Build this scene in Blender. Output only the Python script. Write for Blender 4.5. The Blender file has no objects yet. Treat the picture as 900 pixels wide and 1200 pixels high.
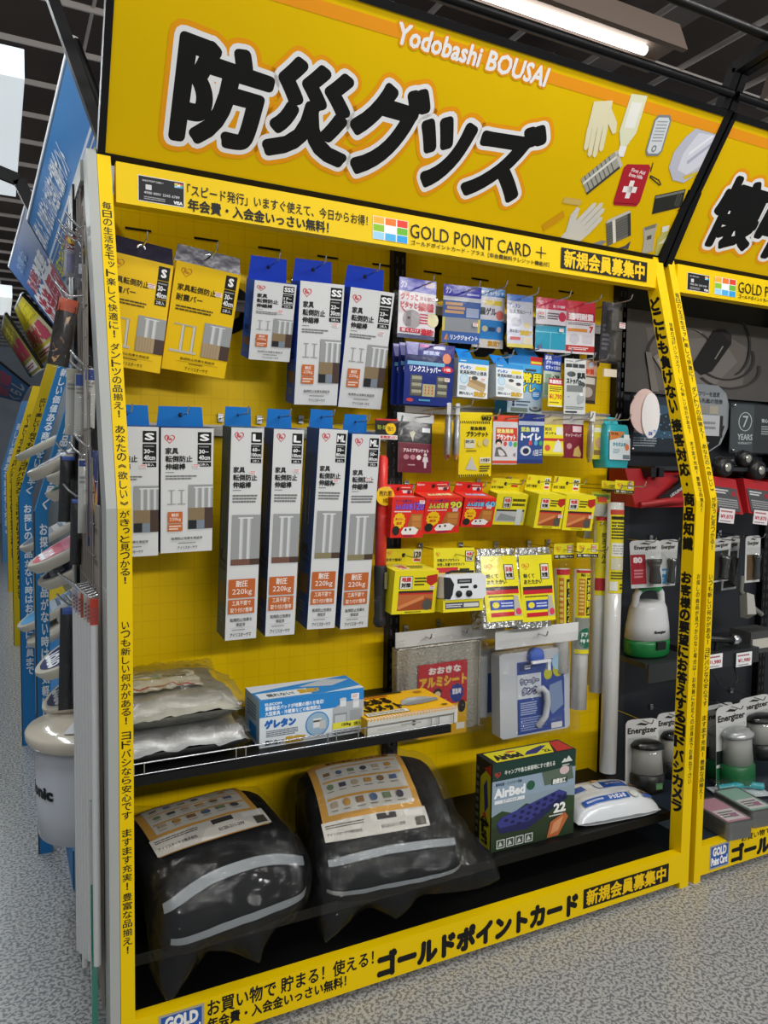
import bpy, math, random
from mathutils import Vector, Matrix, Euler, noise
C = bpy.context.scene.collection
scene = bpy.context.scene
rnd = random.Random(7)

# ---------------------------------------------------------------- camera
cam_data = bpy.data.cameras.new('camera')
cam_data.sensor_fit = 'VERTICAL'; cam_data.sensor_height = 36.0
cam_data.lens = 36.0 * 892.513 / 1200.0
cam_data.clip_start = 0.02; cam_data.clip_end = 100
cam = bpy.data.objects.new('camera', cam_data); C.objects.link(cam)
def camera_matrix(loc, yaw, pitch, roll):
    cy, sy = math.cos(yaw), math.sin(yaw)
    f = Vector((sy*math.cos(pitch), cy*math.cos(pitch), -math.sin(pitch)))
    r = Vector((cy, -sy, 0)); u = r.cross(f)
    r2 = r*math.cos(roll) + u*math.sin(roll); u2 = -r*math.sin(roll) + u*math.cos(roll)
    m = Matrix((r2, u2, -f)).transposed().to_4x4(); m.translation = loc
    return m
cam.matrix_world = camera_matrix(Vector((-0.267, -1.747, 1.424)), 0.470838, 0.0671477, 0.0159199)
scene.camera = cam

# ---------------------------------------------------------------- world, lights, exposure
world = bpy.data.worlds.new('world'); scene.world = world; world.use_nodes = True
bg = world.node_tree.nodes['Background']
bg.inputs[0].default_value = (0.86, 0.92, 1.0, 1); bg.inputs[1].default_value = 0.33
scene.view_settings.view_transform = 'Standard'; scene.view_settings.look = 'None'
scene.view_settings.gamma = 1.0; scene.view_settings.use_curve_mapping = False
scene.view_settings.exposure = -0.36
scene.cycles.max_bounces = 8; scene.cycles.transparent_max_bounces = 24
scene.cycles.caustics_reflective = False; scene.cycles.caustics_refractive = False
scene.cycles.use_denoising = True
def area(name, loc, sx, sy, power, col=(1, 0.98, 0.95), rot=(0, 0, 0)):
    l = bpy.data.lights.new(name, 'AREA'); l.shape = 'RECTANGLE'; l.size = sx; l.size_y = sy
    l.energy = power; l.color = col
    o = bpy.data.objects.new(name, l); o.location = loc; o.rotation_euler = rot; C.objects.link(o)
    return o
area('ceiling_strip_light', (2.3, -1.15, 3.3), 3.0, 0.16, 14)
area('sign_strip_light', (1.35, -0.52, 2.95), 2.6, 0.08, 24)
area('ceiling_strip_light', (2.4, -4.6, 3.1), 4.6, 0.25, 190, rot=(0.8, 0, 0))
area('ceiling_strip_light', (-0.9, -2.4, 3.3), 0.16, 2.4, 26)
area('aisle_strip_light', (-0.75, 1.2, 3.25), 0.16, 3.6, 60, (0.92, 0.97, 1.0))
area('aisle_strip_light', (-0.8, 6.0, 3.25), 0.16, 4.0, 80, (0.92, 0.97, 1.0))

# ---------------------------------------------------------------- materials
def srgb(h):
    h = h.lstrip('#'); v = [int(h[i:i+2], 16)/255 for i in (0, 2, 4)]
    return tuple(x/12.92 if x <= 0.04045 else ((x+0.055)/1.055)**2.4 for x in v) + (1,)
M = {}
def mat(name, col='808080', rough=0.45, metal=0.0, emit=0.0, var=0.0, vscale=8.0, bump=0.0, bscale=30.0, coat=0.0, spec=0.5):
    if name in M: return M[name]
    m = bpy.data.materials.new(name); m.use_nodes = True; nt = m.node_tree
    b = nt.nodes['Principled BSDF']; c = srgb(col) if isinstance(col, str) else col
    b.inputs['Base Color'].default_value = c; b.inputs['Roughness'].default_value = rough
    b.inputs['Metallic'].default_value = metal; b.inputs['Coat Weight'].default_value = coat
    b.inputs['Specular IOR Level'].default_value = spec
    if emit:
        b.inputs['Emission Color'].default_value = c; b.inputs['Emission Strength'].default_value = emit
    if var or bump:
        tc = nt.nodes.new('ShaderNodeTexCoord'); n = nt.nodes.new('ShaderNodeTexNoise')
        nt.links.new(tc.outputs['Object'], n.inputs['Vector'])
        n.inputs['Scale'].default_value = vscale; n.inputs['Detail'].default_value = 3
        if var:
            mx = nt.nodes.new('ShaderNodeMix'); mx.data_type = 'RGBA'
            mx.inputs[6].default_value = tuple(x*(1-var) for x in c[:3]) + (1,)
            mx.inputs[7].default_value = tuple(min(1, x*(1+var)) for x in c[:3]) + (1,)
            nt.links.new(n.outputs['Fac'], mx.inputs[0]); nt.links.new(mx.outputs[2], b.inputs['Base Color'])
        if bump:
            n2 = nt.nodes.new('ShaderNodeTexNoise'); n2.inputs['Scale'].default_value = bscale
            nt.links.new(tc.outputs['Object'], n2.inputs['Vector'])
            bp = nt.nodes.new('ShaderNodeBump'); bp.inputs['Strength'].default_value = bump; bp.inputs['Distance'].default_value = 0.01
            nt.links.new(n2.outputs['Fac'], bp.inputs['Height']); nt.links.new(bp.outputs['Normal'], b.inputs['Normal'])
    M[name] = m; return m
def pc(h, gloss=False):          # flat printed ink on card or film
    if gloss: return mat('gloss_' + h, h, 0.2, bump=0.10, bscale=28, spec=0.5)
    return mat('print_' + h, h, 0.5, spec=0.28)
def film(name, tint, haze, rough=0.12, bscale=18.0, bump=0.4, refl=0.07):   # clear plastic film with wrinkles
    if name in M: return M[name]
    m = bpy.data.materials.new(name); m.use_nodes = True; nt = m.node_tree; nt.nodes.clear()
    out = nt.nodes.new('ShaderNodeOutputMaterial'); tr = nt.nodes.new('ShaderNodeBsdfTransparent')
    tr.inputs[0].default_value = srgb(tint)
    b = nt.nodes.new('ShaderNodeBsdfDiffuse'); b.inputs['Color'].default_value = (0.75, 0.77, 0.78, 1)
    tc = nt.nodes.new('ShaderNodeTexCoord'); n = nt.nodes.new('ShaderNodeTexNoise'); n.inputs['Scale'].default_value = bscale
    n.inputs['Detail'].default_value = 4; n.inputs['Distortion'].default_value = 1.5
    nt.links.new(tc.outputs['Object'], n.inputs['Vector'])
    bp = nt.nodes.new('ShaderNodeBump'); bp.inputs['Strength'].default_value = bump; bp.inputs['Distance'].default_value = 0.02
    nt.links.new(n.outputs['Fac'], bp.inputs['Height'])
    gl = nt.nodes.new('ShaderNodeBsdfGlossy'); gl.inputs['Roughness'].default_value = rough
    nt.links.new(bp.outputs['Normal'], gl.inputs['Normal'])
    m1 = nt.nodes.new('ShaderNodeMixShader'); m1.inputs[0].default_value = haze
    m2 = nt.nodes.new('ShaderNodeMixShader')
    lw = nt.nodes.new('ShaderNodeLayerWeight'); lw.inputs[0].default_value = 0.5
    pw = nt.nodes.new('ShaderNodeMath'); pw.operation = 'POWER'; pw.inputs[1].default_value = 4.0; nt.links.new(lw.outputs['Facing'], pw.inputs[0])
    ma = nt.nodes.new('ShaderNodeMath'); ma.operation = 'MULTIPLY_ADD'; ma.inputs[1].default_value = 0.10; ma.inputs[2].default_value = refl
    nt.links.new(pw.outputs[0], ma.inputs[0]); nt.links.new(ma.outputs[0], m2.inputs[0])
    nt.links.new(tr.outputs[0], m1.inputs[1]); nt.links.new(b.outputs[0], m1.inputs[2])
    nt.links.new(m1.outputs[0], m2.inputs[1]); nt.links.new(gl.outputs[0], m2.inputs[2])
    nt.links.new(m2.outputs[0], out.inputs['Surface'])
    M[name] = m; return m
FILM = film('clear_film', 'fcfcfc', 0.0, .08, 18, .5, .022)
FILM2 = film('wrinkled_film', 'fafafa', 0.008, 0.09, 20, 0.9, .045)
ACRYL = film('clear_acrylic', 'f8fafa', 0.0, 0.05, 2, 0.02, .03)
YEL = mat('yellow_sheet', 'efc900', 0.45, var=0.05, vscale=3, spec=.18)
YELB = mat('yellow_header_sheet', 'e6be00', 0.45, spec=.12, var=0.06, vscale=2.2, bump=0.12, bscale=5)
INK = pc('0a0908'); WHITE = pc('f2f2f2'); ORANGE = pc('f0a000')
BLACKM = mat('black_powder_steel', '070708', 0.42, var=0.2, spec=.3)
STEEL = mat('bright_steel', 'c9ccd0', 0.25, 1.0)
GREYM = mat('grey_painted_steel', 'a9aba6', 0.45, var=0.06)
DECKM = mat('black_deck', '060606', 0.5, var=0.2, spec=.3)

# ---------------------------------------------------------------- mesh builder
_gc = {}; _gpool = {}
def glyphs(s, res):
    k = (s, res)
    if k in _gc: return _gc[k]
    if res not in _gpool:
        c = bpy.data.curves.new('lettering', 'FONT'); c.resolution_u = res; c.fill_mode = 'FRONT'
        _gpool[res] = (c, bpy.data.objects.new('lettering', c))
    c, o = _gpool[res]; c.body = s
    me = o.to_mesh()
    vs = [(v.co.x, v.co.y) for v in me.vertices]
    fs = [tuple(p.vertices) for p in me.polygons]
    o.to_mesh_clear()
    cnt = {}
    for f in fs:
        for i in range(len(f)):
            a, b = f[i], f[(i+1) % len(f)]; e = (min(a, b), max(a, b)); cnt[e] = cnt.get(e, 0)+1
    be = [e for e, n in cnt.items() if n == 1]
    _gc[k] = (vs, fs, be); return _gc[k]

from mathutils.geometry import delaunay_2d_cdt
_uc = {}
import numpy as np
def union_glyph(ch, res, bold, nseg):      # one character thickened by BOLD, as a flat sheet without overlaps
    k = (ch, res, round(bold, 4))
    if k in _uc: return _uc[k]
    vs, fs, be = glyphs(ch, res)
    if not bold or not vs: _uc[k] = (vs, fs); return _uc[k]
    P2 = [Vector(v) for v in vs]; F2 = [list(f) for f in fs]; polys = []
    for i, j in be:
        a, b = Vector(vs[i]), Vector(vs[j]); d = b-a
        if d.length < 1e-6: continue
        an = math.atan2(d.y, d.x); kk = len(P2)
        for t in range(nseg+1): q = an+math.pi/2+math.pi*t/nseg; P2.append(a+Vector((math.cos(q), math.sin(q)))*bold)
        for t in range(nseg+1): q = an-math.pi/2+math.pi*t/nseg; P2.append(b+Vector((math.cos(q), math.sin(q)))*bold)
        F2.append(list(range(kk, kk+2*nseg+2))); polys.append(P2[kk:])
    out = delaunay_2d_cdt(P2, [], F2, 0, 1e-5, False)
    V = np.array([(v.x, v.y) for v in out[0]]); T = np.array([f for f in out[2] if len(f) == 3])
    c = V[T].mean(axis=1); keep = np.zeros(len(T), bool)
    for shape in ([[P2[i] for i in f] for f in fs], polys):
        if not shape: continue
        n = len(shape[0]); q = np.array([[(p.x, p.y) for p in sh] for sh in shape if len(sh) == n]); e = np.roll(q, -1, axis=1)-q
        area_ = (q[:, :, 0]*np.roll(q, -1, axis=1)[:, :, 1]-np.roll(q, -1, axis=1)[:, :, 0]*q[:, :, 1]).sum(axis=1); sg = np.sign(area_)[:, None]; q, e, sg = [x[np.abs(area_) > 1e-7] for x in (q, e, sg)]
        ok = np.ones((len(c), len(q)), bool)
        for m in range(n):
            ok &= ((e[None, :, m, 0]*(c[:, None, 1]-q[None, :, m, 1])-e[None, :, m, 1]*(c[:, None, 0]-q[None, :, m, 0]))*sg[None, :, 0]) >= -1e-9
        keep |= ok.any(axis=1)
    _uc[k] = ([(float(x), float(y)) for x, y in V], [tuple(int(i) for i in f) for f in T[keep]]); return _uc[k]
_adv = {}
def advance(ch):
    if ch not in _adv:
        g = lambda t: max(v[0] for v in glyphs(t, 2)[0])
        _adv[ch] = g('I'+ch+'I')-g('II')
    return _adv[ch]
def union_text(s, res, bold, nseg=2):
    if not bold: return glyphs(s, res)[:2]
    V = []; F = []; x = 0
    for ch in s:
        if ch not in ' 　':
            v, f = union_glyph(ch, res, bold, nseg); k = len(V); V += [(a+x, b) for a, b in v]; F += [tuple(i+k for i in t) for t in f]
        x += advance(ch)
    return V, F

class MB:
    def __init__(s): s.v = []; s.f = []; s.m = []; s.mats = []; s.sm = []
    def mi(s, m):
        if m not in s.mats: s.mats.append(m)
        return s.mats.index(m)
    def add(s, vs, fs, m, smooth=False):
        k = len(s.v); s.v += [tuple(v) for v in vs]; i = s.mi(m)
        for f in fs: s.f.append(tuple(a+k for a in f)); s.m.append(i); s.sm.append(smooth)
    def box(s, x0, x1, y0, y1, z0, z1, m, mx=None):
        vs = [Vector((x, y, z)) for x in (x0, x1) for y in (y0, y1) for z in (z0, z1)]
        if mx: vs = [mx @ v for v in vs]
        s.add(vs, [(0, 1, 3, 2), (4, 6, 7, 5), (0, 4, 5, 1), (2, 3, 7, 6), (0, 2, 6, 4), (1, 5, 7, 3)], m)
    def hexa(s, p, m):      # 8 points: bottom loop 0-3, top loop 4-7
        s.add(p, [(3, 2, 1, 0), (4, 5, 6, 7), (0, 1, 5, 4), (1, 2, 6, 5), (2, 3, 7, 6), (3, 0, 4, 7)], m)
    def tube(s, pts, r, m, n=8, r2=None, caps=True):
        pts = [Vector(p) for p in pts]; rings = []; up = None
        for i, p in enumerate(pts):
            d = ((pts[i+1]-p) if i == 0 else (p-pts[i-1]) if i == len(pts)-1 else (pts[i+1]-pts[i-1])).normalized()
            if up is None: up = d.orthogonal().normalized()
            up = (up - d*up.dot(d)).normalized(); q = d.cross(up)
            rr = r if r2 is None else r+(r2-r)*i/(len(pts)-1)
            rings.append([p+(up*math.cos(a)+q*math.sin(a))*rr for a in [2*math.pi*j/n for j in range(n)]])
        vs = [v for rg in rings for v in rg]; fs = []
        for i in range(len(pts)-1):
            for j in range(n): fs.append((i*n+j, i*n+(j+1) % n, (i+1)*n+(j+1) % n, (i+1)*n+j))
        s.add(vs, fs, m, True)
        if caps:
            s.add(rings[0], [tuple(range(n-1, -1, -1))], m); s.add(rings[-1], [tuple(range(n))], m)
    def lathe(s, prof, m, n=24, o=(0, 0, 0), sy=1.0, mx=None):
        o = Vector(o); vs = []; fs = []
        for r, z in prof:
            for j in range(n):
                a = 2*math.pi*j/n; v = o+Vector((r*math.cos(a), r*math.sin(a)*sy, z)); vs.append(mx @ v if mx else v)
        for i in range(len(prof)-1):
            for j in range(n): fs.append((i*n+j, i*n+(j+1) % n, (i+1)*n+(j+1) % n, (i+1)*n+j))
        fs.append(tuple(range(n-1, -1, -1))); k = (len(prof)-1)*n; fs.append(tuple(range(k, k+n)))
        s.add(vs, fs, m, True)
    def grid(s, fn, nu, nv, m, smooth=True):
        vs = [fn(i/nu, j/nv) for j in range(nv+1) for i in range(nu+1)]; w = nu+1
        s.add(vs, [(j*w+i, (j+1)*w+i, (j+1)*w+i+1, j*w+i+1) for j in range(nv) for i in range(nu)], m, smooth)
    def prism(s, poly, fn, t0, t1, m, m_side=None):     # poly of (a,b); fn(a,b,t) -> xyz
        n = len(poly); A = [fn(a, b, t0) for a, b in poly]; B = [fn(a, b, t1) for a, b in poly]
        s.add(A, [tuple(range(n))], m); s.add(B, [tuple(range(n-1, -1, -1))], m)
        s.add(A+B, [(i, i+n, (i+1) % n+n, (i+1) % n) for i in range(n)], m_side or m)
    def build(s, name, parent=None, smooth=None):
        me = bpy.data.meshes.new(name); me.from_pydata(s.v, [], s.f)
        for m in s.mats: me.materials.append(m)
        me.polygons.foreach_set('material_index', s.m); me.polygons.foreach_set('use_smooth', s.sm)
        me.update(); o = bpy.data.objects.new(name, me); C.objects.link(o)
        if parent: o.parent = parent
        return o
    # -------- printed artwork; fn(u, v, layer) -> xyz, v runs downwards
    def text(s, txt, u0, v0, u1, v1, fn, l, m, bold=0.0, res=2, rot=0.0, edge_only=False):
        vs, _f, _e = glyphs(txt, res)
        if not vs: return
        xs = [a for a, b in vs]; ys = [b for a, b in vs]; x0, x1, y0, y1 = min(xs), max(xs), min(ys), max(ys)
        uc, vc = (u0+u1)/2, (v0+v1)/2; cr, sr = math.cos(rot), math.sin(rot)
        kx, ky = (u1-u0)/max(x1-x0, 1e-6), (v1-v0)/max(y1-y0, 1e-6)
        def tr(a, b):
            p, q = (a-(x0+x1)/2)*kx, -(b-(y0+y1)/2)*ky
            return fn(uc+p*cr-q*sr, vc+p*sr+q*cr, l)
        vs, fs = union_text(txt, res, bold)
        s.add([tr(a, b) for a, b in vs], fs, m)
def art(mb, ops, fn, nsub=1, gloss=False):
    l = 0
    def mm(c): return c if not isinstance(c, str) else pc(c, gloss)
    for op in ops:
        k = op[0]; l += 1
        if k == 'R':
            _, u0, v0, u1, v1, c = op[:6]
            mb.grid(lambda a, b: fn(u0+(u1-u0)*a, v0+(v1-v0)*b, l), nsub, nsub, mm(c), nsub > 1)
        elif k == 'T':
            _, t, u0, v0, u1, v1, c = op[:7]; mb.text(t, u0, v0, u1, v1, fn, l, mm(c), op[7] if len(op) > 7 else 0.012)
        elif k == 'V':
            _, t, u0, v0, u1, v1, c = op[:7]; n = len(t); st = (v1-v0)/n
            for i, ch in enumerate(t):
                if ch in ' 　': continue
                wd = (u1-u0)
                g = 0.08
                if ch == '・':
                    mb.add([fn((u0+u1)/2+wd*.13*math.cos(.6283*q), v0+st*(i+.5)+st*.13*math.sin(.6283*q), l) for q in range(10)], [tuple(range(10))], mm(c))
                elif ch in '！!、': mb.text(ch, (u0+u1)/2-wd*.07, v0+st*(i+.12), (u0+u1)/2+wd*.07, v0+st*(i+.88), fn, l, mm(c), 0.03)
                elif ch == 'ー': mb.text('｜', (u0+u1)/2-wd*.05, v0+st*(i+.1), (u0+u1)/2+wd*.05, v0+st*(i+.9), fn, l, mm(c), 0.02)
                elif ch in 'っッャュョ': mb.text(ch, u0+wd*.3, v0+st*(i+.15), u1, v0+st*(i+.8), fn, l, mm(c), 0.02)
                elif ch in '《》': mb.text('︽' if ch == '《' else '︾', u0+wd*.1, v0+st*(i+.3), u1-wd*.1, v0+st*(i+.7), fn, l, mm(c), 0.02)
                elif ch in 'しくりい': mb.text(ch, u0+wd*.12, v0+st*(i+g), u1-wd*.12, v0+st*(i+1-g), fn, l, mm(c), op[7] if len(op) > 7 else 0.02)
                else: mb.text(ch, u0, v0+st*(i+g), u1, v0+st*(i+1-g), fn, l, mm(c), op[7] if len(op) > 7 else 0.02)
        elif k == 'E':
            _, uc, vc, ru, rv, c = op[:6]; n = 20
            if nsub == 1:
                mb.add([fn(uc+ru*math.cos(2*math.pi*i/n), vc+rv*math.sin(2*math.pi*i/n), l) for i in range(n)], [tuple(range(n))], mm(c))
            else:      # follows a curved surface: rings around the middle
                vs = [fn(uc, vc, l)]+[fn(uc+ru*k/4*math.cos(2*math.pi*i/n), vc+rv*k/4*math.sin(2*math.pi*i/n), l) for k in (1, 2, 3, 4) for i in range(n)]
                mb.add(vs, [(0, 1+i, 1+(i+1) % n) for i in range(n)]+[(1+k*n+i, 1+(k+1)*n+i, 1+(k+1)*n+(i+1) % n, 1+k*n+(i+1) % n) for k in range(3) for i in range(n)], mm(c), True)
        elif k == 'P':
            pts = op[1]; mb.add([fn(a, b, l) for a, b in pts], [tuple(range(len(pts)))], mm(op[2]))
        elif k == 'B':          # lines of very small illegible print
            _, u0, v0, u1, v1, n, c = op[:7]; st = (v1-v0)/n; r = random.Random(int(u0*977+v0*3571+n))
            for i in range(n):
                u = u0; end = u1-(u1-u0)*(0.25*r.random() if i == n-1 else 0.06*r.random())
                while u < end:
                    d = (u1-u0)*(0.05+0.1*r.random()); e = min(end, u+d)
                    mb.add([fn(u, v0+st*(i+.2), l), fn(u, v0+st*(i+.75), l), fn(e, v0+st*(i+.75), l), fn(e, v0+st*(i+.2), l)], [(0, 1, 2, 3)], mm(c))
                    u = e+(u1-u0)*0.012
        elif k == 'L':
            _, a, b, c2, d, w, c = op[:7]; L = math.hypot(c2-a, d-b) or 1e-6; nx, ny = -(d-b)/L*w/2, (c2-a)/L*w/2
            mb.add([fn(a+nx, b+ny, l), fn(c2+nx, d+ny, l), fn(c2-nx, d-ny, l), fn(a-nx, b-ny, l)], [(0, 1, 2, 3)], mm(c))
        elif k == 'H':          # heart outline logo
            _, uc, vc, ru, rv, c = op[:6]; pts = []
            for i in range(28):
                t = 2*math.pi*i/28; x = 16*math.sin(t)**3/16; y = -(13*math.cos(t)-5*math.cos(2*t)-2*math.cos(3*t)-math.cos(4*t))/16
                pts.append((x, y))
            n = len(pts); A = [fn(uc+x*ru, vc+y*rv, l) for x, y in pts]; B = [fn(uc+x*ru*.8, vc+y*rv*.8, l) for x, y in pts]
            mb.add(A+B, [(i, (i+1) % n, (i+1) % n+n, i+n) for i in range(n)], mm(c))
            mb.text('R', uc-ru*.45, vc-rv*.45, uc-ru*.0, vc+rv*.25, fn, l, mm(c), 0.05)
            mb.text('is', uc+ru*.02, vc-rv*.2, uc+ru*.42, vc+rv*.25, fn, l, mm(c), 0.05)
def flat(w, h, y=0.0, x0=None, z0=0.0):       # front face of a package: origin at its top middle
    def fn(u, v, l): return (((u-.5)*w) if x0 is None else x0+u*w, y-0.0003-l*0.00006, z0-v*h)
    return fn
def tag(o, label, cat, group=None, kind=None):
    o['label'] = label; o['category'] = cat
    if group: o['group'] = group
    if kind: o['kind'] = kind
    return o
def struct(mb, name, parent=None):
    o = mb.build(name, parent)
    if not parent: o['kind'] = 'structure'
    return o
def thing(name, label, cat, loc=(0, 0, 0), rot=(0, 0, 0), group=None):
    o = bpy.data.objects.new(name, None); o.empty_display_size = 0.05; C.objects.link(o)
    o.location = loc; o.rotation_euler = rot
    return tag(o, label, cat, group)
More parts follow.
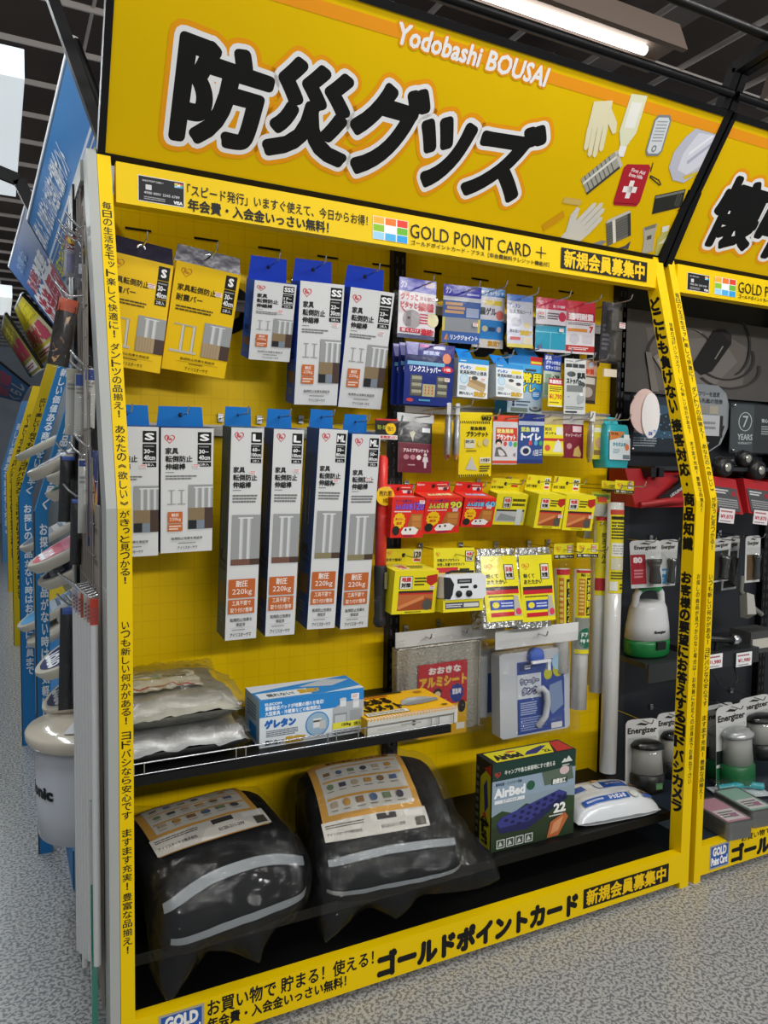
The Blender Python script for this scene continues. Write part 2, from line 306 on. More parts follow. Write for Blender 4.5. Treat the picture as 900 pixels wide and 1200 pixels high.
P = {
'A1': (0.0715, 0.3, 1.9288, 0.1207, 0.1081, 0.0206, 0.1618, 0.2794),
'A2': (0.2446, 0.3, 1.9267, 0.2259, 0.0955, 0.0342, 0.1735, 0.2819),
'A3': (0.4225, 0.28, 1.9053, 0.273, -0.0061, 0.0084, 0.1203, 0.2127),
'A4': (0.5603, 0.28, 1.9207, 0.1906, -0.0233, 0.0003, 0.1337, 0.3434),
'A5': (0.7177, 0.28, 1.9188, 0.2115, 0.0134, -0.0034, 0.1415, 0.345),
'B1': (0.0386, 0.25, 1.4997, 0.0967, -0.0111, 0.0315, 0.1296, 0.3343),
'B2': (0.1761, 0.25, 1.5003, 0.1149, -0.0184, 0.0338, 0.1367, 0.3291),
'B3': (0.3326, 0.24, 1.5057, 0.0997, 0.0002, 0.0091, 0.0891, 0.5876),
'B4': (0.4491, 0.24, 1.5055, 0.0876, 0.0098, -0.0134, 0.0865, 0.5843),
'B5': (0.5817, 0.24, 1.5098, 0.0877, 0.0221, -0.0139, 0.086, 0.5801),
'B6': (0.6845, 0.24, 1.4991, 0.1105, 0.004, 0.0089, 0.0908, 0.5814),
'B7': (0.7641, 0.27, 1.5478, -0.0088, 0.0081, -0.0299, 0.0724, 0.6348),
'C1': (0.8952, 0.33, 1.9806, 0.0315, 0.0098, -0.0005, 0.1307, 0.1799),
'C2': (1.0514, 0.32, 1.9775, 0.0844, -0.0228, -0.005, 0.1405, 0.1774),
'C3': (1.1737, 0.35, 1.9897, 0.0655, -0.0181, 0.005, 0.1235, 0.1907),
'C4': (1.2801, 0.33, 1.9755, -0.0075, -0.0254, -0.0046, 0.105, 0.1706),
'C5': (1.4118, 0.33, 1.9793, 0.0301, -0.0238, -0.0066, 0.128, 0.1781),
'C6': (1.5458, 0.335, 1.9839, 0.0325, -0.0242, -0.008, 0.1275, 0.1781),
'C7': (1.6805, 0.33, 1.9936, 0.0367, 0.021, -0.0043, 0.0816, 0.2117),
'D1': (0.9088, 0.27, 1.7789, 0.0412, 0.011, -0.0031, 0.1714, 0.1842),
'D2': (1.0792, 0.29, 1.7484, 0.0084, 0.0214, 0.0063, 0.1143, 0.1213),
'D3': (1.2169, 0.29, 1.7412, -0.077, 0.0193, 0.0106, 0.1084, 0.1068),
'D4': (1.3357, 0.36, 1.7845, 0.0017, 0.0055, 0.0006, 0.1451, 0.1916),
'D5': (1.4422, 0.35, 1.7957, 0.0081, 0.0236, 0.0064, 0.0736, 0.1504),
'D5t': (1.4233, 0.31, 1.7107, -0.0309, 0.0135, 0.0034, 0.0614, 0.0944),
'D6': (1.4972, 0.3, 1.7802, -0.0053, -0.0122, -0.0066, 0.0931, 0.1861),
'D7': (1.6205, 0.37, 1.7921, 0.0201, 0.023, 0.0039, 0.0783, 0.1521),
'E1': (0.8837, 0.31, 1.5453, -0.0632, 0.0347, -0.0005, 0.1179, 0.1569),
'E3': (1.0993, 0.3, 1.5827, 0.0434, -0.0261, 0.011, 0.1257, 0.2054),
'E4': (1.2215, 0.31, 1.5787, 0.0118, -0.0076, -0.0001, 0.0983, 0.1604),
'E5': (1.3286, 0.31, 1.5861, 0.0532, -0.0095, -0.0005, 0.1065, 0.1637),
'E6': (1.426, 0.32, 1.5827, -0.0469, 0.0026, -0.0001, 0.0878, 0.1332),
'E7': (1.513, 0.32, 1.5892, -0.0422, 0.0117, -0.0011, 0.0911, 0.1458),
'E9': (1.6227, 0.31, 1.5902, -0.042, 0.0072, 0.0008, 0.0651, 0.1495),
'E10': (1.681, 0.27, 1.5625, -0.0554, 0.0213, 0.0005, 0.1175, 0.1492),
'F1': (0.8268, 0.24, 1.3146, 0.0692, 0.0185, 0.0035, 0.1103, 0.1198),
'F2': (0.9583, 0.25, 1.3138, 0.2124, -0.0093, 0.0239, 0.1348, 0.1142),
'F3': (1.0987, 0.26, 1.3115, 0.2253, 0.0332, 0.0163, 0.1209, 0.096),
'F4': (1.2454, 0.29, 1.3214, 0.187, 0.0399, 0.0083, 0.1265, 0.1043),
'F5': (1.3771, 0.25, 1.32, 0.139, 0.0619, 0.0025, 0.1148, 0.1142),
'F6': (1.5013, 0.25, 1.3176, 0.1086, 0.0517, -0.0028, 0.1304, 0.1212),
'F7': (1.677, 0.37, 1.1994, 0.1777, 0.072, 0.0037, 0.0924, 0.0509),
'F8': (1.6351, 0.3, 1.3254, -0.0113, 0.0599, -0.0011, 0.0873, 0.0845),
'G1': (0.8543, 0.23, 1.0957, 0.0959, 0.0337, -0.0007, 0.1499, 0.1323),
'G2': (1.0091, 0.27, 1.1548, -0.1006, 0.0202, -0.006, 0.1504, 0.1949),
'G3': (1.1761, 0.27, 1.1215, -0.2632, 0.0175, -0.0035, 0.1409, 0.2156),
'G4': (1.3253, 0.27, 1.1189, -0.1697, 0.0146, 0.0135, 0.1382, 0.2246),
'G5': (1.4734, 0.3, 1.1495, -0.0732, 0.0176, 0.0002, 0.0875, 0.41),
'G6': (1.5617, 0.28, 1.1507, -0.1293, 0.0658, -0.0334, 0.0973, 0.5825),
'G7': (1.6836, 0.24, 1.3682, -0.1049, 0.0827, -0.0916, 0.0863, 1.0207),
'G8': (1.6708, 0.3, 1.3655, -0.08, 0.065, -0.043, 0.0723, 0.7526),
'G9': (1.6851, 0.34, 1.127, -0.074, 0.0494, -0.0144, 0.0579, 0.5064),
'H1': (1.0241, 0.36, 0.829, 0.0633, -0.0366, -0.0929, 0.3208, 0.3182),
'H2': (1.3619, 0.3, 0.7868, -0.0517, -0.0116, -0.0222, 0.2913, 0.2867),
'H3': (1.2167, 0.36, 0.7983, -0.0014, -0.0101, -0.0015, 0.0788, 0.2772),
'J3': (1.2291, 0.118, 0.5037, -0.0191, -0.0037, -0.0239, 0.3211, 0.2793),
'R2': (1.8956, 0.34, 1.1426, -0.2539, 0.0165, -0.0164, 0.1577, 0.1769),
'R3': (2.084, 0.4, 1.1327, 0.0404, -0.0014, 0.0007, 0.1024, 0.1857),
'R4': (2.3357, 0.36, 1.1337, 0.0891, -0.0563, 0.0173, 0.1151, 0.181),
'R5': (2.4852, 0.33, 1.1423, -0.0148, -0.0112, -0.0023, 0.0905, 0.1913),
'R6': (1.8746, 0.3, 0.4749, -0.2601, 0.2238, -0.0735, 0.1658, 0.2695),
'R7': (2.1242, 0.4, 0.4344, -0.0637, 0.0469, -0.0338, 0.1281, 0.2629),
'R8': (2.4141, 0.4, 0.4308, -0.0208, -0.0066, -0.0185, 0.1767, 0.3113),
'R9': (2.388, 0.32, 0.4545, -0.0513, -0.011, -0.0037, 0.1795, 0.3249),
'R10': (2.6055, 0.38, 0.4449, -0.1461, -0.0219, -0.0211, 0.1897, 0.2627),
'R11': (2.4765, 0.42, 1.1322, 0.0626, -0.0338, 0.0066, 0.0898, 0.2287),
'TL': (('毎日の生活をモット楽しく快適に！', 2.023, 1.693), ('ダントツの品揃え！', 1.683, 1.51), ('あなたの《欲しい》', 1.495, 1.311), ('がきっと見つかる！', 1.307, 1.142), ('いつも新しい何かがある！', 1.06, 0.824), ('ヨドバシなら安心です', 0.81, 0.605), ('ますます充実！', 0.585, 0.439), ('豊富な品揃え！', 0.435, 0.288)),
'TR': (('どこにも負けない', 2.001, 1.596), ('接客対応・商品知識', 1.582, 1.143), ('お客様の要望に', 1.075, 0.784), ('お答えするヨドバシカメラ', 0.784, 0.255)),
'TF': (('信頼のヨドバシカメラ！', 1.91, 1.733), ('いつも新しい何かがある！', 1.718, 1.528), ('ますます充実！', 1.505, 1.393), ('豊富な品揃え！', 1.39, 1.271), ('お探しの商品が見つからない場合は、お気軽にお近くの店員までお尋ね下さい', 1.071, 0.358)),
'TN': (('毎日の生活をモット楽しく快適に！', 2.022, 1.707), ('ダントツの品揃え！', 1.692, 1.515), ('あなたの《欲しい》', 1.498, 1.337), ('がきっと見つかる！', 1.323, 1.145), ('いつも新しい何かがある！', 1.065, 0.826), ('ヨドバシなら安心です', 0.817, 0.616), ('ますます充実！', 0.587, 0.44), ('豊富な品揃え！', 0.434, 0.294))}
LP = {'tag': (-0.0832, 0.45, 1.8927, 1.9992, 0.0293, 0.0695), 'tool': (-0.0608, 0.36, 1.8451, 1.9672, 0.0375, 0.0596), 'hose': (-0.1017, 0.3, 1.6416, 1.8074, 0.0492, 0.2811), 'w1': (-0.0821, 0.45, 1.4792, 1.6556, 0.0313, 0.0585), 'w2': (-0.0704, 0.36, 1.4732, 1.6344, 0.0281, 0.0481), 'w3': (-0.0591, 0.25, 1.4921, 1.6372, 0.0249, 0.0497), 'r1': (-0.0923, 0.5, 1.2426, 1.4224, 0.04, 0.0712), 'r2': (-0.0805, 0.4, 1.1372, 1.3108, 0.0287, 0.0466), 'cream': (-0.0733, 0.3, 1.2299, 1.4167, 0.0219, 0.0314), 'flame': (-0.0598, 0.2, 1.2078, 1.4378, 0.0225, 0.0259), 'r3': (-0.097, 0.45, 0.734, 1.0148, 0.047, 0.0492), 'r4': (-0.0832, 0.36, 0.7751, 1.0234, 0.0263, 0.0354)}
HK = [(-0.1053, 0.3, 2.0129), (-0.1128, 0.36, 1.9949), (-0.1147, 0.42, 1.993), (-0.1134, 0.5, 2.0001), (-0.1168, 0.33, 1.8335)]
# ================================================================ the setting
def floor_material():
    m = bpy.data.materials.new('speckled_vinyl_floor'); m.use_nodes = True; nt = m.node_tree; b = nt.nodes['Principled BSDF']
    tc = nt.nodes.new('ShaderNodeTexCoord')
    n = nt.nodes.new('ShaderNodeTexNoise'); n.inputs['Scale'].default_value = 105; n.inputs['Detail'].default_value = 3; n.inputs['Roughness'].default_value = 0.6
    r = nt.nodes.new('ShaderNodeValToRGB'); e = r.color_ramp.elements
    e[0].position = 0.45; e[0].color = srgb('787a7d'); e[1].position = 0.52; e[1].color = srgb('b8b9b7')
    n2 = nt.nodes.new('ShaderNodeTexNoise'); n2.inputs['Scale'].default_value = 240
    mx = nt.nodes.new('ShaderNodeMix'); mx.data_type = 'RGBA'; mx.blend_type = 'MULTIPLY'; mx.inputs[0].default_value = 0.25
    nt.links.new(tc.outputs['Object'], n.inputs['Vector']); nt.links.new(tc.outputs['Object'], n2.inputs['Vector'])
    nt.links.new(n.outputs['Fac'], r.inputs[0]); nt.links.new(r.outputs[0], mx.inputs[6]); nt.links.new(n2.outputs['Color'], mx.inputs[7])
    nt.links.new(mx.outputs[2], b.inputs['Base Color']); b.inputs['Roughness'].default_value = 0.2
    n3 = nt.nodes.new('ShaderNodeTexNoise'); n3.inputs['Scale'].default_value = 14; n3.inputs['Detail'].default_value = 5
    bp = nt.nodes.new('ShaderNodeBump'); bp.inputs['Strength'].default_value = 0.12; bp.inputs['Distance'].default_value = 0.01
    nt.links.new(tc.outputs['Object'], n3.inputs['Vector']); nt.links.new(n3.outputs['Fac'], bp.inputs['Height'])
    nt.links.new(bp.outputs['Normal'], b.inputs['Normal'])
    return m
mb = MB(); mb.box(-6, 6, -5, 16, -0.05, 0, floor_material()); struct(mb, 'floor')
CEIL = mat('dark_open_ceiling', '6a5e57', 0.9, var=0.25, vscale=1.5)
mb = MB(); mb.box(-6, 6, -2.2, 16, 4.15, 4.2, CEIL); struct(mb, 'ceiling')
mb = MB(); mb.box(-6, 6, 15.9, 16, 0, 4.2, mat('far_wall_paint', 'b9c3cf', 0.7, var=0.08)); struct(mb, 'wall_far')
GRID = mat('ceiling_grid_steel', 'e4dcd6', 0.5)
mb = MB()
for i in range(36):
    y = -1.4+i*0.48; mb.box(-6, 6, y-.006, y+.006, 3.62, 3.65, GRID)
for i in range(24):
    x = -5.8+i*0.5; mb.box(x-.006, x+.006, -1.6, 15.9, 3.64, 3.67, GRID)
struct(mb, 'ceiling_grid')
DUCT = mat('grey_ceiling_beam', '8a827e', 0.6, var=0.1)
for i, (x0, x1, y0, y1, z0, z1) in enumerate([(-6, 6, 2.1, 2.3, 3.72, 3.9), (2.9, 3.1, -1.5, 15, 3.8, 4.0), (0.35, 0.5, -1.5, 15, 3.7, 3.78)]):
    mb = MB(); mb.box(x0, x1, y0, y1, z0, z1, DUCT); struct(mb, 'ceiling_beam')

# ---------------------------------------------------------------- display stand frames
def upY(z): return 0.0 if z < 1.31 else (z-1.31)/0.83*0.225
def leaning_post(x0, x1, d, m, y_off=0.0, ztop=2.14, sx=0.0):
    mb = MB()
    mb.box(x0, x1, y_off, y_off+d, 0, 1.31, m)
    yt = upY(ztop)
    mb.hexa([(x0, y_off, 1.31), (x1, y_off, 1.31), (x1, y_off+d, 1.31), (x0, y_off+d, 1.31), (x0+sx, yt+y_off, ztop), (x1+sx, yt+y_off, ztop), (x1+sx, yt+d+y_off, ztop), (x0+sx, yt+d+y_off, ztop)], m)
    return mb
def post_text(mb, segs, xc, wd, m=INK, skew=0.0):
    for s, za, zb in segs:      # written top to bottom on the front of the post, following its bend
        n = len(s); st = (za-zb)/n
        for i, ch in enumerate(s):
            z0 = za-i*st
            def fn(u, v, l, z0=z0): z = z0-v*st; return (xc-wd/2+u*wd+(skew*(z-1.31)/.83 if z > 1.31 else 0), upY(z)-0.0004-l*0.00005, z)
            art(mb, [('V', ch, 0, 0, 1, 1, m, 0.012)], fn)
def side_text(mb, segs, x, yc, wd, m=INK):      # on the inner side of a post, facing -X; reads towards the front edge
    for s, za, zb in segs:
        n = len(s); st = (za-zb)/n
        for i, ch in enumerate(s):
            z0 = za-i*st
            def fn(u, v, l, z0=z0): z = z0-v*st; return (x-0.0004-l*0.00005, upY(z)+yc+wd/2-u*wd, z)
            art(mb, [('V', ch, 0, 0, 1, 1, m, 0.055)], fn)
HP0, HP1 = Vector((0, .226, 2.147)), Vector((0, -.015, 2.515))
HS = (HP1-HP0).normalized(); HN = Vector((1, 0, 0)).cross(HS).normalized()
if HN.y > 0: HN = -HN
def hfn(x0):
    def fn(u, v, l): p = HP0+HS*v+HN*(0.0004+l*0.00012); return (u+x0, p.y, p.z)
    return fn
def char_on(mb, ch, pts, fn, layers, squash=1.0):
    # pts: TL, TR, BR, BL of the glyph on the sign; layers: (layer, bold, material)
    vs, _f, _e = glyphs(ch, 4)
    xs = [a for a, b in vs]; ys = [b for a, b in vs]; x0, x1, y0, y1 = min(xs), max(xs), min(ys), max(ys)
    TL, TR, BR, BL = [Vector(p) for p in pts]
    def tr(a, b, l):
        p = (a-x0)/(x1-x0); q = (y1-b)/(y1-y0)
        w = (TL*(1-p)+TR*p)*(1-q)+(BL*(1-p)+BR*p)*q
        return fn(w.x, w.y, l)
    for l, bold, m, ns in layers:
        v2, f2 = union_text(ch, 4, bold, ns)
        mb.add([tr(a, b, l) for a, b in v2], f2, m)
def gold_logo_ops(u0, v0, u1, v1):
    cols = ['f0b43c', 'ee7a28', 'e8402c', '8cc22e', 'f4f4f4', '6cb830', '9fd4ee', '4fb2e6', '2b9fe0']; o = [('R', u0, v0, u1, v1, 'f4f4f0')]
    w, h = (u1-u0)/3, (v1-v0)/3
    for i, c in enumerate(cols):
        r, k = divmod(i, 3); o.append(('R', u0+w*k+w*.05, v0+h*r+h*.05, u0+w*(k+1)-w*.05, v0+h*(r+1)-h*.05, c))
    return o
def band_ops2():      # the same band with the card's name straight after the card
    o = band_ops(0)[:7]+gold_logo_ops(.135, -2.098, .155, -2.087)+gold_logo_ops(.185, -2.105, .297, -2.042)
    return o+[('T', 'GOLD POINT CARD', .310, -2.101, .738, -2.062, INK, 0.0), ('R', .755, -2.0835, .795, -2.0805, INK), ('R', .7735, -2.1005, .7765, -2.0635, INK), ('T', 'ゴールドポイントカード・プラス［年会費無料クレジット機能付］', .313, -2.056, .81, -2.042, INK, .015)]
def band_ops(x0):     # u = x, v = -z on the band face (metres); the card, the offer, the card's name
    def S(a): return a
    o = [('R', .048, -2.103, .159, -2.042, 'e8e8e8'), ('R', .0495, -2.1015, .1575, -2.0435, '16171a')]
    o += [('T', 'GOLD POINT CARD +', .058, -2.094, .108, -2.090, 'd8d8d8'), ('R', .066, -2.083, .080, -2.071, 'cfcfcf'), ('T', '4980 0001 2345 6789', .062, -2.067, .147, -2.061, 'c8c8c8'),
          ('B', .062, -2.056, .115, -2.047, 2, '9a9a9a'), ('T', 'VISA', .133, -2.054, .154, -2.047, 'f4f4f4', .05)]
    o += gold_logo_ops(.135, -2.098, .155, -2.087)
    o += [('T', '「スピード発行」いますぐ使えて、今日からお得！', .166, -2.101, .662, -2.073, INK, .012), ('T', '年会費・入会金いっさい無料！', .168, -2.066, .545, -2.037, INK, .03)]
    o += gold_logo_ops(.678, -2.105, .790, -2.042)
    o += [('T', 'GOLD POINT CARD', .797, -2.101, 1.225, -2.062, INK, 0.0), ('R', 1.245, -2.0835, 1.285, -2.0805, INK), ('R', 1.2635, -2.1005, 1.2665, -2.0635, INK),
          ('T', 'ゴールドポイントカード・プラス［年会費無料クレジット機能付］', .800, -2.056, 1.297, -2.042, INK, .015),
          ('R', 1.344, -2.110, 1.716, -2.045, '16150f'), ('T', '新規会員募集中', 1.358, -2.104, 1.703, -2.051, 'f2c500', .035)]
    return o
def kick_ops(second=False):
    if second:
        return [('R', .040, -.116, .138, -.030, 'a9a48e'), ('R', .046, -.110, .132, -.036, '2b58a8'), ('T', 'GOLD', .056, -.105, .122, -.077, 'f2efe6', .06), ('T', 'Point Card', .050, -.070, .128, -.044, 'f8f8f8', .06),
                ('T', 'お買い物で 貯まる！使える！', .20, -.121, .60, -.098, INK, .02), ('T', 'ゴールドポイントカード', .155, -.091, .90, -.034, INK, .075)]
    o = [('R', .050, -.116, .158, -.030, 'a9a48e'), ('R', .056, -.110, .152, -.036, '2b58a8'), ('T', 'GOLD', .066, -.105, .142, -.077, 'f2efe6', .06), ('T', 'Point Card', .060, -.070, .148, -.044, 'f8f8f8', .06),
         ('T', 'お買い物で 貯まる！使える！', .166, -.118, .612, -.077, INK, .02), ('T', '年会費・入会金いっさい無料！', .166, -.072, .532, -.042, INK, .03),
         ('T', 'ゴールドポイントカード', .628, -.100, 1.315, -.036, INK, .075), ('R', 1.340, -.103, 1.707, -.040, '16150f'), ('T', '新規会員募集中', 1.354, -.096, 1.693, -.047, 'f2c500', .035)]
    return o
def make_display(X0, name, label, front_left, front_right, inner_right):
    """The leaning sheet-steel surround of one bay pair: posts, top band, kick panel."""
    root = thing(name, label, 'display stand', (X0, 0, 0))
    sk = -.010 if X0 < 1 else 0.0
    mb = leaning_post(-.033, -.002, .05, YEL, sx=sk)
    post_text(mb, front_left, -.0175, .020, skew=sk)
    mb.build('post', root)
    mb = leaning_post(1.762, 1.803, .05, YEL)
    if front_right: post_text(mb, front_right, 1.788, .016)
    if inner_right:
        side_text(mb, inner_right, 1.762, .026, .039)
    mb.build('post', root)
    mb = MB(); mb.box(-.002, 1.762, .208, .245, 2.03, 2.125, YEL)
    art(mb, band_ops(0) if X0 < 1 else band_ops2(), lambda u, v, l: (u, .2076-l*.00006, -v))
    mb.build('top_band', root)
    mb = MB(); mb.box(-.002, 1.762, 0, .032, .022, .124, YEL)
    art(mb, kick_ops(X0 > 1), lambda u, v, l: (u, -.0004-l*.00006, -v))
    mb.build('kick_panel', root)
    for x in (-.055, .905, 1.868):
        if X0 > 1 and x < 0: continue
        mb = MB(); mb.box(x-.022, x+.022, .47, .53, 0, 2.14, BLACKM)
        for i in range(52):
            z = .16+i*.038
            for dx in (-.010, .010): mb.box(x+dx-.003, x+dx+.003, .4690, .4699, z, z+.02, mat('slot_grey', '3a3a3c', .5))  # slots drawn as thin grey strips on the black steel
        mb.build('slotted_upright', root)
    return root
def back_panel_material():
    m = bpy.data.materials.new('yellow_backing_sheet'); m.use_nodes = True; nt = m.node_tree; b = nt.nodes['Principled BSDF']
    tc = nt.nodes.new('ShaderNodeTexCoord'); mp = nt.nodes.new('ShaderNodeMapping'); mp.inputs['Rotation'].default_value = (math.pi/2, 0, 0)
    nt.links.new(tc.outputs['Object'], mp.inputs[0])
    br = nt.nodes.new('ShaderNodeTexBrick'); br.offset = 0; br.inputs['Color1'].default_value = srgb('f6cc00'); br.inputs['Color2'].default_value = srgb('f5cb00')
    br.inputs['Mortar'].default_value = srgb('ecc200'); br.inputs['Scale'].default_value = 1.0; br.inputs['Mortar Size'].default_value = 0.0018
    br.inputs['Brick Width'].default_value = 0.05; br.inputs['Row Height'].default_value = 0.05
    nt.links.new(mp.outputs[0], br.inputs['Vector']); nt.links.new(br.outputs['Color'], b.inputs['Base Color'])
    n = nt.nodes.new('ShaderNodeTexNoise'); n.inputs['Scale'].default_value = 3.5; n.inputs['Detail'].default_value = 3
    bp = nt.nodes.new('ShaderNodeBump'); bp.inputs['Strength'].default_value = 0.25; bp.inputs['Distance'].default_value = 0.02
    nt.links.new(tc.outputs['Object'], n.inputs['Vector']); nt.links.new(n.outputs['Fac'], bp.inputs['Height']); nt.links.new(bp.outputs['Normal'], b.inputs['Normal'])
    b.inputs['Roughness'].default_value = 0.42; b.inputs['Specular IOR Level'].default_value = 0.15
    return m
BACK = back_panel_material()
main = make_display(0, 'display_stand', 'yellow sheet steel stand of emergency goods with leaning posts and black lettering', P['TL'], P['TF'], P['TR'])
for x0, x1, tx in ((-.033, .883, .12), (.927, 1.846, 1.02)):
    mb = MB(); mb.box(x0, x1, .5, .51, .14, 2.14, BACK)
    art(mb, [('T', 'YODOBASHI', tx+.0, -1.93, tx+.76, -1.80, INK, .06)], lambda u, v, l: (u, .4995-l*.00008, -v))
    mb.build('back_panel', main)
# the dark slots punched along the underside of the back panel's top
mb = MB()
for i in range(9): mb.box(.06+i*.19, .13+i*.19, .4985, .4995, 2.052, 2.058, INK)
mb.build('slot_marking', main)
mb = MB(); mb.box(-.002, 1.74, .033, .5, .10, .122, DECKM); mb.build('base_tray', main)
mb = MB(); mb.box(-.002, 1.80, .085, .499, .197, .225, DECKM); mb.box(-.002, 1.80, .083, .087, .221, .227, BLACKM); mb.build('lower_deck', main)
mb = MB(); mb.box(-.03, -.002, .05, .5, 0, .6, BLACKM); mb.box(-.03, -.002, .05, .5, .6, 1.31, GREYM); mb.box(-.03, -.002, .29, .5, 1.31, 2.12, GREYM)
mb.build('end_panel', main)
# grey steel edge on the outside of the stand, bent like the post
mb = leaning_post(-.056, -.034, .085, GREYM, .0, 2.15, -.010); mb.build('steel_edge', main)
# shelf with its wire guard
sh = thing('wire_guard_shelf', 'black steel shelf with a chromed wire guard under the three boxed and bagged goods', 'shelf', (0, 0, 0))
mb = MB(); mb.box(-.002, .895, .085, .49, .642, .664, DECKM); mb.build('shelf_board', sh)
mb = MB(); mb.tube([(.005, .089, .695), (.905, .089, .695), (.915, .10, .695), (.915, .10, .662)], .0022, STEEL, 6); mb.tube([(.0, .089, .668), (.90, .089, .668)], .0018, STEEL, 6)
for x in (.012, .036, .26, .285, .51, .535, .60, .62, .83, .855, .905): mb.tube([(x, .089, .666), (x, .089, .695)], .0018, STEEL, 6, caps=False)
mb.build('wire_guard', sh)

second = make_display(1.863, 'display_stand', 'yellow stand of torches and lanterns with dark backing, cut by the photo edge', P['TN'], None, None)
DARKP = mat('dark_slate_backing', '23262b', .35, var=.35, vscale=5)
mb = MB(); mb.box(.03, 1.8, .5, .51, .1, 2.14, DARKP); mb.build('back_panel', second)
mb = MB(); mb.box(-.002, 1.762, .033, .5, .03, .122, mat('slate_tray', '2b3640', .3, var=.2)); mb.build('base_tray', second)

# ---------------------------------------------------------------- header signs
def header(X0, name, label, chars, full):
    root = thing(name, label, 'sign', (X0, 0, 0))
    fn = hfn(0); mb = MB(); x0, x1 = -.025, 1.79
    a, b = HP0, HP0+HS*.446; n = HN*-.012
    mb.hexa([(x0, a.y, a.z), (x1, a.y, a.z), (x1, (a+n).y, (a+n).z), (x0, (a+n).y, (a+n).z), (x0, b.y, b.z), (x1, b.y, b.z), (x1, (b+n).y, (b+n).z), (x0, (b+n).y, (b+n).z)], YELB)
    art(mb, [('R', x0, .396, x1, .425, 'f09a10')], fn)
    L = [(2, .15, ORANGE, 6), (3, .10, WHITE, 6), (4, .050, INK, 5)]
    for ch, pts in chars: char_on(mb, ch, pts, fn, L)
    if full:
        t = 'Yodobashi BOUSAI'
        mb.text(t, .640, .430, 1.108, .386, fn, 5, pc('f09a10'), .11); mb.text(t, .640, .430, 1.108, .386, fn, 6, WHITE, .03)
        sign_photos(mb, fn)
    mb.build('printed_panel', root)
    # black square-tube surround of the panel
    mb = MB()
    for v0, v1 in ((-.026, .0), (.446, .466)):
        p, q = HP0+HS*v0+HN*.004, HP0+HS*v1+HN*.004; r = HN*-.03
        mb.hexa([(x0-.016, p.y, p.z), (x1+.024, p.y, p.z), (x1+.024, (p+r).y, (p+r).z), (x0-.016, (p+r).y, (p+r).z), (x0-.016, q.y, q.z), (x1+.024, q.y, q.z), (x1+.024, (q+r).y, (q+r).z), (x0-.016, (q+r).y, (q+r).z)], BLACKM)
    for u0, u1 in ((x0-.016, x0+.001), (x1, x1+.024)):
        p, q = HP0+HN*.004-HS*.026, HP0+HS*.466+HN*.004; r = HN*-.03
        mb.hexa([(u0, p.y, p.z), (u1, p.y, p.z), (u1, (p+r).y, (p+r).z), (u0, (p+r).y, (p+r).z), (u0, q.y, q.z), (u1, q.y, q.z), (u1, (q+r).y, (q+r).z), (u0, (q+r).y, (q+r).z)], BLACKM)
    mb.build('frame', root)
    # arms that carry the sign and reach out over the aisle, and the rail above it
    for u in ((x1+.008,) if full else (-.030, 1.80)):
        mb = MB(); p = [(u, .24, 2.12), (u, -.0, 2.555), (u, -.045, 2.655), (u, -.35, 2.69), (u, -1.0, 2.70)]
        for k in range(4):
            a, b = Vector(p[k]), Vector(p[k+1]); d = (b-a).normalized(); o = Vector((0, -d.z, d.y))*.016
            mb.hexa([a+Vector((-.014, 0, 0))-o, a+Vector((.014, 0, 0))-o, a+Vector((.014, 0, 0))+o, a+Vector((-.014, 0, 0))+o, b+Vector((-.014, 0, 0))-o, b+Vector((.014, 0, 0))-o, b+Vector((.014, 0, 0))+o, b+Vector((-.014, 0, 0))+o], BLACKM)
        mb.build('support_arm', root)
    for ry, rz in ((-.035, 2.585), (-.17, 2.69)): mb = MB(); mb.tube([(-.04, ry, rz), (1.80, ry, rz)], .013, BLACKM, 10); mb.build('rail', root)
    return root
def rotp(pts, c, a):
    ca, sa = math.cos(a), math.sin(a); return [(c[0]+x*ca-y*sa, c[1]+x*sa+y*ca) for x, y in pts]
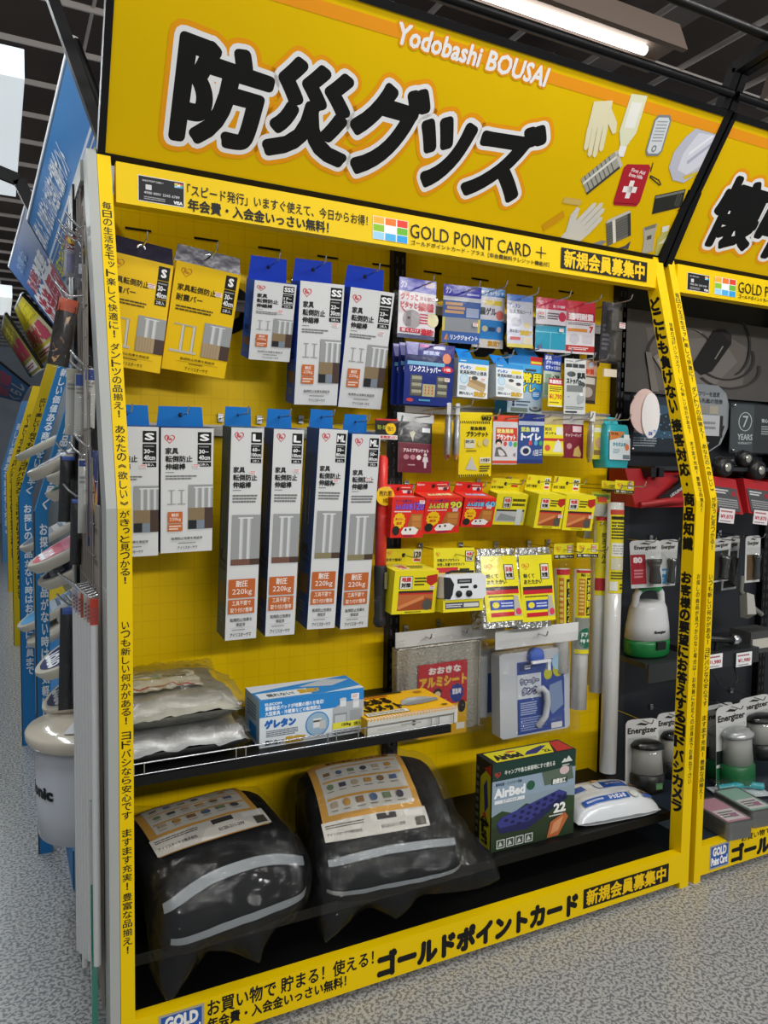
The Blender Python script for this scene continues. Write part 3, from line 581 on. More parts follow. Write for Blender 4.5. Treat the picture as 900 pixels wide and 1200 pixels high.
def sign_photos(mb, fn):      # pictures of goods printed on the sign
    def P_(pts, c, l=7): mb.add([fn(a, b, l) for a, b in pts], [tuple(range(len(pts)))], pc(c))
    def ell(cx, cy, rx, ry, c, l=7, a0=0): P_(rotp([(rx*math.cos(t*math.pi/10), ry*math.sin(t*math.pi/10)) for t in range(20)], (cx, cy), a0), c, l)
    def glove(cx, cy, s, a, c):
        P_(rotp([(-.035*s, -.07*s), (.03*s, -.07*s), (.036*s, .01*s), (-.036*s, .01*s)], (cx, cy), a), c, 7)
        for i, (x, h) in enumerate(((-.028, .062), (-.009, .078), (.010, .074), (.028, .055))):
            P_(rotp([(x*s-.0085*s, 0), (x*s+.0085*s, 0), (x*s+.008*s, h*s), (x*s, h*s+.008*s), (x*s-.008*s, h*s)], (cx, cy), a), c, 8)
        P_(rotp([(-.035*s, -.05*s), (-.066*s, -.01*s), (-.070*s, .018*s), (-.058*s, .022*s), (-.034*s, -.01*s)], (cx, cy), a), c, 8)
        for x in (-.0185, .0005, .019): P_(rotp([(x*s-.0006, 0), (x*s+.0006, 0), (x*s+.0006, .055*s), (x*s-.0006, .055*s)], (cx, cy), a), 'b9b6a6', 9)
    glove(1.335, .325, 1.0, math.pi+.25, 'e9e2bd'); glove(1.425, .045, 1.05, -.55, 'd9d6cd')
    # water bottle, sardine tin, helmet
    P_(rotp([(-.03, .09), (.03, .09), (.032, -.01), (.012, -.05), (-.012, -.05), (-.032, -.01)], (1.448, .345), .12), 'e6e7c8'); P_(rotp([(-.019, .07), (.019, .07), (.019, .0), (-.019, .0)], (1.448, .345), .12), 'f3f3ea', 8)
    P_(rotp([(-.013, -.05), (.013, -.05), (.013, -.08), (-.013, -.08)], (1.448, .345), .12), 'f4f4f4', 9)
    P_(rotp([(-.032, -.045), (-.022, -.058), (.022, -.058), (.032, -.045), (.032, .045), (.022, .058), (-.022, .058), (-.032, .045)], (1.568, .347), .18), '83898c'); P_(rotp([(-.027, -.042), (-.018, -.051), (.018, -.051), (.027, -.042), (.027, .042), (.018, .051), (-.018, .051), (-.027, .042)], (1.568, .347), .18), 'd8dde0', 8)
    for i in range(7): P_(rotp([(-.02, -.016+i*.009), (.02, -.016+i*.009), (.02, -.013+i*.009), (-.02, -.013+i*.009)], (1.568, .347), .18), '9aa0a4', 9)
    ell(1.568+.004, .310, .009, .010, '70777a', 9); ell(1.568+.004, .310, .005, .006, 'd8dde0', 10)
    P_([(1.662, .27), (1.655, .315), (1.675, .365), (1.70, .394), (1.789, .394), (1.789, .275), (1.75, .238), (1.70, .238)], 'c3c4d2'); P_([(1.70, .27), (1.694, .32), (1.72, .385), (1.789, .390), (1.789, .30), (1.745, .262)], 'dcdde8', 8)
    P_([(1.722, .30), (1.789, .372), (1.789, .358), (1.73, .292)], 'b4b5c6', 9); P_([(1.715, .325), (1.775, .388), (1.785, .388), (1.72, .318)], 'f2f2f8', 9); P_([(1.735, .256), (1.789, .282), (1.789, .272), (1.745, .248)], 'd9bd3a', 9)
    # tin cans
    for cx, cy, w, h, a, c1 in ((1.411, .207, .030, .063, -.72, 'a9a79c'), (1.570, .058, .046, .040, .55, '6f6e68')):
        P_(rotp([(-w, -h), (w, -h), (w, h), (-w, h)], (cx, cy), a), c1)
        for i in range(7): y = -h+.012+i*(2*h-.02)/7; P_(rotp([(-w, y), (w, y), (w, y+.003), (-w, y+.003)], (cx, cy), a), '55544e', 8)
        P_(rotp([(-w*.5, -h), (-w*.25, -h), (-w*.25, h), (-w*.5, h)], (cx, cy), a), 'e6e4da', 9)
        P_(rotp([(w*.75, -h), (w, -h), (w, h), (w*.75, h)], (cx, cy), a), '3c3b37', 9)
        P_(rotp([(-w*1.02, h), (w*1.02, h), (w*.9, h+.01), (-w*.9, h+.01)], (cx, cy), a), 'cbc9bf', 9)
    # first-aid kit
    P_(rotp([(-.052, -.055), (-.045, -.064), (.045, -.064), (.054, -.05), (.050, .055), (.04, .064), (-.045, .060), (-.054, .05)], (1.548, .196), .12), 'b3202e')
    P_(rotp([(-.047, -.058), (.046, -.058), (.046, -.055), (-.047, -.055)], (1.548, .196), .12), '7f1420', 8)
    mb.text('First Aid', 1.522, .243, 1.578, .233, fn, 8, pc('f4dede'), .03); mb.text('Erste Hilfe', 1.520, .229, 1.576, .219, fn, 8, pc('f4dede'), .03)
    P_(rotp([(-.009, -.027), (.009, -.027), (.009, .027), (-.009, .027)], (1.546, .182), .12), 'f6f0ee', 8); P_(rotp([(-.027, -.009), (.027, -.009), (.027, .009), (-.027, .009)], (1.546, .182), .12), 'f6f0ee', 8)
    for a, b in (((1.598, .245), (1.592, .272)), ((1.602, .235), (1.645, .228)), ((1.645, .228), (1.662, .216)), ((1.603, .231), (1.658, .214))):
        d = (Vector(b)-Vector(a)); n = Vector((-d.y, d.x)).normalized()*.0018; a, b = Vector(a), Vector(b); P_([tuple(a+n), tuple(b+n), tuple(b-n), tuple(a-n)], '2a2620', 8)
    # phone, torch, small bottle, sticks
    P_([(1.658, .182), (1.770, .222), (1.788, .166), (1.678, .125)], '2a2b26'); P_([(1.661, .180), (1.768, .218), (1.770, .211), (1.664, .173)], '7d7e76', 8)
    for i in range(3): P_([(1.745+i*.009, .205-i*.001), (1.749+i*.009, .206-i*.001), (1.758+i*.008, .166), (1.754+i*.008, .165)], '55564c', 9)
    P_(rotp([(-.028, .046), (.028, .046), (.02, -.0), (.024, -.05), (-.024, -.05), (-.02, .0)], (1.712, .048), .42), 'b7b2a6'); P_(rotp([(-.024, .046), (.024, .046), (.020, .034), (-.020, .034)], (1.712, .048), .42), '807b70', 8); P_(rotp([(-.009, .012), (.009, .012), (.009, -.002), (-.009, -.002)], (1.712, .048), .42), '5b574e', 8)
    P_(rotp([(-.026, -.05), (.026, -.05), (.026, .01), (.010, .03), (-.010, .03), (-.026, .01)], (1.776, .052), .35), 'c6c06a'); P_(rotp([(-.014, .03), (.014, .03), (.014, .05), (-.014, .05)], (1.776, .052), .35), 'e6e6dc', 8); P_(rotp([(-.02, -.01), (.012, .012), (.018, -.01)], (1.776, .052), .35), 'ececc8', 9)
    P_(rotp([(-.036, -.009), (.028, -.009), (.038, 0), (.028, .009), (-.036, .009)], (1.348, .112), .05), 'd4b763'); P_(rotp([(-.04, -.012), (.04, -.012), (.04, .012), (-.04, .012)], (1.305, .045), .75), 'd79c00')
    P_([(1.60, -.0), (1.625, .012), (1.64, .03), (1.644, .003)], '4a4a5a'); P_([(1.49, .0), (1.52, .015), (1.54, .016), (1.53, .0)], '8d8d92'); P_([(1.775, .15), (1.789, .172), (1.789, .156)], '8a2020')
CH1 = [('防', [(.132, .288), (.345, .268), (.332, .076), (.128, .068)]), ('災', [(.362, .292), (.562, .278), (.570, .082), (.358, .076)]),
       ('グ', [(.575, .302), (.775, .292), (.765, .078), (.582, .076)]), ('ッ', [(.780, .240), (.935, .250), (.925, .078), (.795, .078)]), ('ズ', [(.952, .268), (1.168, .285), (1.150, .082), (.955, .075)])]
CH2 = [('懐', [(.082, .290), (.295, .285), (.305, .075), (.085, .070)]), ('中', [(.325, .285), (.515, .280), (.515, .070), (.325, .070)]), ('電', [(.545, .285), (.745, .280), (.745, .075), (.545, .075)]), ('灯', [(.775, .285), (.975, .285), (.975, .075), (.775, .075)])]
header(0, 'header_sign', 'big yellow leaning sign reading 防災グッズ with pictures of gloves, tins and helmet', CH1, True)
header(1.863, 'header_sign', 'yellow leaning sign starting 懐中 at the photo edge', CH2, False)
# ================================================================ goods on the panel
def hook_at(x, y_front, z, what, group='steel peg hooks along the panel', reach=.085):
    mb = MB(); y1 = y_front-reach
    mb.tube([(x, .499, z), (x, y1, z), (x, y1-.008, z+.004), (x, y1-.014, z+.018)], .0024, STEEL, 6)
    mb.box(x-.008, x+.008, .490, .4995, z-.012, z+.012, STEEL)
    return tag(mb.build('peg_hook'), 'steel peg hook carrying the '+what, 'hook', group)
def place(k, name, label, cat, group=None):
    x, y, z, rx, ry, rz, w, h = P[k]
    return thing(name, label, cat, (x, y, z), (rx, ry, rz), group), w, h
def world(root, v): return Euler(root.rotation_euler, 'XYZ').to_matrix() @ Vector(v)+Vector(root.location)
def sticker(root, w, h, u, v, wd=.018, ht=.011, y=-.0012):
    mb = MB(); fn = flat(w, h, y)
    a, b = wd/w/2, ht/h/2
    art(mb, [('R', u-a, v-b, u+a, v+b, 'f1ecec'), ('R', u-a*.8, v-b*.75, u+a*.8, v-b*.35, 'd4605e'), ('B', u-a*.8, v-b*.1, u+a*.8, v+b*.8, 2, 'c08a88')], fn)
    return mb.build('price_sticker', root)
def carton(k, name, label, short, d, ops, side, top=None, flap=None, stick=None, cat='box', group=None, side_ops=None, top_ops=None, flap_ops=None, base=WHITE, hook=True, hz=None, gloss=False, hu=.5):
    root, w, h = place(k, name, label, cat, group)
    S = pc(side); T_ = pc(top or side)
    mb = MB(); x = w/2
    vs = [(-x, 0, 0), (x, 0, 0), (x, d, 0), (-x, d, 0), (-x, 0, -h), (x, 0, -h), (x, d, -h), (-x, d, -h)]
    mb.add(vs, [(0, 4, 5, 1)], base if not isinstance(base, str) else pc(base)); mb.add(vs, [(3, 7, 4, 0), (1, 5, 6, 2), (2, 6, 7, 3)], S); mb.add(vs, [(0, 1, 2, 3)], T_); mb.add(vs, [(4, 7, 6, 5)], S)
    art(mb, ops, flat(w, h), gloss=gloss)
    if side_ops: art(mb, side_ops, lambda u, v, l: (-x-.0003-l*.00006, d*(1-u), -v*h))
    if top_ops: art(mb, top_ops, lambda u, v, l: (-x+u*w, d*(1-v), .0003+l*.00006))
    body = mb.build('carton', root)
    if flap:      # (u0, u1, height, y as share of the depth, colour)
        u0, u1, fh, fy, fc = flap; a, b = -x+u0*w, -x+u1*w; y = d*fy; mb = MB(); c = pc(fc, True); q = (b-a)*.04
        if fy > .5: mb.hexa([(a, y-.001, -.002), (b, y-.001, -.002), (b, y+.001, -.002), (a, y+.001, -.002), (a+q, y-.001, fh), (b-q, y-.001, fh), (b-q, y+.001, fh), (a+q, y+.001, fh)], c)
        else: mb.hexa([(a-q, .0, -.001), (b+q, .0, -.001), (b+q, .002, -.001), (a-q, .002, -.001), (a, y-.001, fh), (b, y-.001, fh), (b, y+.001, fh), (a, y+.001, fh)], c)
        art(mb, [('E', .5+(hu-.5), .42, .05, .05*(b-a)/fh, '181818')]+(flap_ops or []), lambda u, v, l: (a+u*(b-a), y-.0014-l*.00006, fh*(1-v)))
        mb.build('hanging_tab', root)
        hz = fh*.58 if hz is None else hz
        if hook:
            p = world(root, (a+(b-a)*hu, y, hz)); hook_at(p.x, p.y, p.z, short)
    if stick: sticker(root, w, h, *stick).parent = body
    return root
def pouch(k, name, label, short, ops, t=.012, back='e8e8e8', cat='packet', group=None, stick=None, hook=True, hv=.06, gloss=True, seal=True, bulge=.003, hu=.5):
    root, w, h = place(k, name, label, cat, group)
    def f(u, v, l): b = bulge*max(0, math.sin(math.pi*min(1, max(0, u))))*max(0, math.sin(math.pi*min(1, max(0, v)))); return ((u-.5)*w, -b-(.0008 if l else 0)-l*.00007, -v*h)
    mb = MB(); m = pc(back, gloss)
    mb.grid(lambda u, v: f(u, v, 0), 16, 16, m); mb.grid(lambda u, v: ((.5-u)*w, t*(max(0, math.sin(math.pi*u))**.5)*(max(0, math.sin(math.pi*v))**.5)+.0004, -v*h), 8, 8, m)
    art(mb, ops, f, 8, gloss)
    body = mb.build('packet_body', root)
    if stick: sticker(root, w, h, *stick, y=-bulge-.006).parent = body
    if hook:
        p = world(root, ((hu-.5)*w, 0, -hv*h)); hook_at(p.x, p.y, p.z, short)
    return root
# ---- tension-rod cartons
def rods_pic(u0, v0, u1, v1, wood, split, dark=None, poles=3):
    o = [('R', u0, v0, u1, v1, '9d9f9e')]; w = u1-u0; h = v1-v0; b = v0+h*split
    for i in range(poles):
        x = u0+w*(.28+.26*i); o += [('R', x, v0+h*.07, x+w*.13, b, 'd4d6d6'), ('R', x+w*.09, v0+h*.07, x+w*.13, b, 'b4b7b8'), ('R', x-w*.06, v0+h*.05, x+w*.2, v0+h*.075, 'e2e4e4')]
    o += [('R', u0, b, u1, v1 if not dark else v0+h*dark, wood), ('R', u0+w*.66, b, u1, v1, '4d3c34')]
    for i in range(6): x = u0+w*.1*i+w*.03; o.append(('R', x, b+h*.01, x+w*.012, (v1 if not dark else v0+h*dark)-.002, '8d7759' if wood != '7a5648' else '5f4238'))
    if dark: o += [('R', u0, v0+h*dark, u0+w*.34, v1, '25282a'), ('R', u0+w*.34, v0+h*dark, u0+w*.66, v1, '7f8a96')]
    return o
def rod_short(size, rng, two=True, tall=.0):
    o = [('H', .16, .085, .10, .040, 'c8323a'), ('R', .69, .03, .955, .118, '121212'), ('T', size, .745 if len(size) == 1 else .72, .048, .90 if len(size) == 1 else .935, .098, 'f4f4f4', .04),
         ('R', .69, .128, .955, .262, '121212'), ('B', .72, .14, .925, .155, 1, '9a9a9a'), ('T', rng[0], .72, .17, .90, .20, 'ececec', .03), ('T', rng[1], .72, .215, .93, .250, 'ececec', .03), ('R', .69, .27, .955, .305, '121212'), ('T', '2本入', .74, .277, .91, .298, 'e4e4e4', .02)]
    return o
def rod_S(size, rng, wood='8d7a5c'):
    o = rod_short(size, rng)
    o += [('T', '家具', .085, .155, .32, .205, '222222', .03), ('T', '転倒防止', .085, .218, .59, .268, '222222', .03), ('T', '伸縮棒', .085, .28, .46, .328, '222222', .03),
          ('B', .085, .345, .25, .355, 1, '777777'), ('B', .085, .37, .72, .41, 2, '7a7a7a')]
    for x in (.14, .33): o += [('R', x, .49, x+.12, .497, '9a9a9a'), ('R', x+.05, .495, x+.075, .60, 'a4a4a4'), ('R', x-.02, .6, x+.14, .607, '9a9a9a')]
    o += rods_pic(.52, .45, 1, .81, wood, .52, .8)
    o += [('R', .13, .665, .41, .755, 'c96a32'), ('T', '耐圧', .20, .678, .34, .703, 'f6efe8', .02), ('T', '220kg', .165, .712, .375, .743, 'f6efe8', .0), ('R', .13, .762, .41, .822, 'c96a32'), ('B', .155, .772, .385, .814, 2, 'ecd6c4'),
          ('T', '転倒防止効果を実証済', .2, .872, .80, .895, '4c4c4c'), ('R', .2, .905, .8, .9065, 'b4b4b4'), ('B', .33, .915, .67, .928, 1, '888888'), ('T', 'アイリスオーヤマ', .32, .948, .70, .972, '333333')]
    return o
def rod_L(size, rng, wood):
    return [('H', .245, .038, .145, .024, 'c8323a'), ('R', .62, .018, .955, .068, '121212'), ('T', size, .68 if len(size) == 1 else .655, .028, .89 if len(size) == 1 else .92, .058, 'f4f4f4', .04), ('R', .62, .074, .955, .136, '121212'), ('B', .66, .078, .92, .086, 1, '9a9a9a'),
            ('T', rng[0], .67, .09, .90, .106, 'ececec', .03), ('T', rng[1], .64, .114, .935, .130, 'ececec', .03), ('R', .62, .141, .955, .159, '121212'), ('T', '2本入', .68, .144, .90, .156, 'e4e4e4'),
            ('T', '家具', .10, .178, .45, .205, '222222', .03), ('T', '転倒防止', .10, .213, .84, .241, '222222', .03), ('T', '伸縮棒', .10, .247, .66, .276, '222222', .03), ('B', .1, .283, .38, .289, 1, '777777'), ('B', .1, .304, .88, .346, 3, '777777')] \
        + rods_pic(.10, .40, 1, .638, wood, .88, None, 2) + \
        [('R', .06, .705, .90, .795, 'c2652e'), ('T', '耐圧', .29, .712, .66, .742, 'f6efe8', .02), ('T', '220kg', .18, .752, .80, .785, 'f6efe8', .0), ('R', .06, .803, .90, .872, 'c2652e'), ('T', '工具不要で', .18, .81, .78, .832, 'f3e6da'), ('T', '取り付け簡単', .13, .843, .84, .866, 'f3e6da'),
         ('T', '転倒防止効果を', .14, .893, .84, .911, '4c4c4c'), ('T', '実証済', .34, .917, .62, .934, '4c4c4c'), ('R', .12, .94, .86, .941, 'b4b4b4'), ('B', .2, .946, .75, .955, 1, '999999'), ('T', 'アイリスオーヤマ', .15, .966, .82, .985, '333333')]
def rod_Y():
    o = [('H', .17, .085, .085, .05, 'c07a10'), ('R', .775, .03, .955, .155, '181510'), ('T', 'S', .83, .055, .90, .125, 'f4f4f4', .05), ('R', .775, .16, .955, .325, '181510'), ('B', .79, .175, .94, .195, 1, '9a9a9a'), ('T', '30~', .80, .205, .92, .25, 'ececec', .03), ('T', '40cm', .79, .265, .945, .312, 'ececec', .03), ('R', .775, .33, .955, .385, '181510'), ('T', '2本入', .80, .34, .93, .375, 'e4e4e4'),
         ('T', '家具転倒防止', .07, .195, .66, .255, '2c2408', .02), ('T', '耐震バー', .07, .285, .47, .345, '2c2408', .02), ('B', .08, .385, .68, .44, 2, '5a4a08')]
    for x in (.10, .27): o += [('R', x, .555, x+.17, .568, 'b9b29a'), ('R', x+.12, .565, x+.155, .80, 'd4d0c0'), ('R', x+.155, .565, x+.165, .80, '8d8978'), ('R', x-.03, .80, x+.21, .822, 'c9c5b4')]
    o += rods_pic(.56, .505, 1, .83, 'b09a78', .58, None, 2)
    o += [('T', '転倒防止効果を実証済', .26, .862, .80, .885, '3a3008'), ('R', .2, .90, .86, .9025, '8a7410'), ('B', .4, .907, .66, .922, 1, '6a5a10'), ('T', 'アイリスオーヤマ', .35, .945, .71, .977, '3a3008')]
    return o
CY = ('box', 'yellow tremor-bar boxes at the top of the panel'); CW = 'white tension-rod boxes on the panel'
ring = lambda root, w, fh, d: None
def eyelet(root, x, y, z):
    mb = MB(); n = 16
    mb.lathe([(.0125, 0), (.0135, .002), (.010, .004), (.006, .003), (.0045, .001)], STEEL, n, mx=Matrix.Translation((x, y, z)) @ Matrix.Rotation(math.pi/2, 4, 'X'))
    mb.build('eyelet', root)
for k, lab, sh in (('A1', 'yellow size S tremor-bar box half hidden by the yellow post', 'half hidden yellow S box'), ('A2', 'yellow size S tremor-bar box hanging fully in view at the top', 'fully visible yellow S box')):
    r = carton(k, 'tremor_bar_box', lab, sh, .035, rod_Y(), 'e0b400', flap=(.0, .955, .042, .35, '1c1430'), stick=(.70, .225), base='efc400', group=CY[1])
    w = P[k][6]; eyelet(r, -.02*w, .35*.035-.002, .024)
def rod_box(k, lab, sh, size, rng, d, side, kind, wood='8d7a5c', flapc='1673c4', fw=.9, fh=.052, st=(.70, .30)):
    so = [('T', size, .25, .58, .75, .63, '11141a', .03), ('T', rng[0]+rng[1], .2, .65, .8, .67, '20242c'), ('R', .2, .73, .85, .83, '6e5640'), ('B', .25, .87, .75, .93, 3, '5c7486'), ('R', .3, .30, .34, .48, '8a98a4'), ('R', .55, .30, .59, .48, '8a98a4')]
    ops = rod_L(size, rng, wood) if kind == 'L' else rod_S(size, rng, wood)
    return carton(k, 'tension_rod_box', lab, sh, d, ops, side, flap=(.0, fw, fh, .86, flapc), stick=st, base='dadbda', group=CW, side_ops=so)
rod_box('A3', 'small white size SSS tension-rod box with blue sides, shortest of the top row', 'small SSS rod box', 'SSS', ('17~', '23cm'), .075, '1d55b8', 'S', flapc='1b46d0', fw=.93, fh=.062, st=(.66, .36))
rod_box('A4', 'white size SS tension-rod box beside the small SSS box', 'SS rod box next to the SSS box', 'SS', ('23~', '30cm'), .075, '1d4fae', 'S', flapc='1b46d0', fh=.062, st=(.84, .33))
rod_box('A5', 'white size SS tension-rod box next to the black upright', 'SS rod box next to the black upright', 'SS', ('23~', '30cm'), .06, '1d4fae', 'S', flapc='1b46d0', fh=.062, st=(.80, .35))
rod_box('B1', 'white size S tension-rod box half hidden by the yellow post', 'half hidden white S box', 'S', ('30~', '40cm'), .06, '20407c', 'S')
rod_box('B2', 'white size S tension-rod box in full view under the yellow boxes', 'fully visible white S box', 'S', ('30~', '40cm'), .06, '1b2f66', 'S', st=(.66, .30))
rod_box('B3', 'tall white size L tension-rod box with dark teal side, first of the four tall boxes', 'first tall L box', 'L', ('60~', '100cm'), .085, '41575f', 'L', '7a5648', fw=.86, st=(.70, .205))
rod_box('B4', 'tall white size L tension-rod box, second of the four tall boxes', 'second tall L box', 'L', ('60~', '100cm'), .085, '25406e', 'L', '7a5648', fw=.86, st=(.80, .195))
rod_box('B5', 'tall white size ML tension-rod box, third of the four tall boxes', 'third tall box, an ML', 'ML', ('50~', '80cm'), .10, '1b4a86', 'L', '8d8763', fw=.86, st=(.68, .25))
rod_box('B6', 'tall white size ML tension-rod box beside the red baton', 'fourth tall box, an ML', 'ML', ('50~', '80cm'), .08, '1b4a86', 'L', '8d8763', fw=.86, st=(.66, .225))
# ---- red baton light in its clear bag
r, w, h = place('B7', 'baton_light', 'red warning baton light with black grip in a clear hanging bag', 'torch')
mb = MB(); art(mb, [('R', 0, 0, 1, .095, '1b1714'), ('R', .0, .0, 1, .008, 'c8322a'), ('T', '防犯・防災に', .1, .03, .55, .05, 'c9d820'), ('E', .68, .045, .24, .028, 'f4c400'), ('T', '強力', .55, .035, .82, .055, '2a2000'), ('R', .0, .075, 1, .095, 'e8e4e0'), ('T', '高輝度LED', .2, .078, .95, .092, 'c02020', .03)], flat(w, h))
mb.box(-w/2, w/2, 0, .002, -.095*h, 0, pc('1b1714')); mb.build('header_card', r)
mb = MB(); mb.lathe([(.011, -.17*h), (.0165, -.185*h), (.0175, -.69*h)], mat('red_translucent_tube', 'f83020', .3), 18, o=(0, .025, 0)); mb.build('red_tube', r)
mb = MB(); mb.lathe([(.018, -.69*h), (.0195, -.70*h), (.018, -.78*h), (.016, -.93*h), (.019, -.945*h), (.019, -.97*h), (.012, -.985*h)], mat('black_rubber_grip', '161617', .5), 18, o=(0, .025, 0)); mb.box(.004, .014, .002, .01, -.80*h, -.72*h, STEEL); mb.build('grip', r)
mb = MB(); art(mb, [('E', .5, .36, .42, .045, 'f5c20a'), ('T', '売れ筋', .22, .335, .80, .36, '3a2800', .03), ('T', '5位', .4, .37, .62, .39, '3a2800', .03)], flat(w, h, .0)); mb.build('round_sticker', r)
mb = MB(); mb.grid(lambda u, v: ((u-.5)*w*.9, .003-.004*math.sin(math.pi*u), -h*(.09+.93*v)), 6, 20, FILM); mb.build('clear_bag', r)
p = world(r, (0, 0, -.02*h)); hook_at(p.x, p.y, p.z, 'red baton light')

# ---- first row of packets
pouch('C1', 'gel_mat_packet', 'white packet with red lettering under a blue header, first of the top row', 'white and red lettered packet', [('R', 0, 0, 1, .22, '2424c0'), ('R', .7, .03, .97, .12, 'c9b6c8'), ('T', 'クン', .05, .05, .2, .17, 'dfe0ff', .05), ('R', 0, .22, 1, .9, 'e6e0e2'), ('T', 'グラッと', .06, .25, .5, .36, 'c8283c', .08), ('T', '来る前に', .55, .28, .95, .35, 'b84a58', .04), ('T', 'ピタッと', .06, .40, .48, .50, 'c8283c', .08), ('T', '接着', .52, .39, .94, .52, 'c8283c', .08), ('L', .08, .5, .24, .60, .03, 'c8283c'), ('P', [(.28, .64), (.16, .61), (.25, .54)], 'c8283c'), ('E', .36, .68, .24, .16, 'a9a2a4'), ('R', .2, .55, .34, .80, '8c8688'), ('R', .24, .64, .31, .68, '3c3638'), ('E', .93, .66, .16, .12, 'e0d8a8'), ('B', .56, .56, .80, .75, 4, 'c8485a'), ('R', .06, .83, .60, .90, 'c8283c'), ('T', '置くだけ', .1, .84, .55, .89, 'f4e8ea'), ('T', '連結!', .62, .82, .96, .92, 'c8283c', .06), ('R', 0, .93, 1, 1, '565a78')], stick=None, hv=.14)
pouch('C2', 'link_mat_packet', 'blue link-joint packet with grey mat and yellow edges', 'blue link-joint packet', [('R', 0, 0, 1, .20, '2222b4'), ('T', 'クン', .06, .04, .2, .15, 'dfe0ff', .05), ('B', .6, .12, .95, .17, 1, 'c0c4f0'), ('R', 0, .20, 1, .27, 'cfd2da'), ('R', 0, .27, 1, 1, '3e62a4'), ('R', .06, .30, .5, .35, 'd8a878'), ('R', .10, .37, .56, .42, 'd8a878'), ('R', .05, .44, .54, .49, 'd8a878'), ('R', .6, .38, .95, .54, 'a8b4d0'), ('R', .0, .56, 1, .80, '8e9196'), ('R', 0, .56, .06, .80, 'd4c050'), ('R', .94, .56, 1, .80, 'd4c050'), ('P', [(.05, .95), (.19, .95), (.12, .84)], 'e08a60'), ('T', 'リンクジョイント', .22, .86, .95, .94, 'e8ecf8', .05)], stick=(.84, .66), hv=.12)
pouch('C3', 'gel_mat_packet', 'white and blue quake-gel packet partly behind the link-joint packet', 'quake-gel packet', [('R', 0, 0, 1, .14, '2a78c4'), ('T', '耐震ゲルパッド', .1, .05, .95, .11, 'e8f0f8', .03), ('R', 0, .14, 1, .52, 'dcd8e2'), ('R', .35, .2, .9, .28, 'e0c83a'), ('T', '耐震ゲル', .05, .33, .72, .45, '30343c', .05), ('E', .85, .44, .13, .08, 'd87068'), ('R', 0, .53, 1, .85, '2c7ec2'), ('E', .38, .68, .09, .05, 'cfc7a0'), ('R', .5, .65, .72, .72, '2a4468'), ('E', .84, .68, .07, .05, 'c8b8c0'), ('R', 0, .86, 1, 1, 'cfc8c0'), ('T', '震度7', .5, .88, .9, .97, 'b88820', .05)], hv=.06)
pouch('C4', 'fixing_sheet_packet', 'pale blue-topped furniture sheet packet with gold bottom', 'furniture sheet packet', [('R', 0, 0, 1, .12, '4e7ed0'), ('R', 0, .12, 1, .93, 'c9cad8'), ('T', 'ゲレタン', .08, .17, .5, .25, '3a58a8', .06), ('T', '家具直ねシート', .1, .28, .95, .36, '3c4458', .02), ('E', .35, .52, .2, .09, 'a8aab8'), ('E', .75, .57, .14, .06, 'd8c8a0'), ('T', '倒れない!', .1, .66, .5, .72, '30384c', .03), ('T', '震度7', .5, .67, .95, .76, 'c8a830', .06), ('R', .12, .80, .5, .86, 'c86060'), ('R', .6, .8, .94, .92, 'd8ccb0'), ('R', 0, .93, 1, 1, 'd8c860')], hv=.07)
pouch('C5', 'gel_mat_packet', 'red-topped packet showing teal gel squares, beside the red transparent one', 'packet with teal gel squares', [('R', 0, 0, 1, .21, 'd0244e'), ('H', .14, .085, .07, .04, 'f0d0d8'), ('T', '置くだけ簡単!', .55, .12, .95, .17, 'f6e4ea', .03), ('R', 0, .21, 1, .5, 'ddd6de'), ('R', .06, .25, .30, .40, '4a3438'), ('R', .08, .26, .28, .39, 'e8e0e4'), ('T', '地震', .10, .27, .26, .32, 'c83848', .05), ('T', '対策', .10, .33, .26, .38, '3a2c30', .05), ('B', .36, .26, .75, .40, 3, '58484e'), ('E', .86, .33, .13, .09, 'cc3050'), ('R', 0, .49, 1, .52, '505058'), ('R', 0, .52, 1, .95, '2f97b4'), ('R', .0, .625, 1, .64, '7cc0d0'), ('R', .47, .63, .49, .95, '7cc0d0'), ('R', .05, .88, .22, .98, '4a62a0'), ('R', 0, .95, 1, 1, 'cfccd4')], stick=(.80, .585), hv=.06)
pouch('C6', 'gel_mat_packet', 'red and white transparent quake-mat packet marked 7, last of the row', 'red transparent quake-mat packet', [('R', 0, 0, 1, .2, 'cf2338'), ('R', 0, .2, 1, .38, 'b81c3c'), ('T', '透明耐震', .08, .235, .92, .355, 'f6e6ea', .06), ('R', 0, .38, 1, 1, 'd9d2d6'), ('B', .06, .40, .95, .46, 2, '5a4650'), ('R', .05, .52, .72, .58, 'd88a30'), ('T', '7', .80, .47, .92, .58, 'c8203a', .06), ('E', .28, .72, .17, .1, 'c2bec4'), ('R', .55, .63, .92, .80, 'c6c1c7'), ('R', 0, .84, 1, .96, 'b03030'), ('B', .1, .87, .8, .93, 2, 'f0d8d8')], hv=.06)
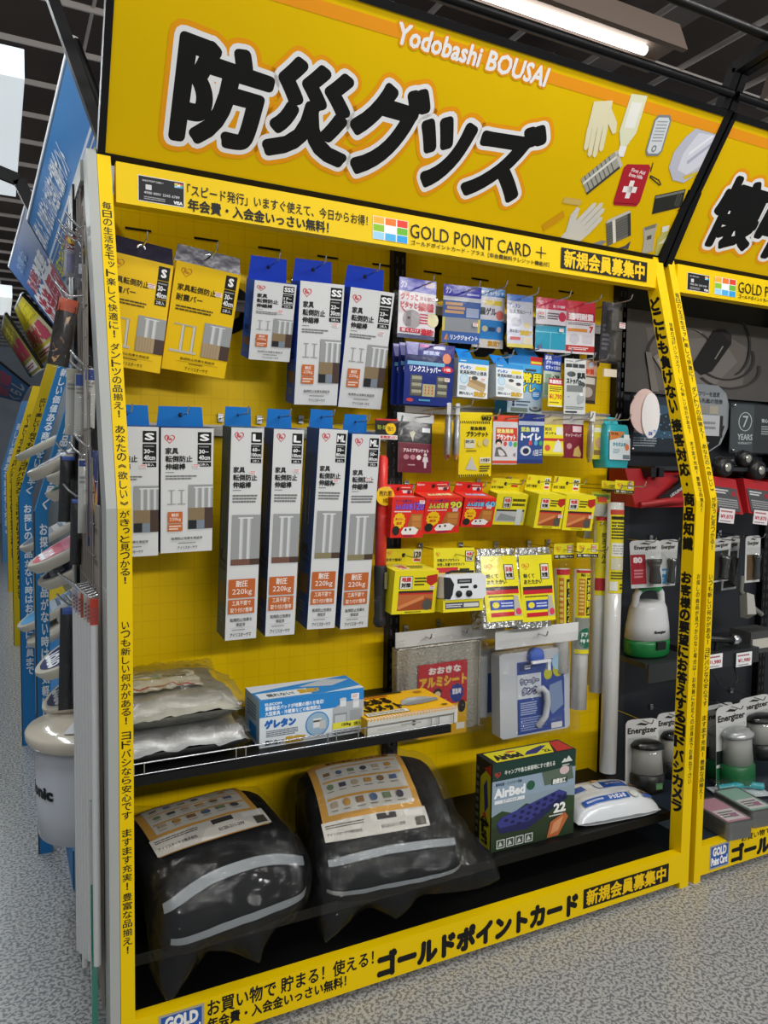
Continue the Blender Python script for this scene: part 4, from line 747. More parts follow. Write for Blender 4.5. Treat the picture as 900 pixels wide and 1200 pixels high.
# black hardware blister seen edge-on
r, w, h = place('C7', 'bracket_packet', 'dark packet of black quake brackets hanging beside the black uprights', 'packet')
mb = MB(); mb.box(-w/2, w/2, .0, .003, -h, 0, pc('2c2a30')); art(mb, [('R', .3, .08, .9, .3, '5a5860'), ('B', .1, .35, .5, .8, 6, '6a6870')], flat(w, h)); mb.build('backing_card', r)
mb = MB()
for z0, z1, x0, x1 in ((-.10, -.03, -.02, .03), (-.20, -.09, .0, .036)): mb.hexa([(x0, -.03, z0), (x1, -.03, z0), (x1, 0, z0-.005), (x0, 0, z0-.005), (x0+.004, -.026, z1), (x1-.004, -.026, z1), (x1, 0, z1), (x0, 0, z1)], mat('dark_bracket', '3b3a36', .35))
mb.build('bracket', r); sticker(r, w, h, .8, .38, .028, .02, -.034)
mb = MB(); mb.grid(lambda u, v: ((u-.5)*w*1.02, -.034*math.sin(math.pi*u)**.4-.001, -h*v), 8, 8, FILM2); mb.build('clear_blister', r)
p = world(r, (0, 0, -.03*h)); hook_at(p.x, p.y, p.z, 'packet of black brackets')
# ---- second row
D1 = [('R', 0, 0, 1, .20, '3c3a86'), ('P', [(.0, .0), (.26, .0), (.24, .22), (.06, .24)], '9a98c8'), ('R', .28, .02, .46, .07, 'b03a90'), ('R', .56, .03, .80, .08, 'c8cae8'), ('T', '耐震度', .36, .12, .68, .18, 'b8c4f0', .05), ('R', 0, .20, 1, .3, '23285c'), ('E', .84, .22, .09, .085, 'e8906a'), ('R', .0, .30, 1, 1, '1f2f7c'), ('R', .05, .30, .8, .36, '7ab8d8'), ('T', 'リンクストッパー', .10, .375, .72, .47, 'eef0fc', .05), ('E', .86, .40, .12, .055, 'd0303a'), ('T', '1個', .80, .375, .92, .425, 'f6e8e8', .03), ('R', .12, .52, .34, .86, '5a5858'), ('R', .64, .52, .88, .86, '5a5858')]
for i in range(3):
    for x in (.15, .67): D1 += [('R', x, .54+i*.11, x+.19, .62+i*.11, 'a8a58c'), ('R', x, .59+i*.11, x+.19, .625+i*.11, '6c6a5c')]
D1 += [('R', .36, .66, .62, .86, 'b8b082')]+[('E', .42+.07*i, .71+.05*j, .012, .018, 'c05848') for i in range(3) for j in range(3)]+[('E', .12, .93, .07, .03, 'c84848'), ('B', .3, .9, .6, .95, 1, '58a8c8'), ('T', '4個', .88, .93, .96, .98, 'e8e8f4')]
x, y, z, rx, ry, rz, w, h = P['D1']
for i, lab in enumerate(('navy link-stopper blister card, front one of three on its hook', 'navy link-stopper blister card, middle one of three on its hook', 'navy link-stopper blister card, rearmost of three on its hook')):
    P['D1_%d' % i] = (x-.006*i, y+.028*i, z, rx, ry, rz-.02*i, w, h)
    pouch('D1_%d' % i, 'link_stopper_card', lab, 'three navy link-stopper cards', D1 if i == 0 else D1[:14], .004, '1f2f7c', 'blister pack', 'navy link-stopper cards on one hook', (.84, .57) if i == 0 else None, hook=(i == 0), hv=.05, bulge=.004)
def elecom(white):
    o = [('R', 0, 0, 1, .13, '2a92d6'), ('B', .06, .05, .3, .09, 1, 'e4f0fa'), ('R', 0, .13, 1, 1, 'e3e8ea'), ('T', 'ゲレタン', .06, .19, .42, .28, '2468b8', .08), ('R', .56, .19, .93, .28, 'e8d840'), ('T', '家具転倒防止器具', .06, .31, .94, .41, '343c44', .03), ('E', .2, .53, .14, .13, '9ccbe8'), ('E', .2, .53, .11, .10, 'c8dde8')]
    o += [('P', [(.36, .46), (.92, .62), (.92, .74), (.36, .58)], 'e9e9e4' if white else 'a88c60'), ('P', [(.36, .58), (.92, .74), (.86, .86), (.3, .7)], 'd4d8d4' if white else 'c0a478'), ('E', .55, .49, .1, .05, '4a4844'), ('E', .82, .58, .1, .05, '4a4844') if white else ('R', .4, .5, .45, .55, 'd8d0b8')]
    return o+[('B', .06, .70, .3, .82, 3, '9aa4ac'), ('T', '倒れない!', .06, .86, .5, .94, '3c444c', .03), ('T', '震度7', .54, .84, .94, .96, 'c8a030', .08)]
carton('D2', 'stopper_box', 'white and blue furniture stopper box picturing a brown board', 'stopper box with the brown board', .06, elecom(False), 'b8c4cc', top='2a92d6', flap=(.02, .46, .032, .5, '1b86dc'), stick=(.82, .52), cat='box', group='white and blue furniture stopper boxes', base='e3e8ea')
carton('D3', 'stopper_box', 'white and blue furniture stopper box picturing a white board', 'stopper box with the white board', .06, elecom(True), 'c4ccd2', top='2a92d6', flap=(-.06, .42, .032, .5, '1b86dc'), cat='box', group='white and blue furniture stopper boxes', base='e3e8ea')
carton('D4', 'portable_toilet_box', 'pale blue emergency toilet box with big yellow lettering and red corner tag', 'emergency toilet box', .07, [('R', 0, 0, 1, .14, '1f86d4'), ('R', 0, .14, 1, .62, '4aa6dc'), ('R', 0, .62, 1, 1, 'a9bccb'), ('R', .62, 0, .97, .14, 'e03030'), ('R', .64, .08, .95, .12, 'f0e040'), ('R', .48, .22, .8, .26, '3a4048'), ('T', '非常用', .10, .29, .95, .46, '1c2a30', .12), ('T', '非常用', .10, .29, .95, .46, 'f0e020', .04), ('T', 'トイレ', .20, .49, .78, .62, '1c2a30', .12), ('T', 'トイレ', .20, .49, .78, .62, 'f0e020', .04), ('E', .82, .66, .14, .1, '2a7cc4'), ('B', .72, .62, .92, .70, 3, 'd8e8f4'), ('E', .17, .80, .04, .03, '28305a'), ('B', .25, .78, .68, .82, 1, '3c4a5c'), ('E', .17, .86, .04, .03, '28305a'), ('B', .25, .84, .6, .88, 1, '3c4a5c'), ('R', .1, .91, .58, .98, '6c7a70'), ('E', .80, .92, .18, .05, '4c5458'), ('E', .80, .90, .14, .035, 'a8aeb0'), ('E', .80, .90, .07, .02, '5c6468')], '2a88cc', flap=(.3, .85, .03, .5, '1f86d4'), base='4aa6dc')
pouch('D5', 'fixing_sheet_packet', 'blue-topped green sheet packet behind the yellow price tag', 'blue and green packet', [('R', 0, 0, 1, .38, '2c4cac'), ('T', '家具', .05, .03, .4, .12, 'dfe6f8', .05), ('T', 'グラつき防止', .1, .14, .95, .22, 'dfe6f8', .05), ('T', 'ピタッと固定', .1, .25, .95, .33, 'dfe6f8', .05), ('R', 0, .38, 1, 1, 'c4d2c0'), ('R', .08, .44, .4, .92, '8cae90'), ('R', .5, .46, .92, .62, '5c6e60'), ('R', .5, .66, .92, .95, 'a8b8a4')], hv=.05)
r, w, h = place('D5t', 'price_tag', 'yellow price tag reading 1,790 hanging over the blue and green packet', 'price tag')
mb = MB(); mb.box(-w/2, w/2, 0, .0015, -h, 0, WHITE); art(mb, [('R', 0, 0, 1, .24, 'b83040'), ('T', '数量限定', .08, .05, .92, .18, 'f4e4e4', .05), ('R', 0, .24, 1, .96, 'f2dc1c'), ('B', .08, .28, .92, .48, 3, '6a5418'), ('T', '¥1,790', .08, .56, .92, .76, 'c8282c', .03), ('B', .1, .82, .85, .9, 1, '8a7020')], flat(w, h)); mb.build('card', r)
mb = MB(); mb.tube([(0, .001, 0), (0, .02, .02), (0, .06, .022)], .0012, WHITE, 5); mb.build('card_clip', r)
pouch('D6', 'furniture_stopper_packet', 'grey and white furniture stopper packet with black lettering', 'grey and white stopper packet', [('R', 0, 0, 1, 1, 'd6d8d6'), ('B', .06, .03, .4, .06, 1, '6c7274'), ('R', .06, .09, .34, .16, '3c4040'), ('R', .37, .09, .62, .16, '3c4040'), ('R', .65, .09, .94, .16, '3c4040'), ('R', 0, .2, 1, .9, 'c6cac8'), ('E', .3, .28, .2, .05, '3c4242'), ('T', '家具', .58, .25, .96, .35, '2c3030', .1), ('T', 'ストッパー', .1, .36, .75, .45, '2c3030', .1), ('E', .8, .46, .18, .05, '484e4e'), ('R', .1, .48, .85, .6, '7c8280'), ('L', .15, .68, .7, .82, .02, '8a908e'), ('E', .75, .72, .2, .09, 'aab0ae'), ('E', .78, .64, .1, .03, 'e8ebe8'), ('B', .08, .86, .9, .92, 2, '7c8280'), ('R', .06, .95, .6, .98, '2c3030')], hv=.04)
pouch('D7', 'gel_mat_packet', 'orange-topped packet with brown picture behind the grey stopper packet', 'orange-topped packet', [('R', 0, 0, 1, .36, 'd8a890'), ('T', '耐震', .3, .2, .8, .32, 'c84830', .05), ('E', .62, .1, .15, .06, 'c8d8e4'), ('R', 0, .36, 1, 1, '6c5c50'), ('R', .1, .4, .9, .55, 'cfc8bc'), ('E', .5, .74, .3, .12, 'b8aca0'), ('R', 0, .92, 1, 1, '38302c')], hv=.04)
# ---- third row
er = pouch('E1', 'blanket_packet', 'black and maroon emergency wear packet with white figure, beside the black upright', 'black and maroon packet', [('R', 0, 0, 1, .42, '1c1b1d'), ('P', [(.32, .22), (.44, .18), (.5, .22), (.44, .3), (.42, .4), (.36, .3)], 'b8b094'), ('P', [(.06, .2), (.12, .14), (.12, .24), (.05, .3)], '8a8a8c'), ('R', .70, .11, .94, .2, 'd8d8dc'), ('R', 0, .42, 1, 1, '6c1c2c'), ('R', .0, .42, 1, .43, '88404c'), ('T', 'アルミブランケット', .15, .53, .9, .6, 'e8c8d0', .06), ('E', .23, .70, .08, .05, 'b87c88'), ('E', .42, .70, .08, .05, 'b87c88'), ('E', .60, .70, .07, .05, 'e8d8d0'), ('E', .80, .64, .05, .03, 'd8ccd0'), ('P', [(.74, .68), (.87, .68), (.89, .78), (.84, .78), (.83, .9), (.77, .9), (.76, .78), (.71, .78)], 'd8ccd0'), ('B', .28, .83, .52, .87, 1, 'c8a0a8')], hook=False)
x, y, z, rx, ry, rz, w, h = P['E1']
def white_header(root, w, zt, hh, y=.0, over=.02, m=None):
    mb = MB(); mb.grid(lambda u, v: ((u-.5)*(w+over), y-.002*math.sin(math.pi*u*3)-.002, zt-hh*v), 8, 3, m or mat('frosted_plastic', 'dededb', .35)); mb.grid(lambda u, v: ((.5-u)*(w+over), y+.001, zt-hh*v), 2, 1, m or mat('frosted_plastic', 'dededb', .35))
    return mb.build('hanging_strip', root)
white_header(er, w, .024, .026, .0, .01); p = world(er, (.0, 0, .013)); hook_at(p.x, p.y, p.z, 'black and maroon packet')
# two silver packets seen edge-on
for i, (px, c, lab) in enumerate(((.99, '8c1c30', 'silver foil packet with maroon side hanging edge-on, nearer the black packet'), (1.022, 'd8862c', 'silver foil packet with orange side hanging edge-on by the yellow striped one'))):
    r = thing('foil_packet', lab, 'packet', (px, .29, 1.575), (0, .02, -.5), 'silver packets hanging edge-on')
    mb = MB(); mb.lathe([(.003, 0), (.010, -.02), (.0115, -.08), (.011, -.125), (.004, -.145)], mat('silver_foil', 'c4c6c8', .34, .6, bump=.5, bscale=45), 14, sy=4.0); mb.build('foil_body', r)
    mb = MB(); art(mb, [('R', .2, .0, .9, 1, c), ('B', .25, .1, .85, .9, 7, 'e8d8c8')], lambda u, v, l: (-.004+u*.010, -.0385-l*.0001+abs(v-.5)*.006, -.03-v*.11), 4); mb.build('printed_side', r)
    mb = MB(); mb.box(-.006, .006, -.02, .02, -.005, .03, mat('frosted_plastic', 'dededb', .35)); mb.build('hanging_strip', r)
    if i == 0: hook_at(px+.018, .28, 1.593, 'two silver foil packets')
st = [('P', [(x0, a), (x0+.03, a), (x0+.055, b), (x0+.025, b)], '1c1a10') for a, b in ((.135, .175), (.96, 1.0)) for x0 in [i*.062 for i in range(15)]]
pouch('E3', 'blanket_packet', 'tall yellow blanket packet with black hazard stripes', 'yellow striped blanket packet', [('R', 0, 0, 1, 1, 'f0d410')]+st+[('T', '003', .66, .04, .95, .12, '1c1a10', .05), ('T', '緊急簡易', .32, .22, .78, .275, '2c2810', .03), ('T', 'ブランケット', .2, .295, .86, .375, '1c1a10', .05), ('R', .16, .41, .45, .55, 'd8d4bc'), ('T', '防災', .18, .43, .43, .475, '3a3620', .04), ('E', .6, .48, .08, .05, 'e0c850'), ('E', .8, .46, .09, .06, 'c8b890'), ('B', .2, .58, .55, .61, 1, '6a5c10'), ('P', [(.2, .88), (.36, .68), (.46, .8), (.56, .90)], 'c8c4b8'), ('R', .62, .70, .96, .79, 'ece6d0'), ('T', '大判薄手', .64, .715, .94, .775, '4a4020', .04), ('B', .62, .82, .95, .93, 3, '4a4020')], back='f0d410', hv=.06, hu=.68)
pouch('E4', 'blanket_packet', 'white and red blanket packet with a seated figure, beside the navy packet', 'white and red blanket packet', [('R', 0, 0, 1, .13, 'd8401c'), ('R', .04, .02, .16, .10, '2a1c18'), ('R', 0, .13, 1, .92, 'd9d4d6'), ('R', .1, .25, .98, .52, 'd04434'), ('T', '緊急簡易', .15, .28, .8, .36, 'f0e08a', .05), ('T', 'ブランケット', .15, .39, .9, .50, 'f4e6e0', .08), ('E', .22, .55, .13, .07, '2a2226'), ('E', .22, .59, .09, .05, 'e8cdb8'), ('P', [(.08, .84), (.12, .66), (.3, .64), (.5, .74), (.6, .84)], '6c6a64'), ('E', .48, .58, .07, .05, 'd05048'), ('E', .70, .58, .08, .055, '58a0d0'), ('E', .90, .59, .08, .055, '58b048'), ('T', '1枚', .82, .76, .94, .84, '6a5a5e'), ('R', 0, .92, 1, .98, 'd85438')], stick=None, hv=.07)
pouch('E5', 'toilet_packet', 'navy and white emergency toilet packet, beside the white and red one', 'navy toilet packet', [('R', 0, 0, 1, .14, '22327c'), ('R', 0, .14, 1, .22, 'b8c0d4'), ('R', 0, .22, 1, 1, '36508f'), ('T', '緊急', .1, .26, .42, .35, 'd8dc6a', .05), ('T', '簡易', .46, .26, .78, .35, 'e4e8f0', .05), ('T', 'トイレ', .12, .39, .85, .52, 'eef0f8', .08), ('E', .46, .58, .07, .05, 'd05058'), ('E', .68, .58, .07, .05, '5ab0d8'), ('E', .88, .58, .07, .05, '50a868'), ('E', .3, .74, .2, .10, 'd8d8e0'), ('E', .31, .745, .12, .06, '2c3450'), ('T', '1回', .6, .72, .8, .84, 'e8ecf4', .02), ('B', .84, .7, .96, .84, 3, 'c8d0e4'), ('R', 0, .92, 1, 1, '2a3c78')], hv=.08)
def clear_top(k, ops, name, label, short, split, topc, back, hv=.09):
    return pouch(k, name, label, short, [('R', 0, 0, 1, split, topc)]+ops, back=back, hv=hv)
clear_top('E6', [('R', 0, .22, 1, 1, 'ecdc2a'), ('T', '防災', .1, .28, .4, .36, '3a3010', .04), ('T', 'ポンチョ', .1, .39, .6, .46, '3a3010', .04), ('R', .6, .26, .94, .46, 'e8e8e0'), ('R', .0, .55, 1, .62, 'c83a30'), ('P', [(.45, .9), (.6, .64), (.72, .58), (.85, .66), (.95, .9)], 'e4e2dc'), ('E', .2, .8, .13, .08, 'd85848'), ('R', 0, .95, 1, 1, 'c8b820')], 'poncho_packet', 'small yellow poncho packet with a gold clear top', 'small yellow poncho packet', .20, 'b8a878', 'ecdc2a')
clear_top('E7', [('R', 0, .2, 1, 1, '7c2030'), ('R', .45, .24, .9, .38, 'e4c8cc'), ('T', 'キャリーバッグ', .12, .42, .9, .5, 'e8ccd0', .03), ('E', .3, .72, .12, .07, 'c88c94'), ('P', [(.5, .95), (.55, .78), (.75, .70), (.9, .9), (.85, .97)], 'c8a860')], 'carry_bag_packet', 'small maroon packet with a white plastic top', 'small maroon packet', .2, 'c4c2bc', '7c2030')
r = thing('foil_packet', 'silver foil packet hanging edge-on between the maroon and yellow packets', 'packet', (1.578, .30, 1.575), (0, .03, -.55), 'silver packets hanging edge-on')
mb = MB(); mb.lathe([(.003, .0), (.009, -.02), (.010, -.07), (.009, -.12), (.004, -.145)], mat('silver_foil'), 14, sy=4); mb.build('foil_body', r); mb = MB(); mb.box(-.008, .008, -.02, .02, -.004, .03, mat('frosted_plastic')); mb.build('hanging_strip', r)
hook_at(1.59, .29, 1.575, 'silver foil packet by the maroon packet')
clear_top('E9', [('R', 0, .2, 1, 1, 'd8c438'), ('R', .1, .26, .9, .36, 'e8e4d0'), ('E', .5, .62, .32, .14, 'c49a70'), ('R', .1, .78, .9, .9, '8c6a3c')], 'rope_packet', 'narrow yellow packet with gold clear top beside the teal wipes', 'narrow yellow packet', .2, 'b8a878', 'd8c438')
# teal wipes
r, w, h = place('E10', 'wet_wipe_pack', 'teal and white pack of wet wipes hanging beside the black upright', 'wet wipes')
mb = MB()
def tealbox(u, v):
    a = 2*math.pi*u; z = -h*v; k = .9-.1*(abs(v-.5)*2)**3; cx = max(-1, min(1, 1.35*math.cos(a))); cy = max(-1, min(1, 1.35*math.sin(a)))
    return Vector((cx*w/2*k*1.05, .045+cy*.045*k, z))
mb.grid(tealbox, 28, 10, pc('2ba6b0', True)); mb.box(-w*.40, w*.40, .01, .08, -h*1.0, -h*.98, pc('2ba6b0', True)); mb.box(-w*.42, w*.42, .02, .07, -.004, .004, pc('2ba6b0', True))
art(mb, [('R', .06, .30, .94, .82, 'cfd8dc'), ('P', [(.06, .16), (.72, .16), (.5, .30), (.06, .38)], 'c87a3c'), ('T', '99.9%', .12, .19, .42, .25, '5a3010', .04), ('R', .66, .22, .9, .34, 'e8e8e8'), ('T', 'からだふき', .2, .42, .74, .5, '2a8c98', .06), ('E', .8, .52, .09, .08, 'd87848'), ('B', .2, .56, .5, .68, 3, '8ca4ac'), ('R', .62, .70, .92, .80, '6c8088')], lambda u, v, l: ((u-.5)*w*.92, -.0012-l*.0001, -v*h))
mb.build('pack_body', r)
mb = MB(); mb.hexa([(-w*.36, .03, 0), (w*.2, .03, 0), (w*.2, .06, 0), (-w*.36, .06, 0), (-w*.34, .04, .03), (w*.18, .04, .03), (w*.18, .05, .03), (-w*.34, .05, .03)], pc('3bb4bd', True)); mb.build('hanging_tab', r)
p = world(r, (-.06*w, .04, .018)); hook_at(p.x, p.y, p.z, 'teal wet wipes')
# ---- fourth row: red and yellow boxes
def funbaru(num, c):
    return [('R', 0, 0, 1, 1, 'e0281c'), ('T', 'テントも倒さない', .1, .04, .66, .12, '5c2460', .04), ('T', 'ふんばる君', .1, .15, .62, .29, '501c60', .12), ('T', 'ふんばる君', .1, .15, .62, .29, c, .05), ('T', num, .68, .12, .98, .29, '501c60', .1), ('T', num, .68, .12, .98, .29, c, .04), ('B', .08, .32, .6, .37, 1, 'ece0dc'),
            ('P', [(.25+.19*math.cos(i*math.pi/12)*(1 if i % 2 else .87), .57+.21*math.sin(i*math.pi/12)*(1 if i % 2 else .87)) for i in range(24)], 'f0c010'), ('T', '滑らさない', .13, .50, .37, .56, 'c02818', .04), ('T', '固定', .17, .6, .33, .67, 'c02818', .04),
            ('P', [(.5, .72), (.6, .4), (.95, .4), (.95, .80), (.6, .84)], 'a8682c'), ('R', .64, .44, .92, .58, 'c8843c'), ('R', .64, .6, .92, .74, 'c07c38'), ('E', .16, .82, .11, .12, '28241c'), ('P', [(.32, .86), (.4, .74), (.7, .72), (.86, .80), (.78, .92), (.36, .92)], 'ece6e0'), ('E', .46, .80, .03, .035, '3a3030'), ('E', .6, .79, .03, .035, '3a3030'), ('B', .4, .94, .72, .98, 1, '3c2a70')]
RED = 'red furniture brace boxes in a row'
fo = [('T', 'Nomo', .05, .15, .25, .35, 'f0dcd8', .04), ('B', .6, .2, .95, .35, 1, 'f0c8c0'), ('P', [(.62, .5), (.95, .4), (.92, .75), (.66, .8)], 'e8d8d8'), ('E', .84, .7, .06, .2, '5a3440')]
to = lambda c: [('T', 'ふんばる君', .2, .35, .85, .62, c, .1)]
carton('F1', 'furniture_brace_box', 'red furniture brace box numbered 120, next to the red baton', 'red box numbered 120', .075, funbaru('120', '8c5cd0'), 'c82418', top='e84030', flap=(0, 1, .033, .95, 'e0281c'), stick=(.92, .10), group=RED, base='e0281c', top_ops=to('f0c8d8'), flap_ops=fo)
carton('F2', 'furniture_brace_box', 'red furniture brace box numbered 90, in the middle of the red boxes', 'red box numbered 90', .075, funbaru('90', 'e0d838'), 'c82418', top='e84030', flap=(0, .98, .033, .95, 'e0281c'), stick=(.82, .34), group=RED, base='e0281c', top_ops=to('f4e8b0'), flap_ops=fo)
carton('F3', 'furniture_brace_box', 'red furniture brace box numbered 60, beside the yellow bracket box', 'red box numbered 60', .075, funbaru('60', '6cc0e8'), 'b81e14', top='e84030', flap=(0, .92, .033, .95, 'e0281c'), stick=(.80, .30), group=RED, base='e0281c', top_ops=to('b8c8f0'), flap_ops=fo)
ty = [('H', .12, .28, .06, .16, 'e08020'), ('T', '自宅で簡単!', .05, .62, .45, .82, '504810', .03), ('R', .72, .12, .92, .88, 'e8e8e0'), ('T', '90', .74, .2, .90, .55, '202020', .05), ('R', .74, .68, .9, .82, 'c83028')]
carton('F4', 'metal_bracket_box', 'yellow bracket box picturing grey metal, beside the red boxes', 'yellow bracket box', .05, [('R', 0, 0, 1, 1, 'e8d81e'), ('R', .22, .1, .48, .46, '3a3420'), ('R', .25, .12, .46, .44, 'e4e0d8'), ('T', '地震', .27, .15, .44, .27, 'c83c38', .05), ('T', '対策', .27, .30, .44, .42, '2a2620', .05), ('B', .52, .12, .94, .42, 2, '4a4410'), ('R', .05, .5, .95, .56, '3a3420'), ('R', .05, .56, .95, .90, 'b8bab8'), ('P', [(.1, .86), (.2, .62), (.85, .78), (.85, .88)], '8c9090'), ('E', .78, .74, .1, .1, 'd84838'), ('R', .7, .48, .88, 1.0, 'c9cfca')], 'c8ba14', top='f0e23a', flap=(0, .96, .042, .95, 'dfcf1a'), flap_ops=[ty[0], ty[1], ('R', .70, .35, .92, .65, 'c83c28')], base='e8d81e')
def brace_y(num):
    return [('R', 0, 0, 1, 1, 'ecdc1c'), ('R', .12, .12, .42, .42, '3a3420'), ('R', .14, .13, .41, .41, 'e8e4dc'), ('T', '地震', .17, .15, .38, .25, 'c83c38', .06), ('T', '対策', .17, .28, .38, .38, '2a2620', .06), ('B', .46, .14, .74, .36, 3, '4a4410'), ('P', [(.74, .12), (.98, .08), (1.0, .26), (.86, .36), (.74, .28)], 'b82a20'), ('R', .12, .46, .92, .515, '3a2c20'), ('R', .12, .515, .92, .55, 'c83028'), ('R', .12, .55, .92, .92, 'c06a38'), ('P', [(.12, .86), (.7, .62), (.92, .66), (.92, .92), (.12, .92)], 'a04c24'), ('P', [(.12, .82), (.7, .58), (.72, .66), (.14, .90)], 'd88850'), ('E', .8, .80, .12, .13, '55524c'), ('B', .3, .94, .7, .98, 1, '7a7010')]
YB = 'yellow floor-wedge boxes'
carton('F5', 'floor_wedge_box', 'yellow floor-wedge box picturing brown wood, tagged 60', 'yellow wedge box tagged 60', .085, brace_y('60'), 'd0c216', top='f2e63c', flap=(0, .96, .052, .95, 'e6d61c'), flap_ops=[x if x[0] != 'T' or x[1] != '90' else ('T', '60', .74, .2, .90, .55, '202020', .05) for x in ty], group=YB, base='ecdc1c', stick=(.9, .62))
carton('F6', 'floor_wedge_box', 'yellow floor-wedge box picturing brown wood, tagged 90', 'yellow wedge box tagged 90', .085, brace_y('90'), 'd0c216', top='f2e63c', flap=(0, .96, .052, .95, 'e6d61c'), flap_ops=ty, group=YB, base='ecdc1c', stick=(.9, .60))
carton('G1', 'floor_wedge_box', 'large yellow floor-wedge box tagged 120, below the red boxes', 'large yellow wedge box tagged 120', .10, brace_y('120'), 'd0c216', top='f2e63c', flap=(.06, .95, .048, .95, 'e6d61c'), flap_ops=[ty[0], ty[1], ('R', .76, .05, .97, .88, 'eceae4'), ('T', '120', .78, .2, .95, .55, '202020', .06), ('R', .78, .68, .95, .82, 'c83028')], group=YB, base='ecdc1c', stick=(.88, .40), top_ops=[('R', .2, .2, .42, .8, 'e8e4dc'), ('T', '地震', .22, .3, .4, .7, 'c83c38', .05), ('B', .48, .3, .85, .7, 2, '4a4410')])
carton('F7', 'metal_bracket_box', 'small yellow box hanging low behind the yellow wedge boxes', 'small low yellow box', .04, [('R', 0, 0, 1, 1, 'dcc81c'), ('P', [(.0, .4), (.3, .3), (.34, .9), (.04, .95)], 'b8bab4'), ('R', .5, .3, .85, .8, 'e8e4dc'), ('T', '防災', .55, .4, .8, .7, 'c83c38', .05)], 'b8a814', hook=False, base='dcc81c')
pouch('F8', 'glove_packet', 'green and yellow packet with a grey clear bag beside the yellow wedge boxes', 'green and yellow packet', [('R', 0, 0, 1, .5, 'b0b02a'), ('R', .1, .1, .9, .3, '5a7a3c'), ('R', .3, .2, .8, .42, 'c8442c'), ('R', 0, .5, 1, 1, 'a8a69a'), ('P', [(.2, .6), (.6, .55), (.8, .9), (.3, .95)], 'c8c6bc')], hook=True, hv=-.15)
# ---- radio on its yellow card
r, w, h = place('G2', 'hand_crank_radio', 'white and black crank radio strapped to a yellow card', 'radio')
mb = MB(); mb.box(-w/2, w/2, .0, .004, -h, 0, pc('e6d81e')); mb.box(-w*.47, w*.5, -.045, .0, -h, -h*.80, pc('e6d81e'))
art(mb, [('H', .10, .10, .05, .045, 'd87820'), ('T', '充電式ラジオライト', .08, .17, .62, .22, '3a3410', .03), ('T', '手回し充電ラジオライト', .08, .24, .75, .29, '3a3410', .03), ('R', .76, .05, .96, .22, '3a3420'), ('R', .78, .06, .95, .21, 'e8e4dc'), ('T', '地震', .8, .075, .93, .13, 'c83c38', .05), ('T', '対策', .8, .145, .93, .20, '2a2620', .05), ('R', .06, .31, .58, .39, 'c83038'), ('B', .62, .32, .92, .38, 1, '2a2a20')], flat(w, h))
art(mb, [('R', .08, .85, .9, .95, '4a4c58'), ('B', .1, .87, .5, .93, 2, 'd8d8d8'), ('R', .52, .87, .88, .93, 'd0d0c8')], flat(w, h, -.045)); mb.build('backing_card', r)
bw, bh, bd = w*1.02, .078, .05
mb = MB(); W2 = mat('white_radio_plastic', 'dfe1e3', .35)
pts = [(-.5, -.42), (-.46, -.5), (.42, -.5), (.5, -.38), (.5, .38), (.42, .5), (-.42, .5), (-.5, .4)]
mb.prism([(a*bw+.006, b*bh) for a, b in pts], lambda a, b, t: (a, -t, b-.118), .004, bd, W2); mb.build('radio_body', r)
rf = lambda u, v, l: (-bw/2+.006+u*bw, -bd-.0004-l*.0001, -.118+bh/2-v*bh)
mb = MB(); art(mb, [('R', .32, .2, .66, .38, '1c1c1e'), ('R', .36, .26, .62, .32, '8a8a8a'), ('R', .38, .48, .58, .56, '1c1c1e'), ('E', .74, .52, .05, .08, '1c1c1e'), ('P', [(0, .1), (.16, .14), (.24, .4), (.2, .8), (.14, .98), (0, .96)], '1d1d1f')], rf); mb.build('front_panel', r)
for u in (.34, .58):
    mb = MB(); c = rf(u, .78, 0); mb.lathe([(.010, 0), (.010, .006), (.008, .008)], pc('1c1c1e'), 16, mx=Matrix.Translation(c) @ Matrix.Rotation(math.pi/2, 4, 'X')); mb.build('knob', r)
mb = MB(); mb.tube([(-.05, -bd*.6, -.078), (-.03, -bd*.6, -.072), (.05, -bd*.6, -.074)], .004, pc('1c1c1e'), 8); mb.build('aerial', r)
p = world(r, (.005, 0, -.02)); hook_at(p.x, p.y, p.z, 'crank radio')
